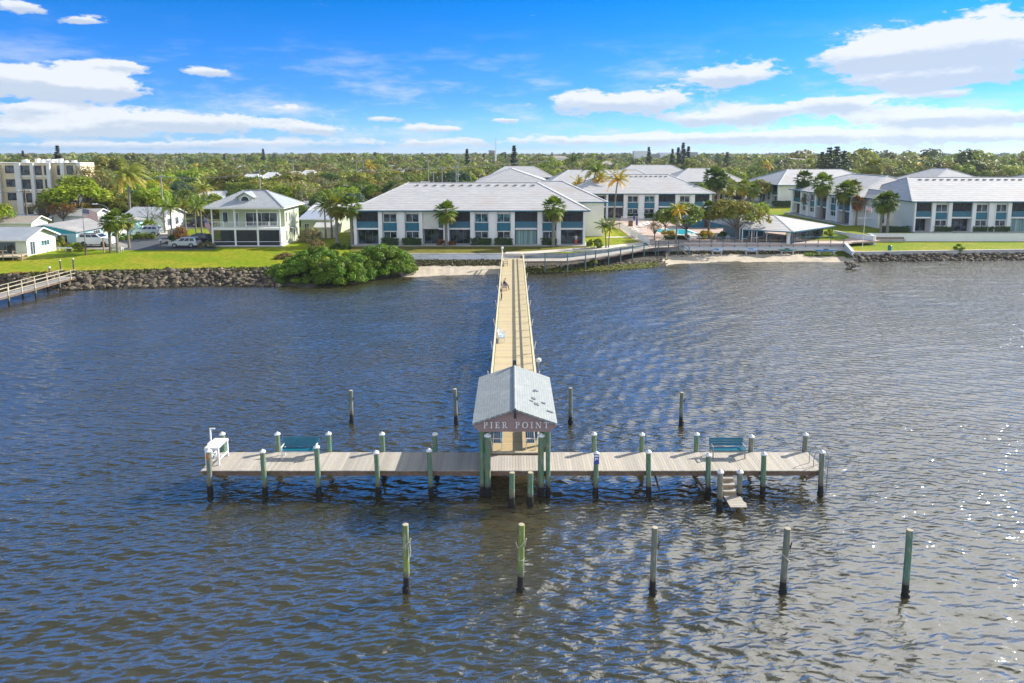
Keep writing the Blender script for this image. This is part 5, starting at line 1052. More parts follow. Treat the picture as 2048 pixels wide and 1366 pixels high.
# ------------------------------------------------------------------ clubhouse, pool, arbors
cq = P(1579, 489, 2.05); t = thing('clubhouse', 'open sided clubhouse with pale shingle hip roof beside the pool', 'clubhouse', (0, 0, 0))
yc0, yc1 = P(1579, 488, 2.05).y, P(1579, 488, 2.05).y + 17
x0 = V(1472, 470, yc0 + 6).x; x1 = V(1579, 480, yc0).x; ze = V(1586, 463, yc0 - .5).z
xe = V(1670, 449, yc0 + 13).x
pa = Vector((x0, yc0 + 3, ze)); pb_ = Vector((V(1586, 463, yc0 - .7).x, yc0 - .7, ze)); pc = Vector((V(1671, 450, yc0 + 8.5).x, yc0 + 8.5, ze)); pdp = Vector((x0 - 2, yc0 + 17, ze)); pe = Vector((pc.x - 6, yc0 + 18, ze)); pr = Vector((V(1548, 430, yc0 + 9).x, yc0 + 9, V(1548, 430, yc0 + 9).z)); pr2 = Vector((pa.x + 1, yc0 + 10, pr.z - .1))
k = MB(); k.add([pa, pb_, pc, pe, pdp, pr, pr2], [(0, 1, 5, 6), (1, 2, 5), (2, 3, 5), (3, 4, 6, 5), (4, 0, 6)]); ro = k.build('roof', 'roof_pale', t); k = MB()
for a, b in ((pb_, pr), (pr, pc), (pr, pr2)): k.beam(a, b, .25, .08)
k.build('ridge_cap', 'roof_grey', ro); k = MB()
for a, b in ((pa, pb_), (pb_, pc)): k.beam(a - Vector((0, 0, .1)), b - Vector((0, 0, .1)), .06, .2)
k.build('fascia', 'teal_rail', t)
MB().box(x0 + .5, x1 - 2.2, yc0 + 5, yc0 + 15, 2.0, ze - .05).build('back_wall', 'teal_paint', t)
k = MB(); k.box(V(1577, 480, yc0 + .2).x - .25, V(1577, 480, yc0 + .2).x + .25, yc0 + .1, yc0 + .5, 2.0, ze - .05); k.build('corner_pillar', 'white_wall', t)
sw0 = Vector((pb_.x + .3, yc0 + .6, 2.05)); sw1 = Vector((pc.x - 2.2, pc.y - .2, 2.05)); n = 8
for i in range(n):
    a, b = sw0.lerp(sw1, i / n), sw0.lerp(sw1, (i + 1) / n); k = MB(); k.beam(a + Vector((0, 0, .2)), b + Vector((0, 0, .2)), .06, .4); k.beam(a + Vector((0, 0, ze - 2.2)), b + Vector((0, 0, ze - 2.2)), .06, .12); k.beam(a, a + Vector((0, 0, ze - 2.1)), .08, .08); w_ = k.build('screen_panel', 'dark_metal', t)
    g = MB(); d = (b - a); g.add([a + Vector((0, 0, .4)), b + Vector((0, 0, .4)), b + Vector((0, 0, ze - 2.25)), a + Vector((0, 0, ze - 2.25))], [(0, 1, 2, 3)]); g.build('pane', 'glass', w_)
for p in (pb_ + Vector((.1, .5, 0)), pc + Vector((-.5, 0, 0)), pa + Vector((.3, .3, 0))): MB().tube([(p.x, p.y, 2.0), (p.x, p.y, ze - .1)], .09, 8).build('post', 'teal_post', t)
MB().box(x0 + 1, x1 - 1, yc0 + 3.0, yc0 + 3.4, 2.0, 3.05).build('bar_counter', 'wood_dark', t)
q = P(1384, 458, 2.1); t2 = thing('pool_cabana', 'teal walled cabana with low white roof behind the banyan', 'cabana', (q.x, q.y + 3, 2.05)); MB().box(0, 8, 0, 5, 0, 2.5).build('wall', 'teal_paint', t2); MB().box(-.5, 8.8, -1, 5.4, 2.502, 2.7).build('roof', 'roof_white', t2); MB().box(3.2, 4.1, -.04, -.003, 0, 2.0).build('door', 'dark_metal', t2); MB().box(8.0, 8.4, -.8, -.4, 0, 2.5).build('pillar', 'white_wall', t2)
for i, (a, b, lab) in enumerate(((1484, 1503, 'white wooden swing arbor with peaked frame, nearer the trees'), (1513, 1533, 'white wooden swing arbor with peaked frame, nearer the clubhouse corner'))):
    yy = P(1500, 484, 2.05).y; xa_, xb_ = V(a, 480, yy).x, V(b, 480, yy).x; t = thing('arbor', lab, 'arbor', ((xa_ + xb_) / 2, yy, 2.05)); hw_ = (xb_ - xa_) / 2
    for s in (-1, 1):
        for y_ in (0, 1.3): MB().box(s * hw_ - .06, s * hw_ + .06, y_ - .06, y_ + .06, 0, 2.2).build('post', 'white_paint', t)
    for y_ in (0, 1.3): k = MB(); k.beam((-hw_, y_, 2.2), (0, y_, 3.0), .08, .12); k.beam((hw_, y_, 2.2), (0, y_, 3.0), .08, .12); k.beam((-hw_, y_, 2.2), (hw_, y_, 2.2), .06, .1); k.build('gable_frame', 'white_paint', t)
    MB().box(-hw_ + .15, hw_ - .15, .5, 1.0, .45, .52).build('swing_seat', 'white_paint', t)
pool = [(1322, 466), (1372, 469), (1400, 469), (1372, 459), (1318, 458), (1310, 462)]
sheet('pool_water', pool, 2.06, 'pool_tile', 'bright turquoise swimming pool water', drop=.02)
t = MB(); pq = [P(a, b, 2.045) for a, b in pool]; c = sum(pq, Vector()) / len(pq)
t.add([(c + (v - c) * 1.0).to_tuple() for v in pq] + [(c + (v - c) * 1.12).to_tuple() for v in pq], [(i, (i + 1) % 6, 6 + (i + 1) % 6, 6 + i) for i in range(6)]); tag(t.build('pool_edge', 'white_wall'), 'white coping round the swimming pool', kind='structure')
# white pool fence
t = thing('pool_fence', 'white picket fence along the left side of the pool deck', 'fence', (0, 0, 0)); fpz = [P(1298, 490, 2.05), P(1268, 475, 2.05), P(1242, 458, 2.05), P(1242, 444, 2.05), P(1290, 443, 2.05)]; k = MB(); kp = MB()
for a, b in zip(fpz, fpz[1:]):
    L_ = (b - a).length; n = int(L_ / .16); 
    for z in (.2, 1.15): k.beam(a + Vector((0, 0, z)), b + Vector((0, 0, z)), .04, .06)
    for j in range(n): c = a.lerp(b, j / n); k.box(c.x - .015, c.x + .015, c.y - .015, c.y + .015, 2.1, 3.25)
k.build('pickets', 'white_paint', t)
for i in range(9):
    c = fpz[0].lerp(fpz[1], i / 4) if i < 5 else fpz[1].lerp(fpz[2], (i - 4) / 4); MB().box(c.x - .05, c.x + .05, c.y - .05, c.y + .05, 2.05, 3.35).build('fence_post', 'white_paint', t)
# closed umbrellas
for (px, py, ht, m_, lab) in ((1268, 450, 2.6, 'flag_blue', 'closed navy umbrella on the pool deck, taller one'), (1273.5, 455, 2.0, 'flag_blue', 'closed navy umbrella on the pool deck, shorter one')):
    q = P(px, py, 2.05); t = thing('parasol', lab, 'parasol', q); MB().tube([(0, 0, 0), (0, 0, ht)], .03, 6).build('pole', 'white_paint', t); MB().tube([(0, 0, ht - 1.6), (0, 0, ht - 1.2), (0, 0, ht - .4), (0, 0, ht + .1)], [.12, .22, .15, .03], 8).build('folded_canopy', m_, t)
# loungers, tables and chairs on the patio
def lounger():
    t = thing('sun_lounger', 'x', 'sun lounger', (0, 0, 0), 0, 'white loungers round the swimming pool'); MB().box(-.33, .33, -1.0, .35, .3, .36).build('seat', 'white_paint', t); MB().hexa([(-.33, .35, .3), (.33, .35, .3), (.33, .95, .7), (-.33, .95, .7), (-.33, .35, .36), (.33, .35, .36), (.33, .95, .76), (-.33, .95, .76)]).build('backrest', 'white_paint', t)
    for sx_ in (-.28, .28):
        for sy in (-.85, .3): MB().box(sx_ - .03, sx_ + .03, sy - .03, sy + .03, 0, .298).build('leg', 'white_paint', t)
    return t
LP = [(1283, 455, .3), (1291, 452, .3), (1298, 450, .3), (1276, 461, 1.2), (1281, 466, 1.2), (1382, 475, .2), (1391, 476, .2), (1402, 475, -.3), (1411, 477, -.3), (1424, 476, .1), (1436, 477, .1), (1448, 476, 0.), (1460, 478, .3), (1380, 481, 1.5), (1330, 472, 1.5), (1352, 473, 1.6)]
L0 = lounger()
for i, (px, py, rz) in enumerate(LP):
    q = P(px, py, 2.05); lab = 'white sun lounger on the pink pool deck ' + ('left of the pool' if i < 5 else 'in front of the pool' if i > 12 else 'between pool and patio railing')
    if i == 0: L0.location = q; L0.rotation_euler.z = rz; L0['label'] = lab
    else: dup(L0, q, rz, lab)
q = P(1391, 482, 2.05)
def table_set(label, loc):
    t = thing('patio_table', label, 'table', loc); MB().tube([(0, 0, .7), (0, 0, .74)], .55, 12).build('table_top', 'white_paint', t)
    for i in range(4): an = i * PI / 2 + .7; MB().tube([(math.cos(an) * .35, math.sin(an) * .35, 0), (math.cos(an) * .3, math.sin(an) * .3, .698)], .03, 6).build('leg', 'white_paint', t)
table_set('round white table near the middle swing arbor', P(1510, 484, 2.05)); table_set('round white table beside the leaning patio tree', P(1455, 482, 2.05))
q = P(1281, 447.5, 2.05)
t = thing('litter_bin', 'dark square bin beside the closed umbrellas', 'bin', P(1261, 452, 2.05)); MB().box(-.4, .4, -.4, .4, 0, 1.0).build('body', 'wood_dark', t, bevel=.03); MB().box(-.43, .43, -.43, .43, 1.0, 1.08).build('lid', 'dark_metal', t)
t = thing('storage_bin', 'dark red wheeled bin beside the far sideways condo', 'bin', P(1600, 418, 2.4)); MB().box(-.9, .9, -.5, .5, 0, 1.6).build('body', 'red_box', t, bevel=.05); MB().box(-.95, .95, -.55, .55, 1.6, 1.7).build('lid', 'red_box', t)
t = thing('litter_bin', 'small green bin on the narrow right lawn', 'bin', P(1779, 501, 1.28)); MB().tube([(0, 0, 0), (0, 0, .75)], .28, 10).build('body', 'kayak_green', t); MB().tube([(0, 0, .75), (0, 0, .85)], [.3, .2], 10).build('lid', 'dark_metal', t)
t = thing('drain_outlet', 'round black drain pipe mouth in the right bulkhead', 'pipe', (0, 0, 0)); e = edge(1773); MB().tube([(e.x, e.y - .35, .75), (e.x, e.y - .02, .75)], .42, 14).build('pipe', 'dark_metal', t); MB().tube([(e.x, e.y - .38, .75), (e.x, e.y - .351, .75)], .36, 14).build('pipe_mouth', 'rubber', t)
q = P(1774, 479, 1.28); bench('long grey slatted bench against the retaining wall', (V(1760, 478, 119.5).x, 119.6, 1.3), 0, 8.6 / 1.0, .85, slat='wood_dark', frame='teal_post')
q = P(236, 503, 1.95); bench('white garden bench under the three sabal palms on the left lawn', (q.x, q.y - .5, q.z), PI, 1.8, .8, slat='white_paint', solid=True)
for i, px in enumerate((1753, 1806, 1870, 1934, 1998)):
    q = P(px, 482, 1.3); t = thing('path_light', 'small dark path light at the foot of the retaining wall', 'light', q, 0, 'low path lights along the retaining wall'); MB().tube([(0, 0, 0), (0, 0, .55)], .04, 6).build('stem', 'dark_metal', t); MB().tube([(0, 0, .5), (0, 0, .66)], [.13, .06], 8).build('lamp_head', 'dark_metal', t)
q = P(335, 543, 1.55); t = thing('small_sign', 'tiny brown sign on a stake above the left boulders', 'sign', q); MB().box(-.03, .03, -.02, .02, 0, .6).build('stake', 'wood_dark', t); MB().box(-.22, .22, -.03, -.021, .35, .62).build('board', 'wood_dark', t)
# ------------------------------------------------------------------ flags, poles, wires
def flag(par, x, z, w, h, sgn=1, droop=.35):
    n = 14; bands = 13
    for cname, sel in (('flag_red', 0), ('white_paint', 1)):
        k = MB()
        for b in range(bands):
            if b % 2 != sel: continue
            for i in range(n):
                u0, u1 = i / n, (i + 1) / n; f = lambda u, v: (x + sgn * w * u, .12 * math.sin(u * 7) * u, z - h * v - droop * u * u * h * 1.5)
                k.add([f(u0, b / bands), f(u1, b / bands), f(u1, (b + 1) / bands), f(u0, (b + 1) / bands)], [(0, 1, 2, 3)])
        k.build('stripes', cname, par)
    k = MB()
    for i in range(6):
        u0, u1 = i / n, (i + 1) / n; f = lambda u, v: (x + sgn * w * u, .12 * math.sin(u * 7) * u - .012, z - h * v - droop * u * u * h * 1.5); k.add([f(u0, 0), f(u1, 0), f(u1, 7 / 13), f(u0, 7 / 13)], [(0, 1, 2, 3)])
    k.build('canton', 'flag_blue', par)
    k = MB()
    for r_ in range(5):
        for i in range(6): u = (i + .5) / 14 * .95; v = (r_ + .7) / 13 * 1.3; a = Vector((x + sgn * w * u, .12 * math.sin(u * 7) * u - .024, z - h * v - droop * u * u * h * 1.5)); k.box(a.x - .025, a.x + .025, a.y - .003, a.y + .003, a.z - .025, a.z + .025)
    k.build('stars', 'white_paint', par)
q = P(172, 511, 1.9); t = thing('flagpole', 'tall flagpole on the left lawn flying a striped flag with blue canton', 'flagpole', q); top = V(164, 414, q.y).z - q.z; dx_ = V(164, 414, q.y).x - q.x
MB().tube([(0, 0, 0), (dx_, 0, top)], [.07, .04], 8).build('pole', 'grey_metal', t); flag(t, dx_ + .05, top - .3, 2.1, 1.25); MB().tube([(0, 0, 0), (dx_ * .2, 0, 1.7)], .14, 8).build('pole_base', 'wood_dark', t)
q = P(1724.5, 497, 1.27); t = thing('flagpole', 'white flagpole with crossarm and small flag on the right lawn', 'flagpole', q); top = V(1727, 411, q.y).z - q.z
MB().tube([(0, 0, 0), (.15, 0, top)], [.06, .035], 8).build('pole', 'white_paint', t); z_ = V(1727, 436, q.y).z - q.z; MB().beam((-1.1, 0, z_), (1.3, 0, z_), .05, .05).build('yardarm', 'white_paint', t); flag(t, .2, top - .1, 1.0, .7)
q = P(418, 470, 3.5); t = thing('wall_flag', 'striped flag with blue canton hanging beside the porch house', 'flag', (P(414, 492, 2.0).x - .3, P(414, 492, 2.0).y + 2.0, 2)); MB().beam((0.3, 0, 3.6), (-.8, 0, 4.5), .05, .05).build('staff', 'white_paint', t); flag(t, -.75, 4.4, 1.0, 1.6, 1, .6)
def upole(label, px, py0, py1, Y, arm=1.2, m_='grey_wall', arms=1):
    b = V(px, py0, Y); top = V(px, py1, Y).z; t = thing('utility_pole', label, 'utility pole', (b.x, Y, 2.0), 0, 'utility poles standing among the trees'); MB().tube([(0, 0, 0), (0, 0, top - 2)], [.17, .11], 8).build('pole', m_, t)
    for i in range(arms): MB().box(-arm, arm, -.06, .06, top - 2.5 - i * .9, top - 2.38 - i * .9).build('crossarm', m_, t)
    k = MB(); 
    for xx in (-arm * .9, 0, arm * .9): k.tube([(xx, 0, top - 2.38), (xx, 0, top - 2.1)], .06, 6)
    k.build('insulator', 'white_paint', t)
    return Vector((b.x, Y, top - .4))
UP = [upole('weathered brown utility pole in front of the apartment block', 54, 430, 379, 132, 1.3, 'wood_dark'), upole('pale utility pole right of the tall coconut palm', 325, 400, 349, 150, .9), upole('short pale pole left of the tall coconut palm', 227, 380, 346, 175, .9),
      upole('tall pale utility pole behind the porch house roof', 521, 385, 339, 160, 1.2), upole('thin pale pole far behind the porch house', 587, 345, 320, 300, 1.), upole('thin tall pale pole before the grey roofed houses', 727, 350, 319, 240, .9), upole('slim pole in line with the golden palm', 713, 345, 320, 260, .9), upole('tall grey pole above the main condo left roof', 856.5, 353, 319, 205, .5),
      upole('short pole with transformer left of the condo ridge', 867, 355, 343, 190, .8), upole('short leaning pole above the dark trees', 884, 355, 335, 190, .8), upole('white tall pole before the bright green trees', 916, 350, 323, 215, .5), upole('thin pole beside the bright green trees', 912, 352, 332, 195, .5), upole('pale pole before the right hand casuarinas', 1574, 345, 315, 330, 1.3), upole('far pale pole left of the porch house', 412, 330, 319, 420, 1.2), upole('far thin pole behind the garden trees', 875, 325, 315, 480, 1.), upole('far pole right of the casuarinas', 1702, 325, 313, 420, 1.3)]
def wires(label, pts, off=(-.8, 0, .8), sag=.9):
    k = MB()
    for o_ in off:
        for a, b in zip(pts, pts[1:]):
            pr_ = [a.lerp(b, i / 8) - Vector((0, 0, sag * 4 * (i / 8) * (1 - i / 8))) + Vector((o_, 0, 0)) for i in range(9)]; k.tube(pr_, .022, 4)
    tag(k.build('power_line', 'grey_metal'), label, 'power line')
wires('sagging power lines running left from the brown pole', [UP[0] + Vector((-60, 30, 0)), UP[0]]); wires('power lines strung past the coconut palm to the porch house pole', [UP[2], UP[1], UP[3], UP[3] + Vector((70, 40, 2))]); wires('power lines over the right hand woods', [UP[12] + Vector((-60, 10, 0)), UP[12], UP[15]])
q = V(214, 425, 132); t = thing('street_lamp', 'curved arm street lamp above the turquoise house roof', 'street lamp', (q.x + .3, 132, 2)); zt = V(210, 408, 132).z - 2; MB().tube([(0, 0, 0), (-.1, 0, zt - .8)], [.12, .08], 8).build('pole', 'grey_metal', t); MB().tube([(-.1, 0, zt - .8), (-.8, 0, zt - .3), (-2.2, 0, zt)], .05, 6).build('arm', 'grey_metal', t); MB().box(-3.0, -2.1, -.15, .15, zt - .08, zt + .08).build('lamp_head', 'white_paint', t)
for (px, py, lab) in ((348, 490, 'white mailbox on a post beside the asphalt lane'),):
    t = thing('mailbox', lab, 'mailbox', P(px - 26, py + 4, 2.05)); MB().box(-.06, .06, -.06, .06, 0, 1.0).build('post', 'wood_dark', t); MB().box(-.14, .14, -.25, .25, 1.0, 1.25).build('box', 'white_paint', t, bevel=.04)
for (px, py, h_, w_, lab) in ((208, 506, 2.3, .12, 'thin wooden stump post nearest the white truck'), (221, 506, 3.4, .2, 'thick bare palm stump beside the sabal palms')):
    q = P(px, py, 1.95); o = MB().tube([(0, 0, -.2), (.02, 0, h_ * .5), (0, 0, h_)], [w_, w_ * .9, w_ * .8], 8).build('tree_stump' if w_ > .15 else 'wooden_post', 'bark' if w_ > .15 else 'wood_tan', None, loc=q); tag(o, lab, 'stump' if w_ > .15 else 'post')
# ------------------------------------------------------------------ cars
def car(label, px, py, rz, bodym, L_=4.7, H_=1.75, W_=1.85, z=2.08, truck=False, name='parked_car'):
    q = P(px, py, z); t = thing(name, label, 'car', q, rz, None); hl = L_ / 2; gc = .35
    if truck: pr_ = [(-hl, .5), (-hl, 1.15), (-hl + .15, H_ - .55), (-hl + .1, H_ - .55), (-hl + .45, H_), (hl * .25, H_), (hl * .48, H_ - .55), (hl - .15, H_ - .68), (hl, H_ - .85), (hl, .5)]
    else: pr_ = [(-hl, .45), (-hl, 1.0), (-hl + .12, 1.1), (-hl + .5, H_), (hl * .15, H_), (hl * .48, 1.12), (hl - .25, .98), (hl, .75), (hl, .4)]
    low = [(a, b) for a, b in pr_ if b < H_ - .3 or truck]
    belt = H_ - (.62 if not truck else .58); zc = gc
    # lower body with wheel arches
    wb = L_ * .29; R = .36 if not truck else .45
    top = [p for p in pr_ if p[1] <= belt + .1]; k = MB()
    poly = [(-hl, gc)] ; 
    for cx in (-wb, wb): poly += [(cx - R * 1.15, gc)] + [(cx - R * 1.15 * math.cos(u), gc + R * 1.0 * math.sin(u)) for u in [PI * j / 6 for j in range(1, 6)]] + [(cx + R * 1.15, gc)]
    poly += [(hl, gc), (hl, .72 if not truck else 1.0), (hl - .12, belt - .1), (hl * .48, belt), (-hl + .15, belt + .02), (-hl, belt - .18)]
    k.prism(poly, -W_ / 2, W_ / 2); k.build('body', bodym, t, bevel=.04)
    # cabin
    c0_, c1_ = -hl + (.1 if not truck else .2), hl * .46; r0_, r1_ = -hl + .42, hl * .14; iw = W_ / 2 - .05; tw = W_ / 2 - .22; k = MB()
    k.hexa([(c0_, -iw, belt), (c1_, -iw, belt), (c1_, iw, belt), (c0_, iw, belt), (r0_, -tw, H_), (r1_, -tw, H_), (r1_, tw, H_), (r0_, tw, H_)]); k.build('cabin', bodym if bodym != 'car_dark' else 'car_dark', t, bevel=.05)
    def side(u0, u1, s, v0=.12, v1=.86):
        f = lambda u, v: (c0_ + (r0_ - c0_) * v + ((c1_ - c0_) * (1 - v) + (r1_ - r0_) * v) * u, s * (iw + (tw - iw) * v + .012), belt + (H_ - belt) * v); return [f(u0, v0), f(u1, v0), f(u1, v1), f(u0, v1)]
    for s in (-1, 1):
        for u0, u1 in ((.08, .34), (.37, .62), (.65, .93)): MB().add(side(u0, u1, s), [(0, 1, 2, 3)]).build('side_window', 'glass', t)
    f = lambda u, v: (c1_ + (r1_ - c1_) * v + .012, (iw + (tw - iw) * v) * u, belt + (H_ - belt) * v); MB().add([f(-.88, .1), f(.88, .1), f(.88, .9), f(-.88, .9)], [(0, 1, 2, 3)]).build('windscreen', 'glass', t)
    f = lambda u, v: (c0_ + (r0_ - c0_) * v - .012, (iw + (tw - iw) * v) * u, belt + (H_ - belt) * v); MB().add([f(-.85, .15), f(.85, .15), f(.85, .85), f(-.85, .85)], [(0, 1, 2, 3)]).build('rear_window', 'glass', t)
    for cx in (-wb, wb):
        for s in (-1, 1):
            w_ = MB(); y0 = s * (W_ / 2 - .2); y1 = s * (W_ / 2 + .015); w_.tube([(cx, y0, R), (cx, y1, R)], R, 16); w_ = w_.build('tyre', 'rubber', t); r_ = MB(); r_.tube([(cx, y1, R), (cx, y1 + s * .02, R)], [R * .62, R * .55], 10); r_.build('rim', 'grey_metal' if not truck else 'dark_metal', w_)
    for s in (-1, 1): MB().box(hl - .03, hl + .012, s * W_ * .38 - .16, s * W_ * .38 + .16, .74, .88).build('headlight', 'white_paint', t); MB().box(-hl - .012, -hl + .03, s * W_ * .42 - .1, s * W_ * .42 + .1, .85, 1.08).build('tail_light', 'rusty_red', t)
    MB().box(-hl * .55, hl * .15, -tw + .05, -tw + .1, H_ + .02, H_ + .08).build('roof_rail', 'dark_metal', t)
    if truck: MB().box(-hl - .02, hl + .02, -W_ / 2 - .02, W_ / 2 + .02, gc - .02, gc + .1).build('sill_trim', 'dark_metal', t); MB().box(r0_ + .05, r1_ - .02, -tw + .03, tw - .03, H_ - .0, H_ + .03).build('roof_glass', 'glass', t)
car('large white off road truck parked beside the turquoise house', 195, 492, 0, 'car_white', 5.4, 2.05, 2.1, truck=True, name='parked_truck')
car('silver estate car parked left of the porch house', 371, 494, PI, 'car_silver', 4.5, 1.6)
car('dark car half hidden behind the silver estate car', 394, 489, PI * .98, 'car_dark', 4.7, 1.75)
car('grey crossover car on the driveway by the blue roofed house', 297, 470, PI, 'car_silver', 4.7, 1.7)
car('dark blue car under the palms behind the porch house corner', 405, 452, 0, 'car_dark', 4.5, 1.5, z=2.1)
# ------------------------------------------------------------------ rocks
def rockmesh(seed, flat=.7):
    b = bmesh.new(); bmesh.ops.create_icosphere(b, subdivisions=2, radius=.5); rg = random.Random(seed)
    pl = [(Vector((rg.gauss(0, 1), rg.gauss(0, 1), rg.gauss(0, .8))).normalized(), rg.uniform(.26, .42)) for _ in range(9)]
    for v in b.verts:
        for n, d in pl:
            e = v.co.dot(n) - d
            if e > 0: v.co -= n * e
        v.co.z *= flat; v.co *= rg.uniform(.97, 1.03)
    me = bpy.data.meshes.new('boulder'); b.to_mesh(me); b.free(); at = me.attributes.new('tint', 'FLOAT_COLOR', 'FACE'); f = rg.uniform(.7, 1.25); at.data.foreach_set('color', np.array([[f, f * rg.uniform(.93, 1), f * rg.uniform(.82, .98), 1]] * len(me.polygons), 'f').ravel()); me.materials.append(M['rock']); return me
RM = [rockmesh(i, .55 + .05 * (i % 5)) for i in range(12)]
def rocks(a, b, rows, size, label, group, skip=lambda px: False, rg=None, limit=300, name='riprap'):
    rg = rg or random.Random(17); n = 0; px = a; rest = []
    wa, wb = P(a, sh(a)[1], 0), P(b, sh(b)[1], 0); stepx = (b - a) / ((wb - wa).length / (size * .74))
    while px < b:
        for r_ in range(rows):
            p_ = px + rg.uniform(-.5, .5) * stepx + (r_ % 2) * stepx / 2
            if skip(p_): continue
            s = sh(p_); e = edge(p_); w = P(p_, s[1], 0.); t = (r_ + rg.uniform(.0, .6)) / (rows - .55) - .02; t = min(1.04, max(.0, t)); foot = Vector((e.x, e.y, s[4])); c = foot.lerp(w, t); z = s[4] * (1 - min(t, 1)) ** 1.0
            sc = size * rg.choice((.55, .75, .9, 1.05, 1.25, 1.6)); S_ = (sc * rg.uniform(.85, 1.3), sc, sc * rg.uniform(.8, 1.15)); loc = (c.x, c.y, z + .04 + rg.uniform(-.08, .1)); rot = (rg.uniform(-.6, .6), rg.uniform(-.6, .6), rg.uniform(0, 6.3)); me = RM[rg.randrange(12)]
            if n < limit and sc > size * .6: o = bpy.data.objects.new('boulder', me); COL.objects.link(o); o.scale = S_; o.location = loc; o.rotation_euler = rot; tag(o, label, 'boulder', group); n += 1
            else: rest.append((me, S_, loc, rot))
        px += stepx
    if rest:
        co = []; fs = []; ti = []; k0 = 0
        for me, S_, loc, rot in rest:
            Mx = Matrix.LocRotScale(Vector(loc), __import__('mathutils').Euler(rot), Vector(S_)); co += [(Mx @ v.co)[:] for v in me.vertices]; fs += [[k0 + i for i in p.vertices] for p in me.polygons]; k0 += len(me.vertices); c_ = list(me.attributes['tint'].data[0].color)[:3]; ti += [c_] * len(me.polygons)
        tag(link(name, npmesh(name, np.array(co), np.array(fs), np.array(ti), k=3), 'rock'), 'smaller ' + label.replace('boulder', 'stones'), kind='stuff')
nr = rocks(-30, 560, 7, .66, 'angular grey brown boulder in the riprap below the left lawn', 'riprap boulders below the left lawn', skip=lambda p: 60 < p < 96)
nr2 = rocks(1712, 2120, 4, .62, 'grey boulder in the narrow riprap strip below the right bulkhead', 'riprap boulders below the right bulkhead', rg=random.Random(5), limit=0)
c = P(1707, 538, 0)
rg = random.Random(9); t = thing('rock_outcrop', 'dark weedy rock heap standing in the water off the bulkhead end', 'rock', (c.x, c.y, 0))
for i in range(14):
    o = bpy.data.objects.new('rock_piece', RM[i % 12]); COL.objects.link(o); o.parent = t; an = rg.uniform(0, 6.3); d = rg.uniform(0, 1.1); o.location = (math.cos(an) * d * 1.3 + (-.5 if i > 9 else 0), math.sin(an) * d * .8 + (.8 if i > 9 else 0), .1 + .9 * max(0, 1 - d) * rg.random() + (.3 if i > 9 else 0)); s = rg.uniform(.5, 1.0); o.scale = (s, s, s * .8); o.rotation_euler = (0, 0, an)
# shell, gravel and weed tufts on the dark shore (uncountable)
def scatter(name, a, b, n, size, m, label, seed, tlo=.1, thi=1.0, green=False):
    rg = np.random.default_rng(seed); co = []; fs = []; ti = []; base = np.array([v.co[:] for v in RM[0].vertices]) ; fa = [tuple(p.vertices) for p in RM[0].polygons]
    vs = []; f_ = []
    for i in range(n):
        px = rg.uniform(a, b); t = rg.uniform(tlo, thi); s = sh(px); e = edge(px); w = P(px, s[1], 0.); foot = Vector((e.x, e.y, s[4])); c = foot.lerp(w, t); z = s[4] * (1 - t) ** 1.1; s_ = size * rg.uniform(.5, 1.5)
        k0 = len(vs) * len(base); R3 = np.array(Matrix.Rotation(rg.uniform(0, 6.3), 3, 'Z') @ Matrix.Rotation(rg.uniform(-.5, .5), 3, 'X')); vs.append(base @ R3.T * s_ + np.array([c.x, c.y, z + .02])); f_.append(np.array(fa) + k0); f = rg.uniform(.6, 1.3); ti += [[f, f, f * .9]] * len(fa)
    me = npmesh(name, np.concatenate(vs), np.concatenate(f_), np.array(ti), k=3); o = link(name, me, m); tag(o, label, kind='stuff'); return o
scatter('rubble', 1045, 1335, 620, .34, 'rock', 'pale shell and rubble lying along the dark shore', 21, .5, 1.02)
scatter('rubble', 830, 1003, 160, .22, 'rock', 'scattered stones and wrack along the small beach', 22, .0, .45)
scatter('rubble', 1340, 1712, 160, .2, 'rock', 'stones and wrack under the patio seawall', 23, .0, .5)
# ------------------------------------------------------------------ leaves
def clumps(centres, radii, per, size, seed, tints=None, updir=.35, aspect=1.6, shell=.55, squash=1.):
    rg = np.random.default_rng(seed); C_ = []; N_ = []; T_ = []
    for c, r in zip(centres, radii):
        n = int(per * (r / np.mean(radii)) ** 2); d = rg.normal(0, 1, (n, 3)); d /= np.linalg.norm(d, axis=1)[:, None]; keep = d[:, 2] > -.55; d = d[keep]; rad = r * (shell + (1.05 - shell) * rg.random(len(d)) ** .6)
        p = np.array(c) + d * rad[:, None] * np.array([1, 1, squash]); nn_ = d.copy(); nn_[:, 2] += updir; C_.append(p); N_.append(nn_); g = rg.uniform(.72, 1.28); T_.append(np.outer(g * rg.uniform(.8, 1.2, len(d)), [1, 1, 1]) * np.array([1 + rg.uniform(-.15, .25), 1, 1 + rg.uniform(-.2, .2)]))
    C_ = np.concatenate(C_); N_ = np.concatenate(N_); T_ = np.concatenate(T_); N_ /= np.linalg.norm(N_, axis=1)[:, None] + 1e-6
    co, f = leafquads(C_, N_, size, rg, aspect, .45); return co, f, T_
def crownmesh(name, R, H, zc, ncl, rc, per, size, seed, flat=.8, gap=0.):
    rg = np.random.default_rng(seed); cs = []; rs = []
    for i in range(ncl):
        d = rg.normal(0, 1, 3); d /= np.linalg.norm(d); d[2] = abs(d[2]) * 1.1 - .35; r = rg.uniform(.55, 1.0) ** .6
        cs.append((d[0] * R * r, d[1] * R * r, zc + d[2] * H * r * flat)); rs.append(rc * rg.uniform(.6, 1.35))
    co, f, t = clumps(cs, rs, per, size, seed + 1); return npmesh(name, co, f, t), cs
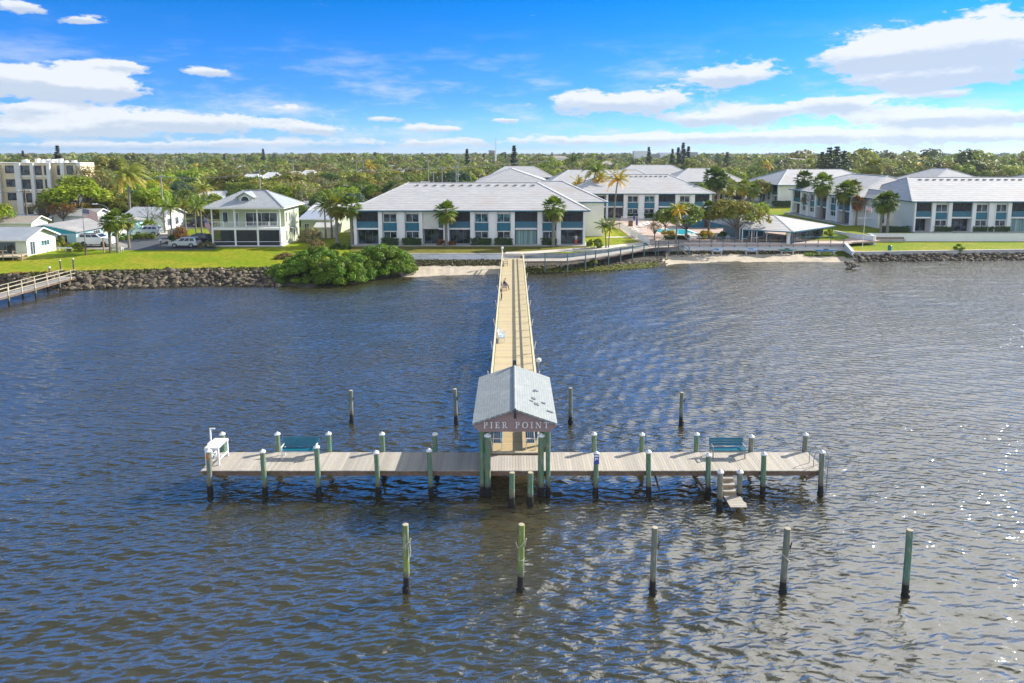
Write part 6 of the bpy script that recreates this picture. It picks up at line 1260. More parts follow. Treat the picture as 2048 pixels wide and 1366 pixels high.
def limbs(zc, cs, r0, seed, lean=0., n=9, m='bark'):
    rg = random.Random(seed); k = MB(); b = (lean * .3, 0, zc * .45); k.tube([(0, 0, -.3), (lean * .1, 0, zc * .2), b], [r0 * 1.25, r0, r0 * .85], 8)
    for c in rg.sample(cs, min(n, len(cs))): mid = (c[0] * .45 + rg.uniform(-.3, .3), c[1] * .45 + rg.uniform(-.3, .3), zc * .45 + (c[2] - zc * .45) * .55); k.tube([b, mid, c], [r0 * .6, r0 * .35, r0 * .08], 5)
    return k
COLS = {'green': (.15, .21, .028), 'bright': (.22, .30, .018), 'olive': (.20, .21, .035), 'deep': (.085, .135, .03), 'brown': (.22, .185, .07), 'grey': (.25, .24, .13), 'gold': (.42, .33, .025), 'rust': (.24, .125, .045), 'bluegreen': (.10, .16, .085), 'mangrove': (.125, .215, .016), 'hedge': (.05, .125, .025), 'palegreen': (.28, .31, .06)}
PROTO = {}
def reg(key, root): PROTO[key] = root; return root
def first_or_dup(key, loc, rz, label, group, scale, color, cat, name=None):
    root = PROTO[key]
    if not root.get('used'):
        root['used'] = 1
        # remember children before moving
        KIDS[root.name] = [(c, [g for g in COL.objects if g.parent is c]) for c in COL.objects if c.parent is root]
        o = root; o.location = loc; o.rotation_euler = (0, 0, rz); o.scale = scale if isinstance(scale, tuple) else (scale,) * 3; o['label'] = label; o['group'] = group
        for c, gs in KIDS[root.name]:
            if c.get('leafy'): c.color = (*color, 1)
    else: o = dup(root, loc, rz, label, group, scale, color); 
    if 'used' in o and o is not root: del o['used']
    o['category'] = cat; return o
def broad(key, R, H, zc, ncl, rc, per, size, seed, r0=.22, flat=.8, n=9):
    t = thing('broadleaf_tree', 'tree', 'tree'); me, cs = crownmesh('crown', R, H, zc, ncl, rc, per, size, seed, flat); o = link('crown', me, 'leaf', t); o['leafy'] = 1; limbs(zc, cs, r0, seed, n=n).build('trunk', 'bark', t); reg(key, t)
for i in range(5): broad('b%d' % i, 3.6 + .2 * i, 3.4, 5.2, 34 + 3 * i, 1.15, 115, .34, 100 + i)      # 9 m tall, broad
for i in range(3): broad('s%d' % i, 3.6, 3.6, 5.4, 26, 1.0, 46, .26, 200 + i, n=22, r0=.26)            # sparse
broad('far0', 3.9, 3.2, 5.2, 26, 1.35, 60, .5, 300); broad('far1', 3.6, 3.6, 5.2, 24, 1.3, 60, .5, 301); broad('far2', 4.2, 2.8, 4.6, 26, 1.3, 60, .5, 302)
def bare(key, seed, H=6):
    t = thing('bare_tree', 'tree', 'tree'); k = MB(); rg = random.Random(seed)
    def br(p, d, L_, r_, lv):
        q = p + d * L_; k.tube([p, p.lerp(q, .5) + Vector((rg.uniform(-.1, .1),) * 3) * L_, q], [r_, r_ * .8, r_ * .6], 5 if lv > 1 else 4)
        if lv > 0:
            for _ in range(3 if lv > 1 else 4): nd = (d + Vector((rg.gauss(0, .55), rg.gauss(0, .55), rg.gauss(.15, .3)))).normalized(); br(q, nd, L_ * rg.uniform(.55, .8), r_ * .58, lv - 1)
    br(Vector((0, 0, -.2)), Vector((0, 0, 1)), H * .3, .13, 4); o = k.build('branches', 'bark', t); reg(key, t)
bare('bare', 4)
def fan_frond(rg, base, d, L_, droop, w=.55, nb=9):
    """petiole and a fan of blades"""
    d = d / np.linalg.norm(d); tip = base + d * L_ * .5 + np.array([0, 0, -droop * .25]); side = np.cross(d, [0, 0, 1.]); side /= np.linalg.norm(side) + 1e-6; up = np.cross(side, d); co = []; 
    co += [base - side * .02, base + side * .02, tip + side * .02, tip - side * .02]
    for i in range(nb):
        a = (i / (nb - 1) - .5) * 2.5; v = d * math.cos(a) + side * math.sin(a); l = L_ * .58 * (1 - .25 * abs(a)); e = tip + v * l + np.array([0, 0, -droop * .5 * rg.uniform(.6, 1.4)]) + up * rg.uniform(-.06, .06); m_ = tip + v * l * .55; s2 = np.cross(v, up); s2 /= np.linalg.norm(s2) + 1e-6; co += [tip, m_ - s2 * .11, e, m_ + s2 * .11]
    return co
def sabal(key, H, seed, L_=1.5, nf=46, r0=.17, name='sabal_palm'):
    rg = np.random.default_rng(seed); t = thing(name, 'palm', 'palm tree'); co = []; ti = []
    for i in range(nf):
        an = i * 2.399 + rg.uniform(-.2, .2); e = math.pi * (.46 - .86 * (i / nf)) ; d = np.array([math.cos(an) * math.cos(e), math.sin(an) * math.cos(e), math.sin(e)]); L2 = L_ * rg.uniform(.85, 1.15)
        c_ = fan_frond(rg, np.array([0, 0, H]), d, L2, .35 + .5 * (i / nf)); co += c_; g = rg.uniform(.75, 1.25) * (1. if i < nf * .8 else .9); y = 1.0 if i < nf * .72 else rg.uniform(1., 1.9); ti += [[g * y, g * (1 + .25 * (y - 1)), g * .9]] * (len(c_) // 4)
    me = npmesh('fronds', np.array(co), np.arange(len(co)).reshape(-1, 4), np.array(ti)); o = link('fronds', me, 'frond', t); o['leafy'] = 1
    k = MB(); b = rg.uniform(-.12, .12, 2); k.tube([(0, 0, -.3), (b[0], b[1], H * .35), (b[0] * .5, b[1], H * .75), (0, 0, H)], [r0 * 1.25, r0, r0 * .95, r0 * 1.15], 9); k.build('trunk', 'palm_bark', t); reg(key, t)
sabal('sabA', 5.0, 1); sabal('sabB', 5.0, 2, 1.65, 50); sabal('sabC', 5.0, 3, 1.4, 42); sabal('sabS', 1.2, 4, 1.6, 26)
def coconut(key, H, seed, wind=(0.9, .1), L_=3.0, nf=19, bend=.5, r0=.13, name='coconut_palm', leaf=.55, nl=20):
    rg = np.random.default_rng(seed); t = thing(name, 'palm', 'palm tree'); co = []; ti = []; W_ = np.array([wind[0], wind[1], 0.]); top = np.array([bend, 0, H])
    for i in range(nf):
        an = i * 2.399; e = math.pi * (.44 - .55 * i / nf); d = np.array([math.cos(an) * math.cos(e), math.sin(an) * math.cos(e), math.sin(e)]); p = top.copy(); L2 = L_ * rg.uniform(.8, 1.1); st = L2 / nl; g = rg.uniform(.75, 1.25); y = 1. + (rg.uniform(0, 1.) if i > nf * .6 else 0)
        for j in range(nl):
            q = p + d * st; u = j / nl; d = d + np.array([0, 0, -.055 - .09 * u]) + W_ * .06 * (.3 + u); d /= np.linalg.norm(d); s_ = np.cross(d, [0, 0, 1.]); s_ /= np.linalg.norm(s_) + 1e-6; ll = leaf * math.sin(math.pi * min(1, .12 + u * .93)) ** .6
            co += [p - s_ * .02, p + s_ * .02, q + s_ * .02, q - s_ * .02]; ti.append([g * 1.2, g, .9])
            for sg in (-1, 1):
                dn = s_ * sg * .8 + d * .55 + np.array([0, 0, -.45 - .3 * rg.random()]) + W_ * .35; dn /= np.linalg.norm(dn); e_ = p + dn * ll; m_ = p + dn * ll * .5; co += [p, m_ + d * .075, e_, m_ - d * .075]; f = g * rg.uniform(.85, 1.15); ti.append([f * y, f * (1 + .2 * (y - 1)), f * .9])
            p = q
    me = npmesh('fronds', np.array(co), np.arange(len(co)).reshape(-1, 4), np.array(ti)); o = link('fronds', me, 'frond', t); o['leafy'] = 1
    k = MB(); k.tube([(0, 0, -.3), (bend * .05, 0, H * .25), (bend * .3, 0, H * .55), (bend * .65, 0, H * .8), (bend, 0, H)], [r0 * 1.6, r0 * 1.1, r0, r0 * .9, r0 * .85], 8); k.build('trunk', 'palm_bark', t); reg(key, t)
coconut('coc', 6.5, 11); coconut('cocB', 6.5, 12, (1.1, .1), 2.6, 16, .3); coconut('small', 3.2, 13, (.15, 0), 1.9, 13, .3, .08, 'slender_palm', .45, 14); coconut('big', 9, 14, (1.3, .0), 4.6, 34, .2, .2, 'coconut_palm', 1.0, 26); coconut('queen', 6, 15, (.5, 0), 2.8, 20, .1, .15, 'feather_palm', .6, 18)
def conif(key, H, R, seed, name='norfolk_pine', gaps=.2):
    rg = np.random.default_rng(seed); t = thing(name, 'pine', 'pine tree'); C_ = []; N_ = []
    z = H * .12
    while z < H:
        r = R * (1 - z / H) ** .8 + .15; nb = 7
        for b in range(nb):
            if rg.random() < gaps: continue
            an = 2 * PI * b / nb + z; n = 26
            u = rg.random(n) ** .7; C_.append(np.stack([np.cos(an) * r * u + rg.normal(0, .12, n), np.sin(an) * r * u + rg.normal(0, .12, n), z + .25 * u + rg.normal(0, .1, n)], -1)); N_.append(np.tile([np.cos(an) * .4, np.sin(an) * .4, .8], (n, 1)))
        z += H * .055
    co, f = leafquads(np.concatenate(C_), np.concatenate(N_), .5, rg, 1.8, .4); me = npmesh('crown', co, f, np.outer(rg.uniform(.7, 1.25, len(f)), [1, 1, 1])); o = link('crown', me, 'leaf', t); o['leafy'] = 1; MB().tube([(0, 0, -.3), (0, 0, H * .99)], [.28, .04], 7).build('trunk', 'bark', t); reg(key, t)
conif('norf', 14, 2.3, 31, gaps=.38); conif('cas', 16, 4.2, 32, 'casuarina', .3)
# ------------------------------------------------------------------ hand placed trees: key, px of foot, py of foot, z, crown-top row, colour, label
def by_top(key, px, py, z, pytop, hproto, color, label, cat='tree', group=None, wide=1., rz=None, Y=None):
    b = P(px, py, z) if Y is None else Vector((V(px, 400, Y).x, Y, z)); top = V(px, pytop, b.y).z; s = (top - b.z) / hproto
    return first_or_dup(key, b, rz if rz is not None else (px * 1.7) % 6.28, label, group, (s * wide, s * wide, s), COLS[color], cat)
SAB = 'sabal palms with round fan crowns'; COC = 'windblown coconut palms'
for a in [('sabA', 222, 504, 1.95, 427, 6.3, 'green', 'sabal palm on the left lawn, the leftmost and slimmest trunk of three'), ('sabB', 236, 506, 1.95, 419, 6.3, 'green', 'stout sabal palm with mottled trunk on the left lawn'),
          ('sabC', 259, 497, 2.0, 425, 6.3, 'green', 'sabal palm leaning slightly over the left lane, drooping gold fronds'),
          ('sabA', 675, 489, 2.0, 391, 6.3, 'olive', 'tall sabal palm beside the porch house side, left of the pair'), ('sabC', 705, 490, 2.0, 390, 6.3, 'green', 'tall sabal palm touching the left corner of the long condo'),
          ('sabB', 893, 494, 2.0, 402, 6.3, 'green', 'single sabal palm in front of the long condo near its middle'), ('sabA', 1107, 494, 2.0, 392, 6.3, 'green', 'single sabal palm in front of the long condo near its right end'),
          ('sabC', 1604, 427, 2.4, 338, 6.3, 'deep', 'slim sabal palm before the blank white condo end wall'), ('sabA', 1641, 440, 2.4, 345, 6.3, 'green', 'sabal palm between the two sideways condos'),
          ('sabB', 1686, 449, 2.4, 362, 6.3, 'green', 'large headed sabal palm before the sideways condo balconies'), ('sabC', 1700, 447, 2.4, 356, 6.3, 'olive', 'sabal palm behind the large headed one by the sideways condo'),
          ('sabB', 1761, 467, 2.4, 386, 6.3, 'green', 'left one of the twin sabal palms by the right retaining wall'), ('sabA', 1774, 468, 2.4, 382, 6.3, 'deep', 'right one of the twin sabal palms by the right retaining wall'),
          ('sabA', 1425, 430, 2.2, 333, 6.3, 'deep', 'slim sabal palm in the garden, leftmost before the third row condo'), ('sabC', 1436, 430, 2.2, 338, 6.3, 'deep', 'slim sabal palm in the garden, second before the third row condo'), ('sabB', 1446, 418, 2.2, 350, 6.3, 'green', 'low sabal palm behind the two slim garden palms'), ('sabB', 1457, 420, 2.2, 358, 6.3, 'palegreen', 'pale broad sabal palm in the garden'), ('sabA', 1485, 425, 2.2, 357, 6.3, 'palegreen', 'pale sabal palm at the right of the garden'), ('sabC', 1505, 428, 2.2, 365, 6.3, 'green', 'shadowy sabal palm in the garden thicket'),
          ('sabB', 1742, 400, 2.3, 318, 6.3, 'olive', 'sabal palm rising behind the right condo roofs'), ('sabA', 1417, 476, 2.05, 401, 6.3, 'deep', 'sabal palm between the banyan and the patio tree')]:
    by_top(*a, cat='palm tree', group=SAB, wide=1.12)
for a in [('cocB', 1152, 425, 2.1, 351, 8.0, 'gold', 'short yellowed coconut palm, leftmost beyond the long condo roof'), ('coc', 1183, 430, 2.1, 318, 8.2, 'green', 'tallest coconut palm beyond the long condo roof'), ('cocB', 1193, 432, 2.1, 341, 8.0, 'gold', 'yellowed coconut palm right of the tallest one'),
          ('coc', 1228, 441, 2.1, 338, 8.2, 'gold', 'leaning coconut palm before the pool condo balconies'), ('cocB', 1352, 486, 2.05, 404, 8.0, 'gold', 'bright golden coconut palm at the patio edge by the pool')]:
    by_top(*a, cat='palm tree', group=COC, rz=(.1 if a[0] == 'coc' else -.15))
by_top('small', 1217, 496, 1.95, 437, 4.4, 'green', 'slender palm on the lawn by the boardwalk, right trunk of the pair', 'palm tree', 'slender twin palms', rz=.3); by_top('small', 1212, 496, 1.95, 436, 4.4, 'green', 'slender palm on the lawn by the boardwalk, left trunk of the pair', 'palm tree', 'slender twin palms', rz=3.2)
by_top('big', 262, 452, 2.05, 318, 12., 'palegreen', 'huge ragged windblown coconut palm behind the turquoise house', 'palm tree', COC, rz=0.)
by_top('queen', 344, 478, 2.0, 400, 7.4, 'green', 'feather palm beside the lane, left of the dark palms', 'palm tree', 'feather palms'); by_top('queen', 393, 476, 2.0, 402, 7.4, 'green', 'feather palm beside the porch house, over the dark car', 'palm tree', 'feather palms'); by_top('queen', 372, 462, 2.0, 398, 7.4, 'olive', 'feather palm behind the lane palms, olive toned', 'palm tree', 'feather palms')
by_top('queen', 330, 466, 2.0, 398, 7.4, 'bright', 'yellow green feather palm over the blue roofed house corner', 'palm tree', 'feather palms'); by_top('queen', 404, 468, 2.0, 392, 7.4, 'green', 'green feather palm touching the porch house column', 'palm tree', 'feather palms'); by_top('sabS', 298, 468, 2.0, 436, 2.6, 'bright', 'low fan palm beside the driveway wall', 'palm tree', SAB); by_top('queen', 412, 440, 2.0, 361, 7.4, 'palegreen', 'yellowish feather palm behind the porch house roof', 'palm tree', 'feather palms'); by_top('queen', 652, 480, 2.0, 396, 7.4, 'deep', 'dark feather palm in the group right of the annex', 'palm tree', 'feather palms'); by_top('queen', 664, 478, 2.0, 385, 7.4, 'green', 'tall feather palm in the group right of the annex', 'palm tree', 'feather palms')
by_top('queen', 1146, 372, 2.1, 308, 7.4, 'deep', 'dark palm above the far condo roofs', 'palm tree', 'feather palms'); by_top('sabA', 1712, 452, 2.4, 390, 6.3, 'rust', 'dead brown palm against the sideways condo end wall', 'palm tree', SAB); by_top('queen', 740, 372, 2.0, 322, 7.4, 'gold', 'golden palm before the grey roofed houses', 'palm tree', 'feather palms'); by_top('queen', 1534, 372, 2.1, 322, 7.4, 'gold', 'golden palm in the thicket left of the farther sideways condo', 'palm tree', 'feather palms')
H9 = 9.3
for a in [('b0', 158, 450, 2.0, 338, H9, 'bright', 'large bright green tree hiding the apartment block corner', 1.15), ('s0', 92, 455, 2.0, 390, H9, 'brown', 'brownish half bare tree before the apartment block', 1.1), ('s1', 128, 455, 2.0, 392, H9, 'rust', 'rusty leaved tree right of the brownish one', 1.0), ('s0', 186, 436, 2.0, 317, H9, 'brown', 'tall brown green tree against the apartment block right end', 1.), ('b1', 205, 430, 2.0, 330, H9, 'green', 'green tree filling the gap behind the huge coconut palm', .9), ('b2', 300, 440, 2.0, 366, H9, 'bright', 'yellow green tree above the pale blue roof', 1.1), ('b4', 232, 440, 2.0, 372, H9, 'olive', 'olive tree behind the street lamp', 1.), ('b0', 372, 432, 2.0, 372, H9, 'green', 'green tree behind the feather palms', 1.), ('b3', 3, 470, 2.0, 396, H9, 'bright', 'bright green tree cut by the left frame edge', .8),
          ('b1', 218, 380, 2.0, 303, H9, 'olive', 'tall olive tree rising above the skyline left of the coconut palm', 1.25), ('s2', 590, 425, 2.0, 352, H9, 'grey', 'large grey feathery tree behind the porch house roof', 1.35), ('s1', 618, 428, 2.0, 362, H9, 'grey', 'grey leafless looking tree right of the porch house', 1.1),
          ('b2', 640, 440, 2.0, 385, H9, 'deep', 'dark round tree above the annex roofs', .9), ('b4', 1372, 480, 2.03, 398, H9, 'green', 'broad banyan like tree between the pool and patio', 1.25), ('b1', 1330, 470, 2.03, 408, H9, 'deep', 'dark spreading tree beside the pool', .95), ('b3', 1472, 482, 2.03, 386, H9, 'olive', 'wide crowned tree on the patio before the clubhouse', 1.25),
          ('b2', 1505, 470, 2.03, 392, H9, 'bright', 'bright crowned tree overlapping the clubhouse roof', .9), ('b0', 1402, 405, 2.1, 360, H9, 'bright', 'round bright shrub tree before the third row condo', .9), ('s0', 1622, 432, 2.4, 372, H9, 'brown', 'brown yellow thin tree between the sideways condos', .8), ('b4', 1520, 410, 2.1, 352, H9, 'olive', 'olive tree in the garden left of the farther sideways condo', 1.0), ('b1', 1535, 395, 2.1, 345, H9, 'green', 'green tree crowding the farther sideways condo corner', 1.),
          ('b0', 1012, 335, 2.1, 311, H9, 'bright', 'round green tree above the far small condo roof', 1.6), ('s2', 1110, 352, 2.1, 320, H9, 'brown', 'wide brown thicket tree beyond the main condo ridge', 2.), ('s0', 1080, 352, 2.1, 321, H9, 'grey', 'grey brown thicket tree left of the wide one', 1.8), ('s1', 1240, 340, 2.1, 314, H9, 'olive', 'olive domed tree above the far condo roofs', 1.8),
          ('s2', 1652, 345, 2.2, 302, H9, 'bluegreen', 'grey green feathery tree left of the tall casuarinas', .9), ('b2', 788, 375, 2.0, 336, H9, 'gold', 'golden crowned round tree left of the main condo roof', 1.3), ('b3', 800, 380, 2.0, 348, H9, 'green', 'green tree below the golden crowned one', .9), ('b1', 725, 372, 2.0, 351, H9, 'deep', 'dark round tree left of the golden crowned one', .8),
          ('b0', 903, 348, 2.0, 314, H9, 'bright', 'bright yellow green tree with pale trunks near the centre', .9), ('b4', 930, 350, 2.0, 314, H9, 'bright', 'second bright yellow green tree near the centre', .7), ('s1', 955, 352, 2.0, 320, H9, 'brown', 'brown wide tree left of the far condo roofs', 1.5), ('b2', 875, 352, 2.0, 322, H9, 'deep', 'very dark tree left of the bright central trees', 1.)]:
    by_top(*a[:8], wide=a[8], group='garden and street trees')
by_top('b2', 1058, 368, 2.1, 346, H9, 'bluegreen', 'pale blue green spiky tree just above the main condo ridge', wide=1.3, group='garden and street trees')
b = by_top('s2', 1309, 480, 2.03, 438, H9, 'brown', 'small thin leaved tree standing before the swimming pool', wide=.9, group='garden and street trees')
for (px, py, pt, lab, s) in ((302, 468, 408, 'bare pale branched tree over the blue roofed house', 1.0), (330, 462, 412, 'second bare branched tree beside the lane', .9)): by_top('bare', px, py, 2.0, pt, 5.6, 'grey', lab, group='bare trees', wide=1.3)
for i, (px, Y, pt, lab) in enumerate(((114, 330, 294, 'pointed pine above the apartment block roof'), (45, 520, 303, 'small far pine above the apartment block, further left'), (526, 600, 299, 'dark pointed pine on the skyline behind the porch house'), (448, 620, 309, 'short dark pine on the skyline left of the tall one'), (934, 420, 300, 'dense pine on the skyline above the bright central trees'), (967, 520, 309, 'tiny pine left of the striped tower'), (1011, 650, 306, 'tiny pine right of the striped tower'), (1028, 330, 294, 'open branched pine above the round green tree'), (1298, 480, 296, 'narrow pointed pine beside the long white building'),
                                      (1367, 400, 288, 'tallest dark pine in the skyline cluster'), (1357, 410, 297, 'middle dark pine in the skyline cluster'), (1377, 410, 295, 'right dark pine in the skyline cluster'), (1345, 430, 300, 'low dark pine left in the skyline cluster'), (1104, 900, 305, 'tiny twin topped pine on the far skyline'))):
    g = V(px, pt, Y); s = (g.z - 2) / 14; first_or_dup('norf', (g.x, Y, 2), i, lab, 'pines on the skyline', (s * 1.15, s * 1.15, s), (.05, .08, .045) if i != 0 else (.06, .08, .045), 'pine tree')
for i, (px, Y, pt, w, lab) in enumerate(((1660, 262, 293, 1.1, 'tall dark casuarina with white tipped crown'), (1675, 268, 291, 1.15, 'tallest casuarina in the middle of the clump'), (1690, 262, 300, 1.0, 'casuarina on the right of the clump'), (1645, 275, 302, .9, 'casuarina on the left of the clump'), (1940, 330, 298, 1., 'dark casuarina above the right hand woods'), (1455, 380, 303, 1., 'dark casuarina on the centre right skyline'))):
    g = V(px, pt, Y); s = (g.z - 2) / 16; first_or_dup('cas', (g.x, Y, 2), i * 1.3, lab, 'dark casuarinas', (s * w, s * w, s), (.045, .07, .045), 'casuarina tree')
# ------------------------------------------------------------------ filling trees: nearest ones are things, the rest is one far wood
BX = []
for o in list(COL.objects):
    if o.parent is None and o.get('category') in ('house', 'condo building', 'apartment block', 'clubhouse', 'carport', 'cabana', 'condo wing', 'building'):
        xs_, ys_ = [], []
        for c in COL.objects:
            if c.parent is o and c.type == 'MESH' and c.name.split('.')[0] in ('wall', 'roof', 'rear_roof'):
                for v in c.bound_box: q = Matrix.Rotation(o.rotation_euler.z, 3, 'Z') @ Vector(v) + o.location; xs_.append(q.x); ys_.append(q.y)
        if xs_: BX.append((min(xs_), max(xs_), min(ys_), max(ys_), o.get('label')))
def blocked(x, y, m):
    for a, b, c, d, _ in BX:
        if a - m < x < b + m and c - m < y < d + m: return True
    px, py = proj((x, y, 2.0))
    if px < 190 and py > 440: return True
    if px < 640 and py > 452: return True
    if 260 < px < 400 and py > 436: return True
    if 640 <= px < 715 and py > 470: return True
    if 715 <= px < 1160 and py > 420: return True
    if 1160 <= px < 1320 and py > 362: return True
    if 1320 <= px < 1520 and py > 410: return True
    if px >= 1520 and py > 372: return True
    return False
rg = random.Random(77); placed = []; cnt = {'tree': 0, 'palm': 0}
CC = [('green', 5), ('olive', 6), ('bright', 3), ('deep', 3), ('brown', 3), ('grey', 3), ('rust', 0), ('bluegreen', 1), ('palegreen', 3), ('gold', 1)]
CW = [c for c, n in CC for _ in range(n)]
WHERE = lambda px: 'behind the apartment block' if px < 170 else 'behind the left houses' if px < 400 else 'behind the porch house' if px < 640 else 'between the porch house and the main condo roof' if px < 850 else 'beyond the main condo roof' if px < 1160 else 'beyond the pool condo' if px < 1520 else 'in the woods beyond the right condos'
ADJ = {'green': 'mid green', 'olive': 'olive', 'bright': 'yellow green', 'deep': 'dark green', 'brown': 'brown tinged', 'grey': 'grey thin leaved', 'rust': 'rusty', 'bluegreen': 'blue green', 'palegreen': 'pale green', 'gold': 'golden'}
rows_ = []
y = 128.
while y < 330:
    rows_.append(y); y += 4.2 + (y - 128) * .018
for y in rows_:
    half = .80 * y; x = -half
    while x < half:
        x += rg.uniform(4.2, 7.5) * (1 + (y - 128) / 400); yy = y + rg.uniform(-2, 2); s = rg.uniform(.62, 1.12) * (.95 if y < 200 else 1.02)
        if blocked(x, yy, 2.6 * s): continue
        px, py = proj((x, yy, 2)); 
        if not -60 < px < 2110: continue
        maxh = 9.3 * s; top_py = proj((x, yy, 2 + maxh))[1]
        # do not hide the roofs seen from the pier
        if any(a - 4 < (x * c / yy) < b + 4 and yy < c and proj((a, c, 7))[1] > top_py + 8 for a, b, c, d, lab in BX if c > yy and c - yy < 40 and d - c > 6): s *= .62
        if px > 1520: s *= 1.12
        right = px > 1520; kind_palm = rg.random() < (.16 if not right else .13)
        col = rg.choice(CW)
        if kind_palm and cnt['palm'] < 85:
            key = rg.choice(('sabA', 'sabB', 'sabC', 'queen')); col = rg.choice(('green', 'deep', 'olive', 'gold', 'palegreen')); cnt['palm'] += 1; sp = s * 1.05
            first_or_dup(key, (x, yy, 2.0), rg.uniform(0, 6.3), f"{ADJ[col]} palm among the trees {WHERE(px)}", f"palms {WHERE(px)}", (sp * 1.25, sp * 1.25, sp), tuple(c * rg.uniform(.8, 1.2) for c in COLS[col]), 'palm tree')
        elif cnt['tree'] < 262:
            key = rg.choice(('s0', 's1', 's2') if col in ('grey', 'brown') else ('b0', 'b1', 'b2', 'b3', 'b4')) if yy < 215 else rg.choice(('far0', 'far1', 'far2') if col not in ('grey',) else ('s0', 's1')); cnt['tree'] += 1; f = rg.uniform(.8, 1.2)
            first_or_dup(key, (x, yy, 2.0), rg.uniform(0, 6.3), f"{ADJ[col]} bushy tree {WHERE(px)}", f"trees {WHERE(px)}", (s * rg.uniform(.95, 1.35), s * rg.uniform(.95, 1.35), s), tuple(c * f for c in COLS[col]), 'tree')
        else: placed.append((x, yy, s, col))
print('TREES', cnt, len(placed), [b[4] for b in BX][:3])
def farwood():
    rg = np.random.default_rng(8); C_ = []; N_ = []; S_ = []; T_ = []
    spots = [(x, y, s, COLS[c]) for x, y, s, c in placed]
    y = 325.
    while y < 2600:
        gap = 6.5 + (y - 325) * .012; x = -.82 * y
        while x < .82 * y:
            x += gap * rg.uniform(.6, 1.4); s = rg.uniform(.6, 1.12) * (1.0 if y < 700 else 1.05)
            s *= (1.35 if x > .36 * y and y < 520 else 1.); s *= 1.5 if rg.random() < (.05 if y < 700 else .12) else 1.
            if blocked(x, y, 4): continue
            spots.append((x, y + rg.uniform(-3, 3), s, COLS[CW[rg.integers(len(CW))]]))
        y += gap * .95
    for (x, y, s, c) in spots:
        far_ = y > 600; ncl = 16 if not far_ else 9; per = 24 if not far_ else 10; big = .62 if not far_ else 1.5; n = ncl * per; f = rg.uniform(.75, 1.2)
        cc = rg.normal(0, 1, (ncl, 3)); cc /= np.linalg.norm(cc, axis=1)[:, None]; cc[:, 2] = np.abs(cc[:, 2]) * 1.1 - .3; cc *= np.array([3.9, 3.9, 3.2]) * s * rg.uniform(.6, 1, (ncl, 1)); cc += [x, y, 2 + 5.2 * s]
        d = rg.normal(0, 1, (ncl, per, 3)); d /= np.linalg.norm(d, axis=2)[..., None]; d[..., 2] = np.abs(d[..., 2]) - .2; p = (cc[:, None] + d * 1.35 * s).reshape(-1, 3); nn_ = d.reshape(-1, 3) + [0, 0, .4]; C_.append(p); N_.append(nn_); S_.append(np.full(n, big * s)); g = np.repeat(rg.uniform(.55, 1.2, ncl), per) * f * 1.2; T_.append(g[:, None] * (np.array(c) * .75 + np.array([.055, .05, .015])))
    C_ = np.concatenate(C_); N_ = np.concatenate(N_); S_ = np.concatenate(S_); T_ = np.concatenate(T_); N_ /= np.linalg.norm(N_, axis=1)[:, None]
    n = len(C_); nn2 = N_ + rg.normal(0, .4, (n, 3)); nn2 /= np.linalg.norm(nn2, axis=1)[:, None]; a = np.cross(nn2, rg.normal(0, 1, (n, 3))); a /= np.linalg.norm(a, axis=1)[:, None]; b = np.cross(nn2, a); s_ = (S_ * rg.uniform(.6, 1.3, n))[:, None]
    co = np.stack([C_ - a * s_ * .7, C_ - b * s_ * .5, C_ + a * s_ * .7, C_ + b * s_ * .5], 1).reshape(-1, 3); me = npmesh('far_woods', co, np.arange(n * 4).reshape(-1, 4), T_); o = link('far_woods', me, 'leaf'); o.color = (1, 1, 1, 1); tag(o, 'dense mixed treetops filling the distance to the skyline', 'woods', None, 'stuff'); print('FAR', len(spots), n)
farwood()
# ------------------------------------------------------------------ shrubs and hedges
def bushmesh(name, centres, radii, per, size, seed, squash=.9): co, f, t = clumps(centres, radii, per, size, seed, squash=squash); return npmesh(name, co, f, t)
def mangrove(label, lobes, seed, color='mangrove', per=210, size=.16, stems=True, name='mangrove_bush', cat='mangrove bush', rc=.56):
    rg = np.random.default_rng(seed); cs = []; rs = []; t = thing(name, label, cat, (0, 0, 0))
    for (px, Y, rx, ry, h) in lobes:
        cx = V(px, 560, Y).x; n = int(62 * rx * ry / 9)
        for i in range(n):
            u = rg.random() ; an = rg.uniform(0, 2 * PI); e = math.acos(1 - u * .98); d = (math.cos(an) * math.sin(e), math.sin(an) * math.sin(e), math.cos(e)); k_ = rg.uniform(.86, .97); cs.append((cx + d[0] * rx * k_, Y + d[1] * ry * k_, max(.55, d[2] * h * k_ + .1))); rs.append(rc * rg.uniform(.65, 1.35))
    me = bushmesh('foliage', cs, rs, per, size, seed); o = link('foliage', me, 'leaf', t); o.color = (*COLS[color], 1)
    if stems:
        k = MB(); 
        for i in range(40): (px, Y, rx, ry, h) = lobes[i % len(lobes)]; cx = V(px, 560, Y).x; an = rg.uniform(0, 6.28); r_ = rg.uniform(.2, .8); p = Vector((cx + math.cos(an) * rx * r_, Y + math.sin(an) * ry * r_, -.4)); k.tube([p, p + Vector((rg.uniform(-.3, .3), rg.uniform(-.3, .3), h * .6)), p + Vector((rg.uniform(-.6, .6), rg.uniform(-.6, .6), h * .85))], [.05, .045, .02], 5)
        k.build('roots', 'bark', t)
    return t
mangrove('large dense mangrove bush at the water edge, the bigger left lobe', [(645, 91, 5.9, 4.6, 4.1), (598, 89.0, 3.4, 3.0, 2.7), (680, 89, 3.9, 3.0, 3.0), (560, 90.5, 2.4, 2.2, 1.7), (712, 91.5, 2.8, 2.8, 3.2)], 51)
mangrove('rounded mangrove bush at the beach end, the right lobe', [(763, 95.0, 4.9, 4.0, 4.0), (796, 96.0, 2.7, 2.6, 2.8), (728, 94.0, 3.2, 3.0, 3.3)], 52)
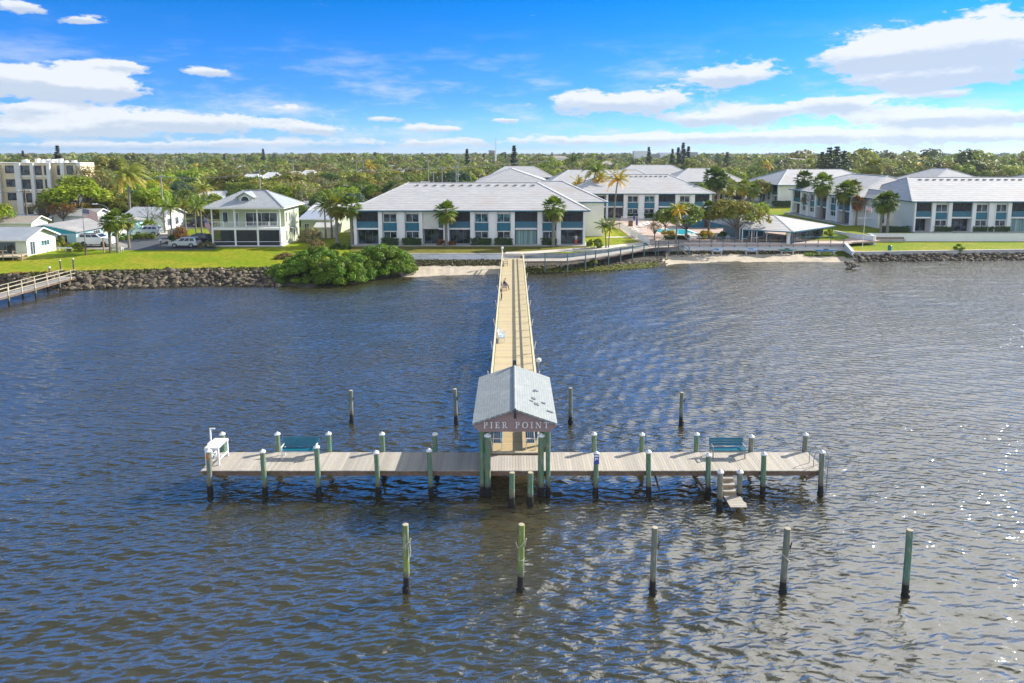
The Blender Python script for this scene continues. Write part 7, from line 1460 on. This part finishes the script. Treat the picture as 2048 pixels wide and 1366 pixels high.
mangrove('sparse sea grape shrub behind the mangroves', [(575, 98, 2.6, 1.5, 2.3), (603, 99, 1.8, 1.4, 1.8)], 53, 'brown', 60, .26, True, 'sea_grape', 'shrub', .5)
def bush(label, px, py, z, rx, ry, h, color, seed, per=120, size=.16, cat='shrub', name='shrub'):
    b = P(px, py, z); rg = np.random.default_rng(seed); cs = []; rs = []; n = max(8, int(12 * rx * ry))
    for i in range(n): u = rg.random(); an = rg.uniform(0, 6.28); e = math.acos(1 - u); d = (math.cos(an) * math.sin(e), math.sin(an) * math.sin(e), math.cos(e)); k_ = rg.uniform(.6, .9); cs.append((d[0] * rx * k_, d[1] * ry * k_, d[2] * h * k_ + .1)); rs.append(min(rx, h) * rg.uniform(.22, .42))
    t = thing(name, label, cat, b); o = link('foliage', bushmesh('foliage', cs, rs, per, size, seed), 'leaf', t); o.color = (*COLS[color], 1)
    k = MB(); k.tube([(0, 0, -.2), (.05, 0, h * .5)], [.08, .04], 5); k.build('stem', 'bark', t); return t
bush('golden brown rounded shrub before the condo left corner', 631, 501, 1.95, 1.35, 1.2, 1.75, 'brown', 61); bush('grey green shrub beside the small white roofed shed', 622, 484, 2., 2.2, 1.6, 2.3, 'grey', 62); bush('dense green shrub at the right corner of the long condo', 1188, 497, 1.95, 1.35, 1.2, 1.7, 'green', 63)
bush('round shrub beside the cream house porch steps', 118, 497, 1.95, 1.3, 1.1, 1.9, 'olive', 64); bush('bright yellow green spiky shrub by the turquoise house', 150, 502, 1.95, 1.5, .8, 1.2, 'bright', 65); bush('yellow shrub in front of the swimming pool', 1336, 475, 2.03, 1.4, .9, 1.2, 'gold', 66); bush('yellow green croton shrub under the patio palm', 1412, 477, 2.03, 1.6, 1.0, 1.4, 'gold', 67); bush('leafy vine shrub at the clubhouse right corner', 1657, 477, 2.05, 1.0, .8, 1.8, 'bright', 68); bush('small light green shrub on the right bulkhead edge', 1918, 501, 1.25, .9, .7, .9, 'bright', 69)
bush('dark shrub at the clubhouse left corner', 1446, 478, 2.03, 1.1, .8, 1.5, 'deep', 70); bush('grey mound shrub left of the porch house corner', 414, 495, 2.0, 1.5, .9, .9, 'grey', 71); bush('red leaved shrub at the foot of the middle condo palm', 884, 492, 2.0, .8, .6, 1.1, 'rust', 72); bush('red leaved shrub right of the middle condo palm', 902, 491, 2.0, .8, .6, 1.0, 'rust', 73); bush('low dark shrub before the condo left patio', 683, 497, 1.98, 1.9, .9, .8, 'deep', 74)
bush('reddish dark shrub under the lane palms', 358, 476, 2.0, 1.8, 1.2, 1.8, 'rust', 75); bush('dark clipped shrub beside the silver estate car', 343, 488, 2.0, 1.0, .7, 1.3, 'hedge', 76); bush('green weed tuft under the curved boardwalk', 1188, 531, .55, .9, .6, .9, 'green', 77); bush('green hedge clump beside the lane mailbox', 290, 478, 2.0, 2.2, .8, 1.1, 'green', 78); bush('green hedge clump left of the lane', 240, 480, 2.0, 2., .8, 1.1, 'green', 79)
def hedge(label, px0, px1, py, z, h, d=.9, color='hedge', seed=1):
    a, b = P(px0, py, z), P(px1, py, z); L_ = b.x - a.x; rg = np.random.default_rng(seed); n = int(L_ * (2 * h + d) * 85); t = thing('hedge', label, 'hedge', (a.x, a.y, z), 0, 'clipped hedges')
    side = rg.random(n); u = rg.random((n, 2)); p = np.zeros((n, 3)); nn_ = np.zeros((n, 3)); f = side < h / (2 * h + d); tp = side > 2 * h / (2 * h + d); bk = ~f & ~tp
    p[:, 0] = u[:, 0] * L_; p[f, 1] = 0; p[f, 2] = u[f, 1] * h; nn_[f, 1] = -1; p[tp, 1] = u[tp, 1] * d; p[tp, 2] = h; nn_[tp, 2] = 1; p[bk, 1] = d; p[bk, 2] = u[bk, 1] * h; nn_[bk, 1] = 1; e = rg.random(n) < .1; p[e, 0] = np.where(rg.random(e.sum()) < .5, 0, L_); p += rg.normal(0, .06, (n, 3)) + np.sin(p[:, :1] * 1.7) * .05
    co, f_ = leafquads(p, nn_ + [0, 0, .2], .15, rg, 1.5, .5); o = link('foliage', npmesh('foliage', co, f_, np.outer(rg.uniform(.7, 1.3, n), [1, 1, 1])), 'leaf', t); o.color = (*COLS[color], 1); MB().box(.12, L_ - .12, .12, d - .12, 0, h - .12).build('branches', 'soil', t)
zx = lambda v: 700 + v / 3.793
for i, (a, b, nm) in enumerate(((237, 365, 'leftmost'), (397, 540, 'second from the left'), (915, 1070, 'third from the left'), (1100, 1232, 'fourth from the left'), (1453, 1567, 'rightmost'))): hedge(f'dark clipped hedge along the long condo front, {nm} of five', zx(a), zx(b), 492, 2.0, 1.15, seed=i)
zr_ = lambda v: 1500 + v / 3.737
for i, (a, b, nm) in enumerate(((990, 1195, 'under the blank end wall'), (1378, 1510, 'under the first spandrel window'), (1670, 1940, 'long one by the third bay'))): hedge(f'dark hedge below the right edge condo, {nm}', zr_(a), zr_(b), 464.5, 2.42, 1.0, seed=20 + i)
hedge('dark hedge before the blank white end wall of the farther sideways condo', 1547, 1592, 412, 2.4, 1.3, seed=30); hedge('dark hedge along the pool condo ground floor', 1256, 1312, 437, 2.1, 1.2, seed=31); hedge('low dark hedge beneath the sideways condo windows', 1658, 1688, 438, 2.4, 1.2, seed=32); hedge('low hedge between the pool and the banyan', 1330, 1378, 479, 2.05, .6, color='deep', seed=33)
def tufts(name, label, poly, z, n, size, colors, seed, zf=None):
    rg = np.random.default_rng(seed); C_ = []; a = np.array(poly, float); lo, hi = a.min(0), a.max(0)
    while len(C_) < n:
        px, py = rg.uniform(lo[0], hi[0]), rg.uniform(lo[1], hi[1]); p = P(px, py, z); C_.append((p.x, p.y, (zf(px, py) if zf else z) + rg.uniform(0, size * .5)))
    C_ = np.array(C_); co, f = leafquads(C_, np.tile([0, -.3, .8], (n, 1)), size, rg, 1.6, .6); cc = np.array([colors[i] for i in rg.integers(0, len(colors), n)]) * rg.uniform(.7, 1.3, (n, 1)); o = link(name, npmesh(name, co, f, cc), 'leaf'); o.color = (1, 1, 1, 1); tag(o, label, kind='stuff')
def strip(name, label, a, b, tlo, thi, n, size, colors, seed):
    rg = np.random.default_rng(seed); C_ = []
    for _ in range(n):
        px = rg.uniform(a, b); t = rg.uniform(tlo, thi); s = sh(px); e = edge(px); w = P(px, s[1], 0.); c = Vector((e.x, e.y, 0)).lerp(w, t); C_.append((c.x, c.y, s[4] * (1 - t) ** 1.1 + rg.uniform(0, size * .6)))
    co, f = leafquads(np.array(C_), np.tile([0, -.3, .8], (n, 1)), size, rg, 1.6, .6); cc = np.array([colors[i] for i in rg.integers(0, len(colors), n)]) * rg.uniform(.7, 1.3, (n, 1)); o = link(name, npmesh(name, co, f, cc), 'leaf'); o.color = (1, 1, 1, 1); tag(o, label, kind='stuff')
strip('seaweed', 'yellow green weed growing along the shore below the curved boardwalk', 1050, 1315, .72, 1.03, 7000, .2, [(.24, .25, .03), (.15, .19, .02), (.34, .33, .14), (.08, .08, .04)], 91)
strip('seaweed', 'green weed patch below the blue kayak', 1610, 1700, .12, .52, 4200, .2, [(.15, .24, .02), (.10, .18, .02), (.22, .22, .05)], 92)
strip('wrack', 'dark weed line along the small beach', 830, 1003, .08, .42, 2600, .22, [(.05, .06, .02), (.10, .09, .04), (.14, .12, .07)], 93)
strip('wrack', 'dark weed line under the patio seawall', 1340, 1705, .1, .36, 2200, .2, [(.05, .05, .025), (.11, .08, .04), (.09, .10, .03)], 94)
strip('undergrowth', 'low plants spilling over the bank beneath the left lawn edge', -20, 560, -.12, .1, 3800, .26, [(.12, .13, .04), (.16, .12, .06), (.10, .14, .02)], 95)

# ------------------------------------------------------------------ the air between the river and the skyline
def haze():
    m = bpy.data.materials.new('haze'); m.use_nodes = True; nt = m.node_tree; nt.nodes.remove(nt.nodes['Principled BSDF']); v = N(nt, 'ShaderNodeVolumePrincipled'); v.inputs['Color'].default_value = (.75, .86, 1, 1); v.inputs['Density'].default_value = HAZE; v.inputs['Anisotropy'].default_value = .2
    L(nt, v.outputs[0], nt.nodes['Material Output'].inputs['Volume']); M['haze'] = m
    tag(MB().box(-13200, 13200, -350, 13200, -3, 45).build('haze', 'haze'), 'thin pale air haze over the river and town', kind='stuff')
HAZE = .00011
haze(); SC.cycles.volume_bounces = 0
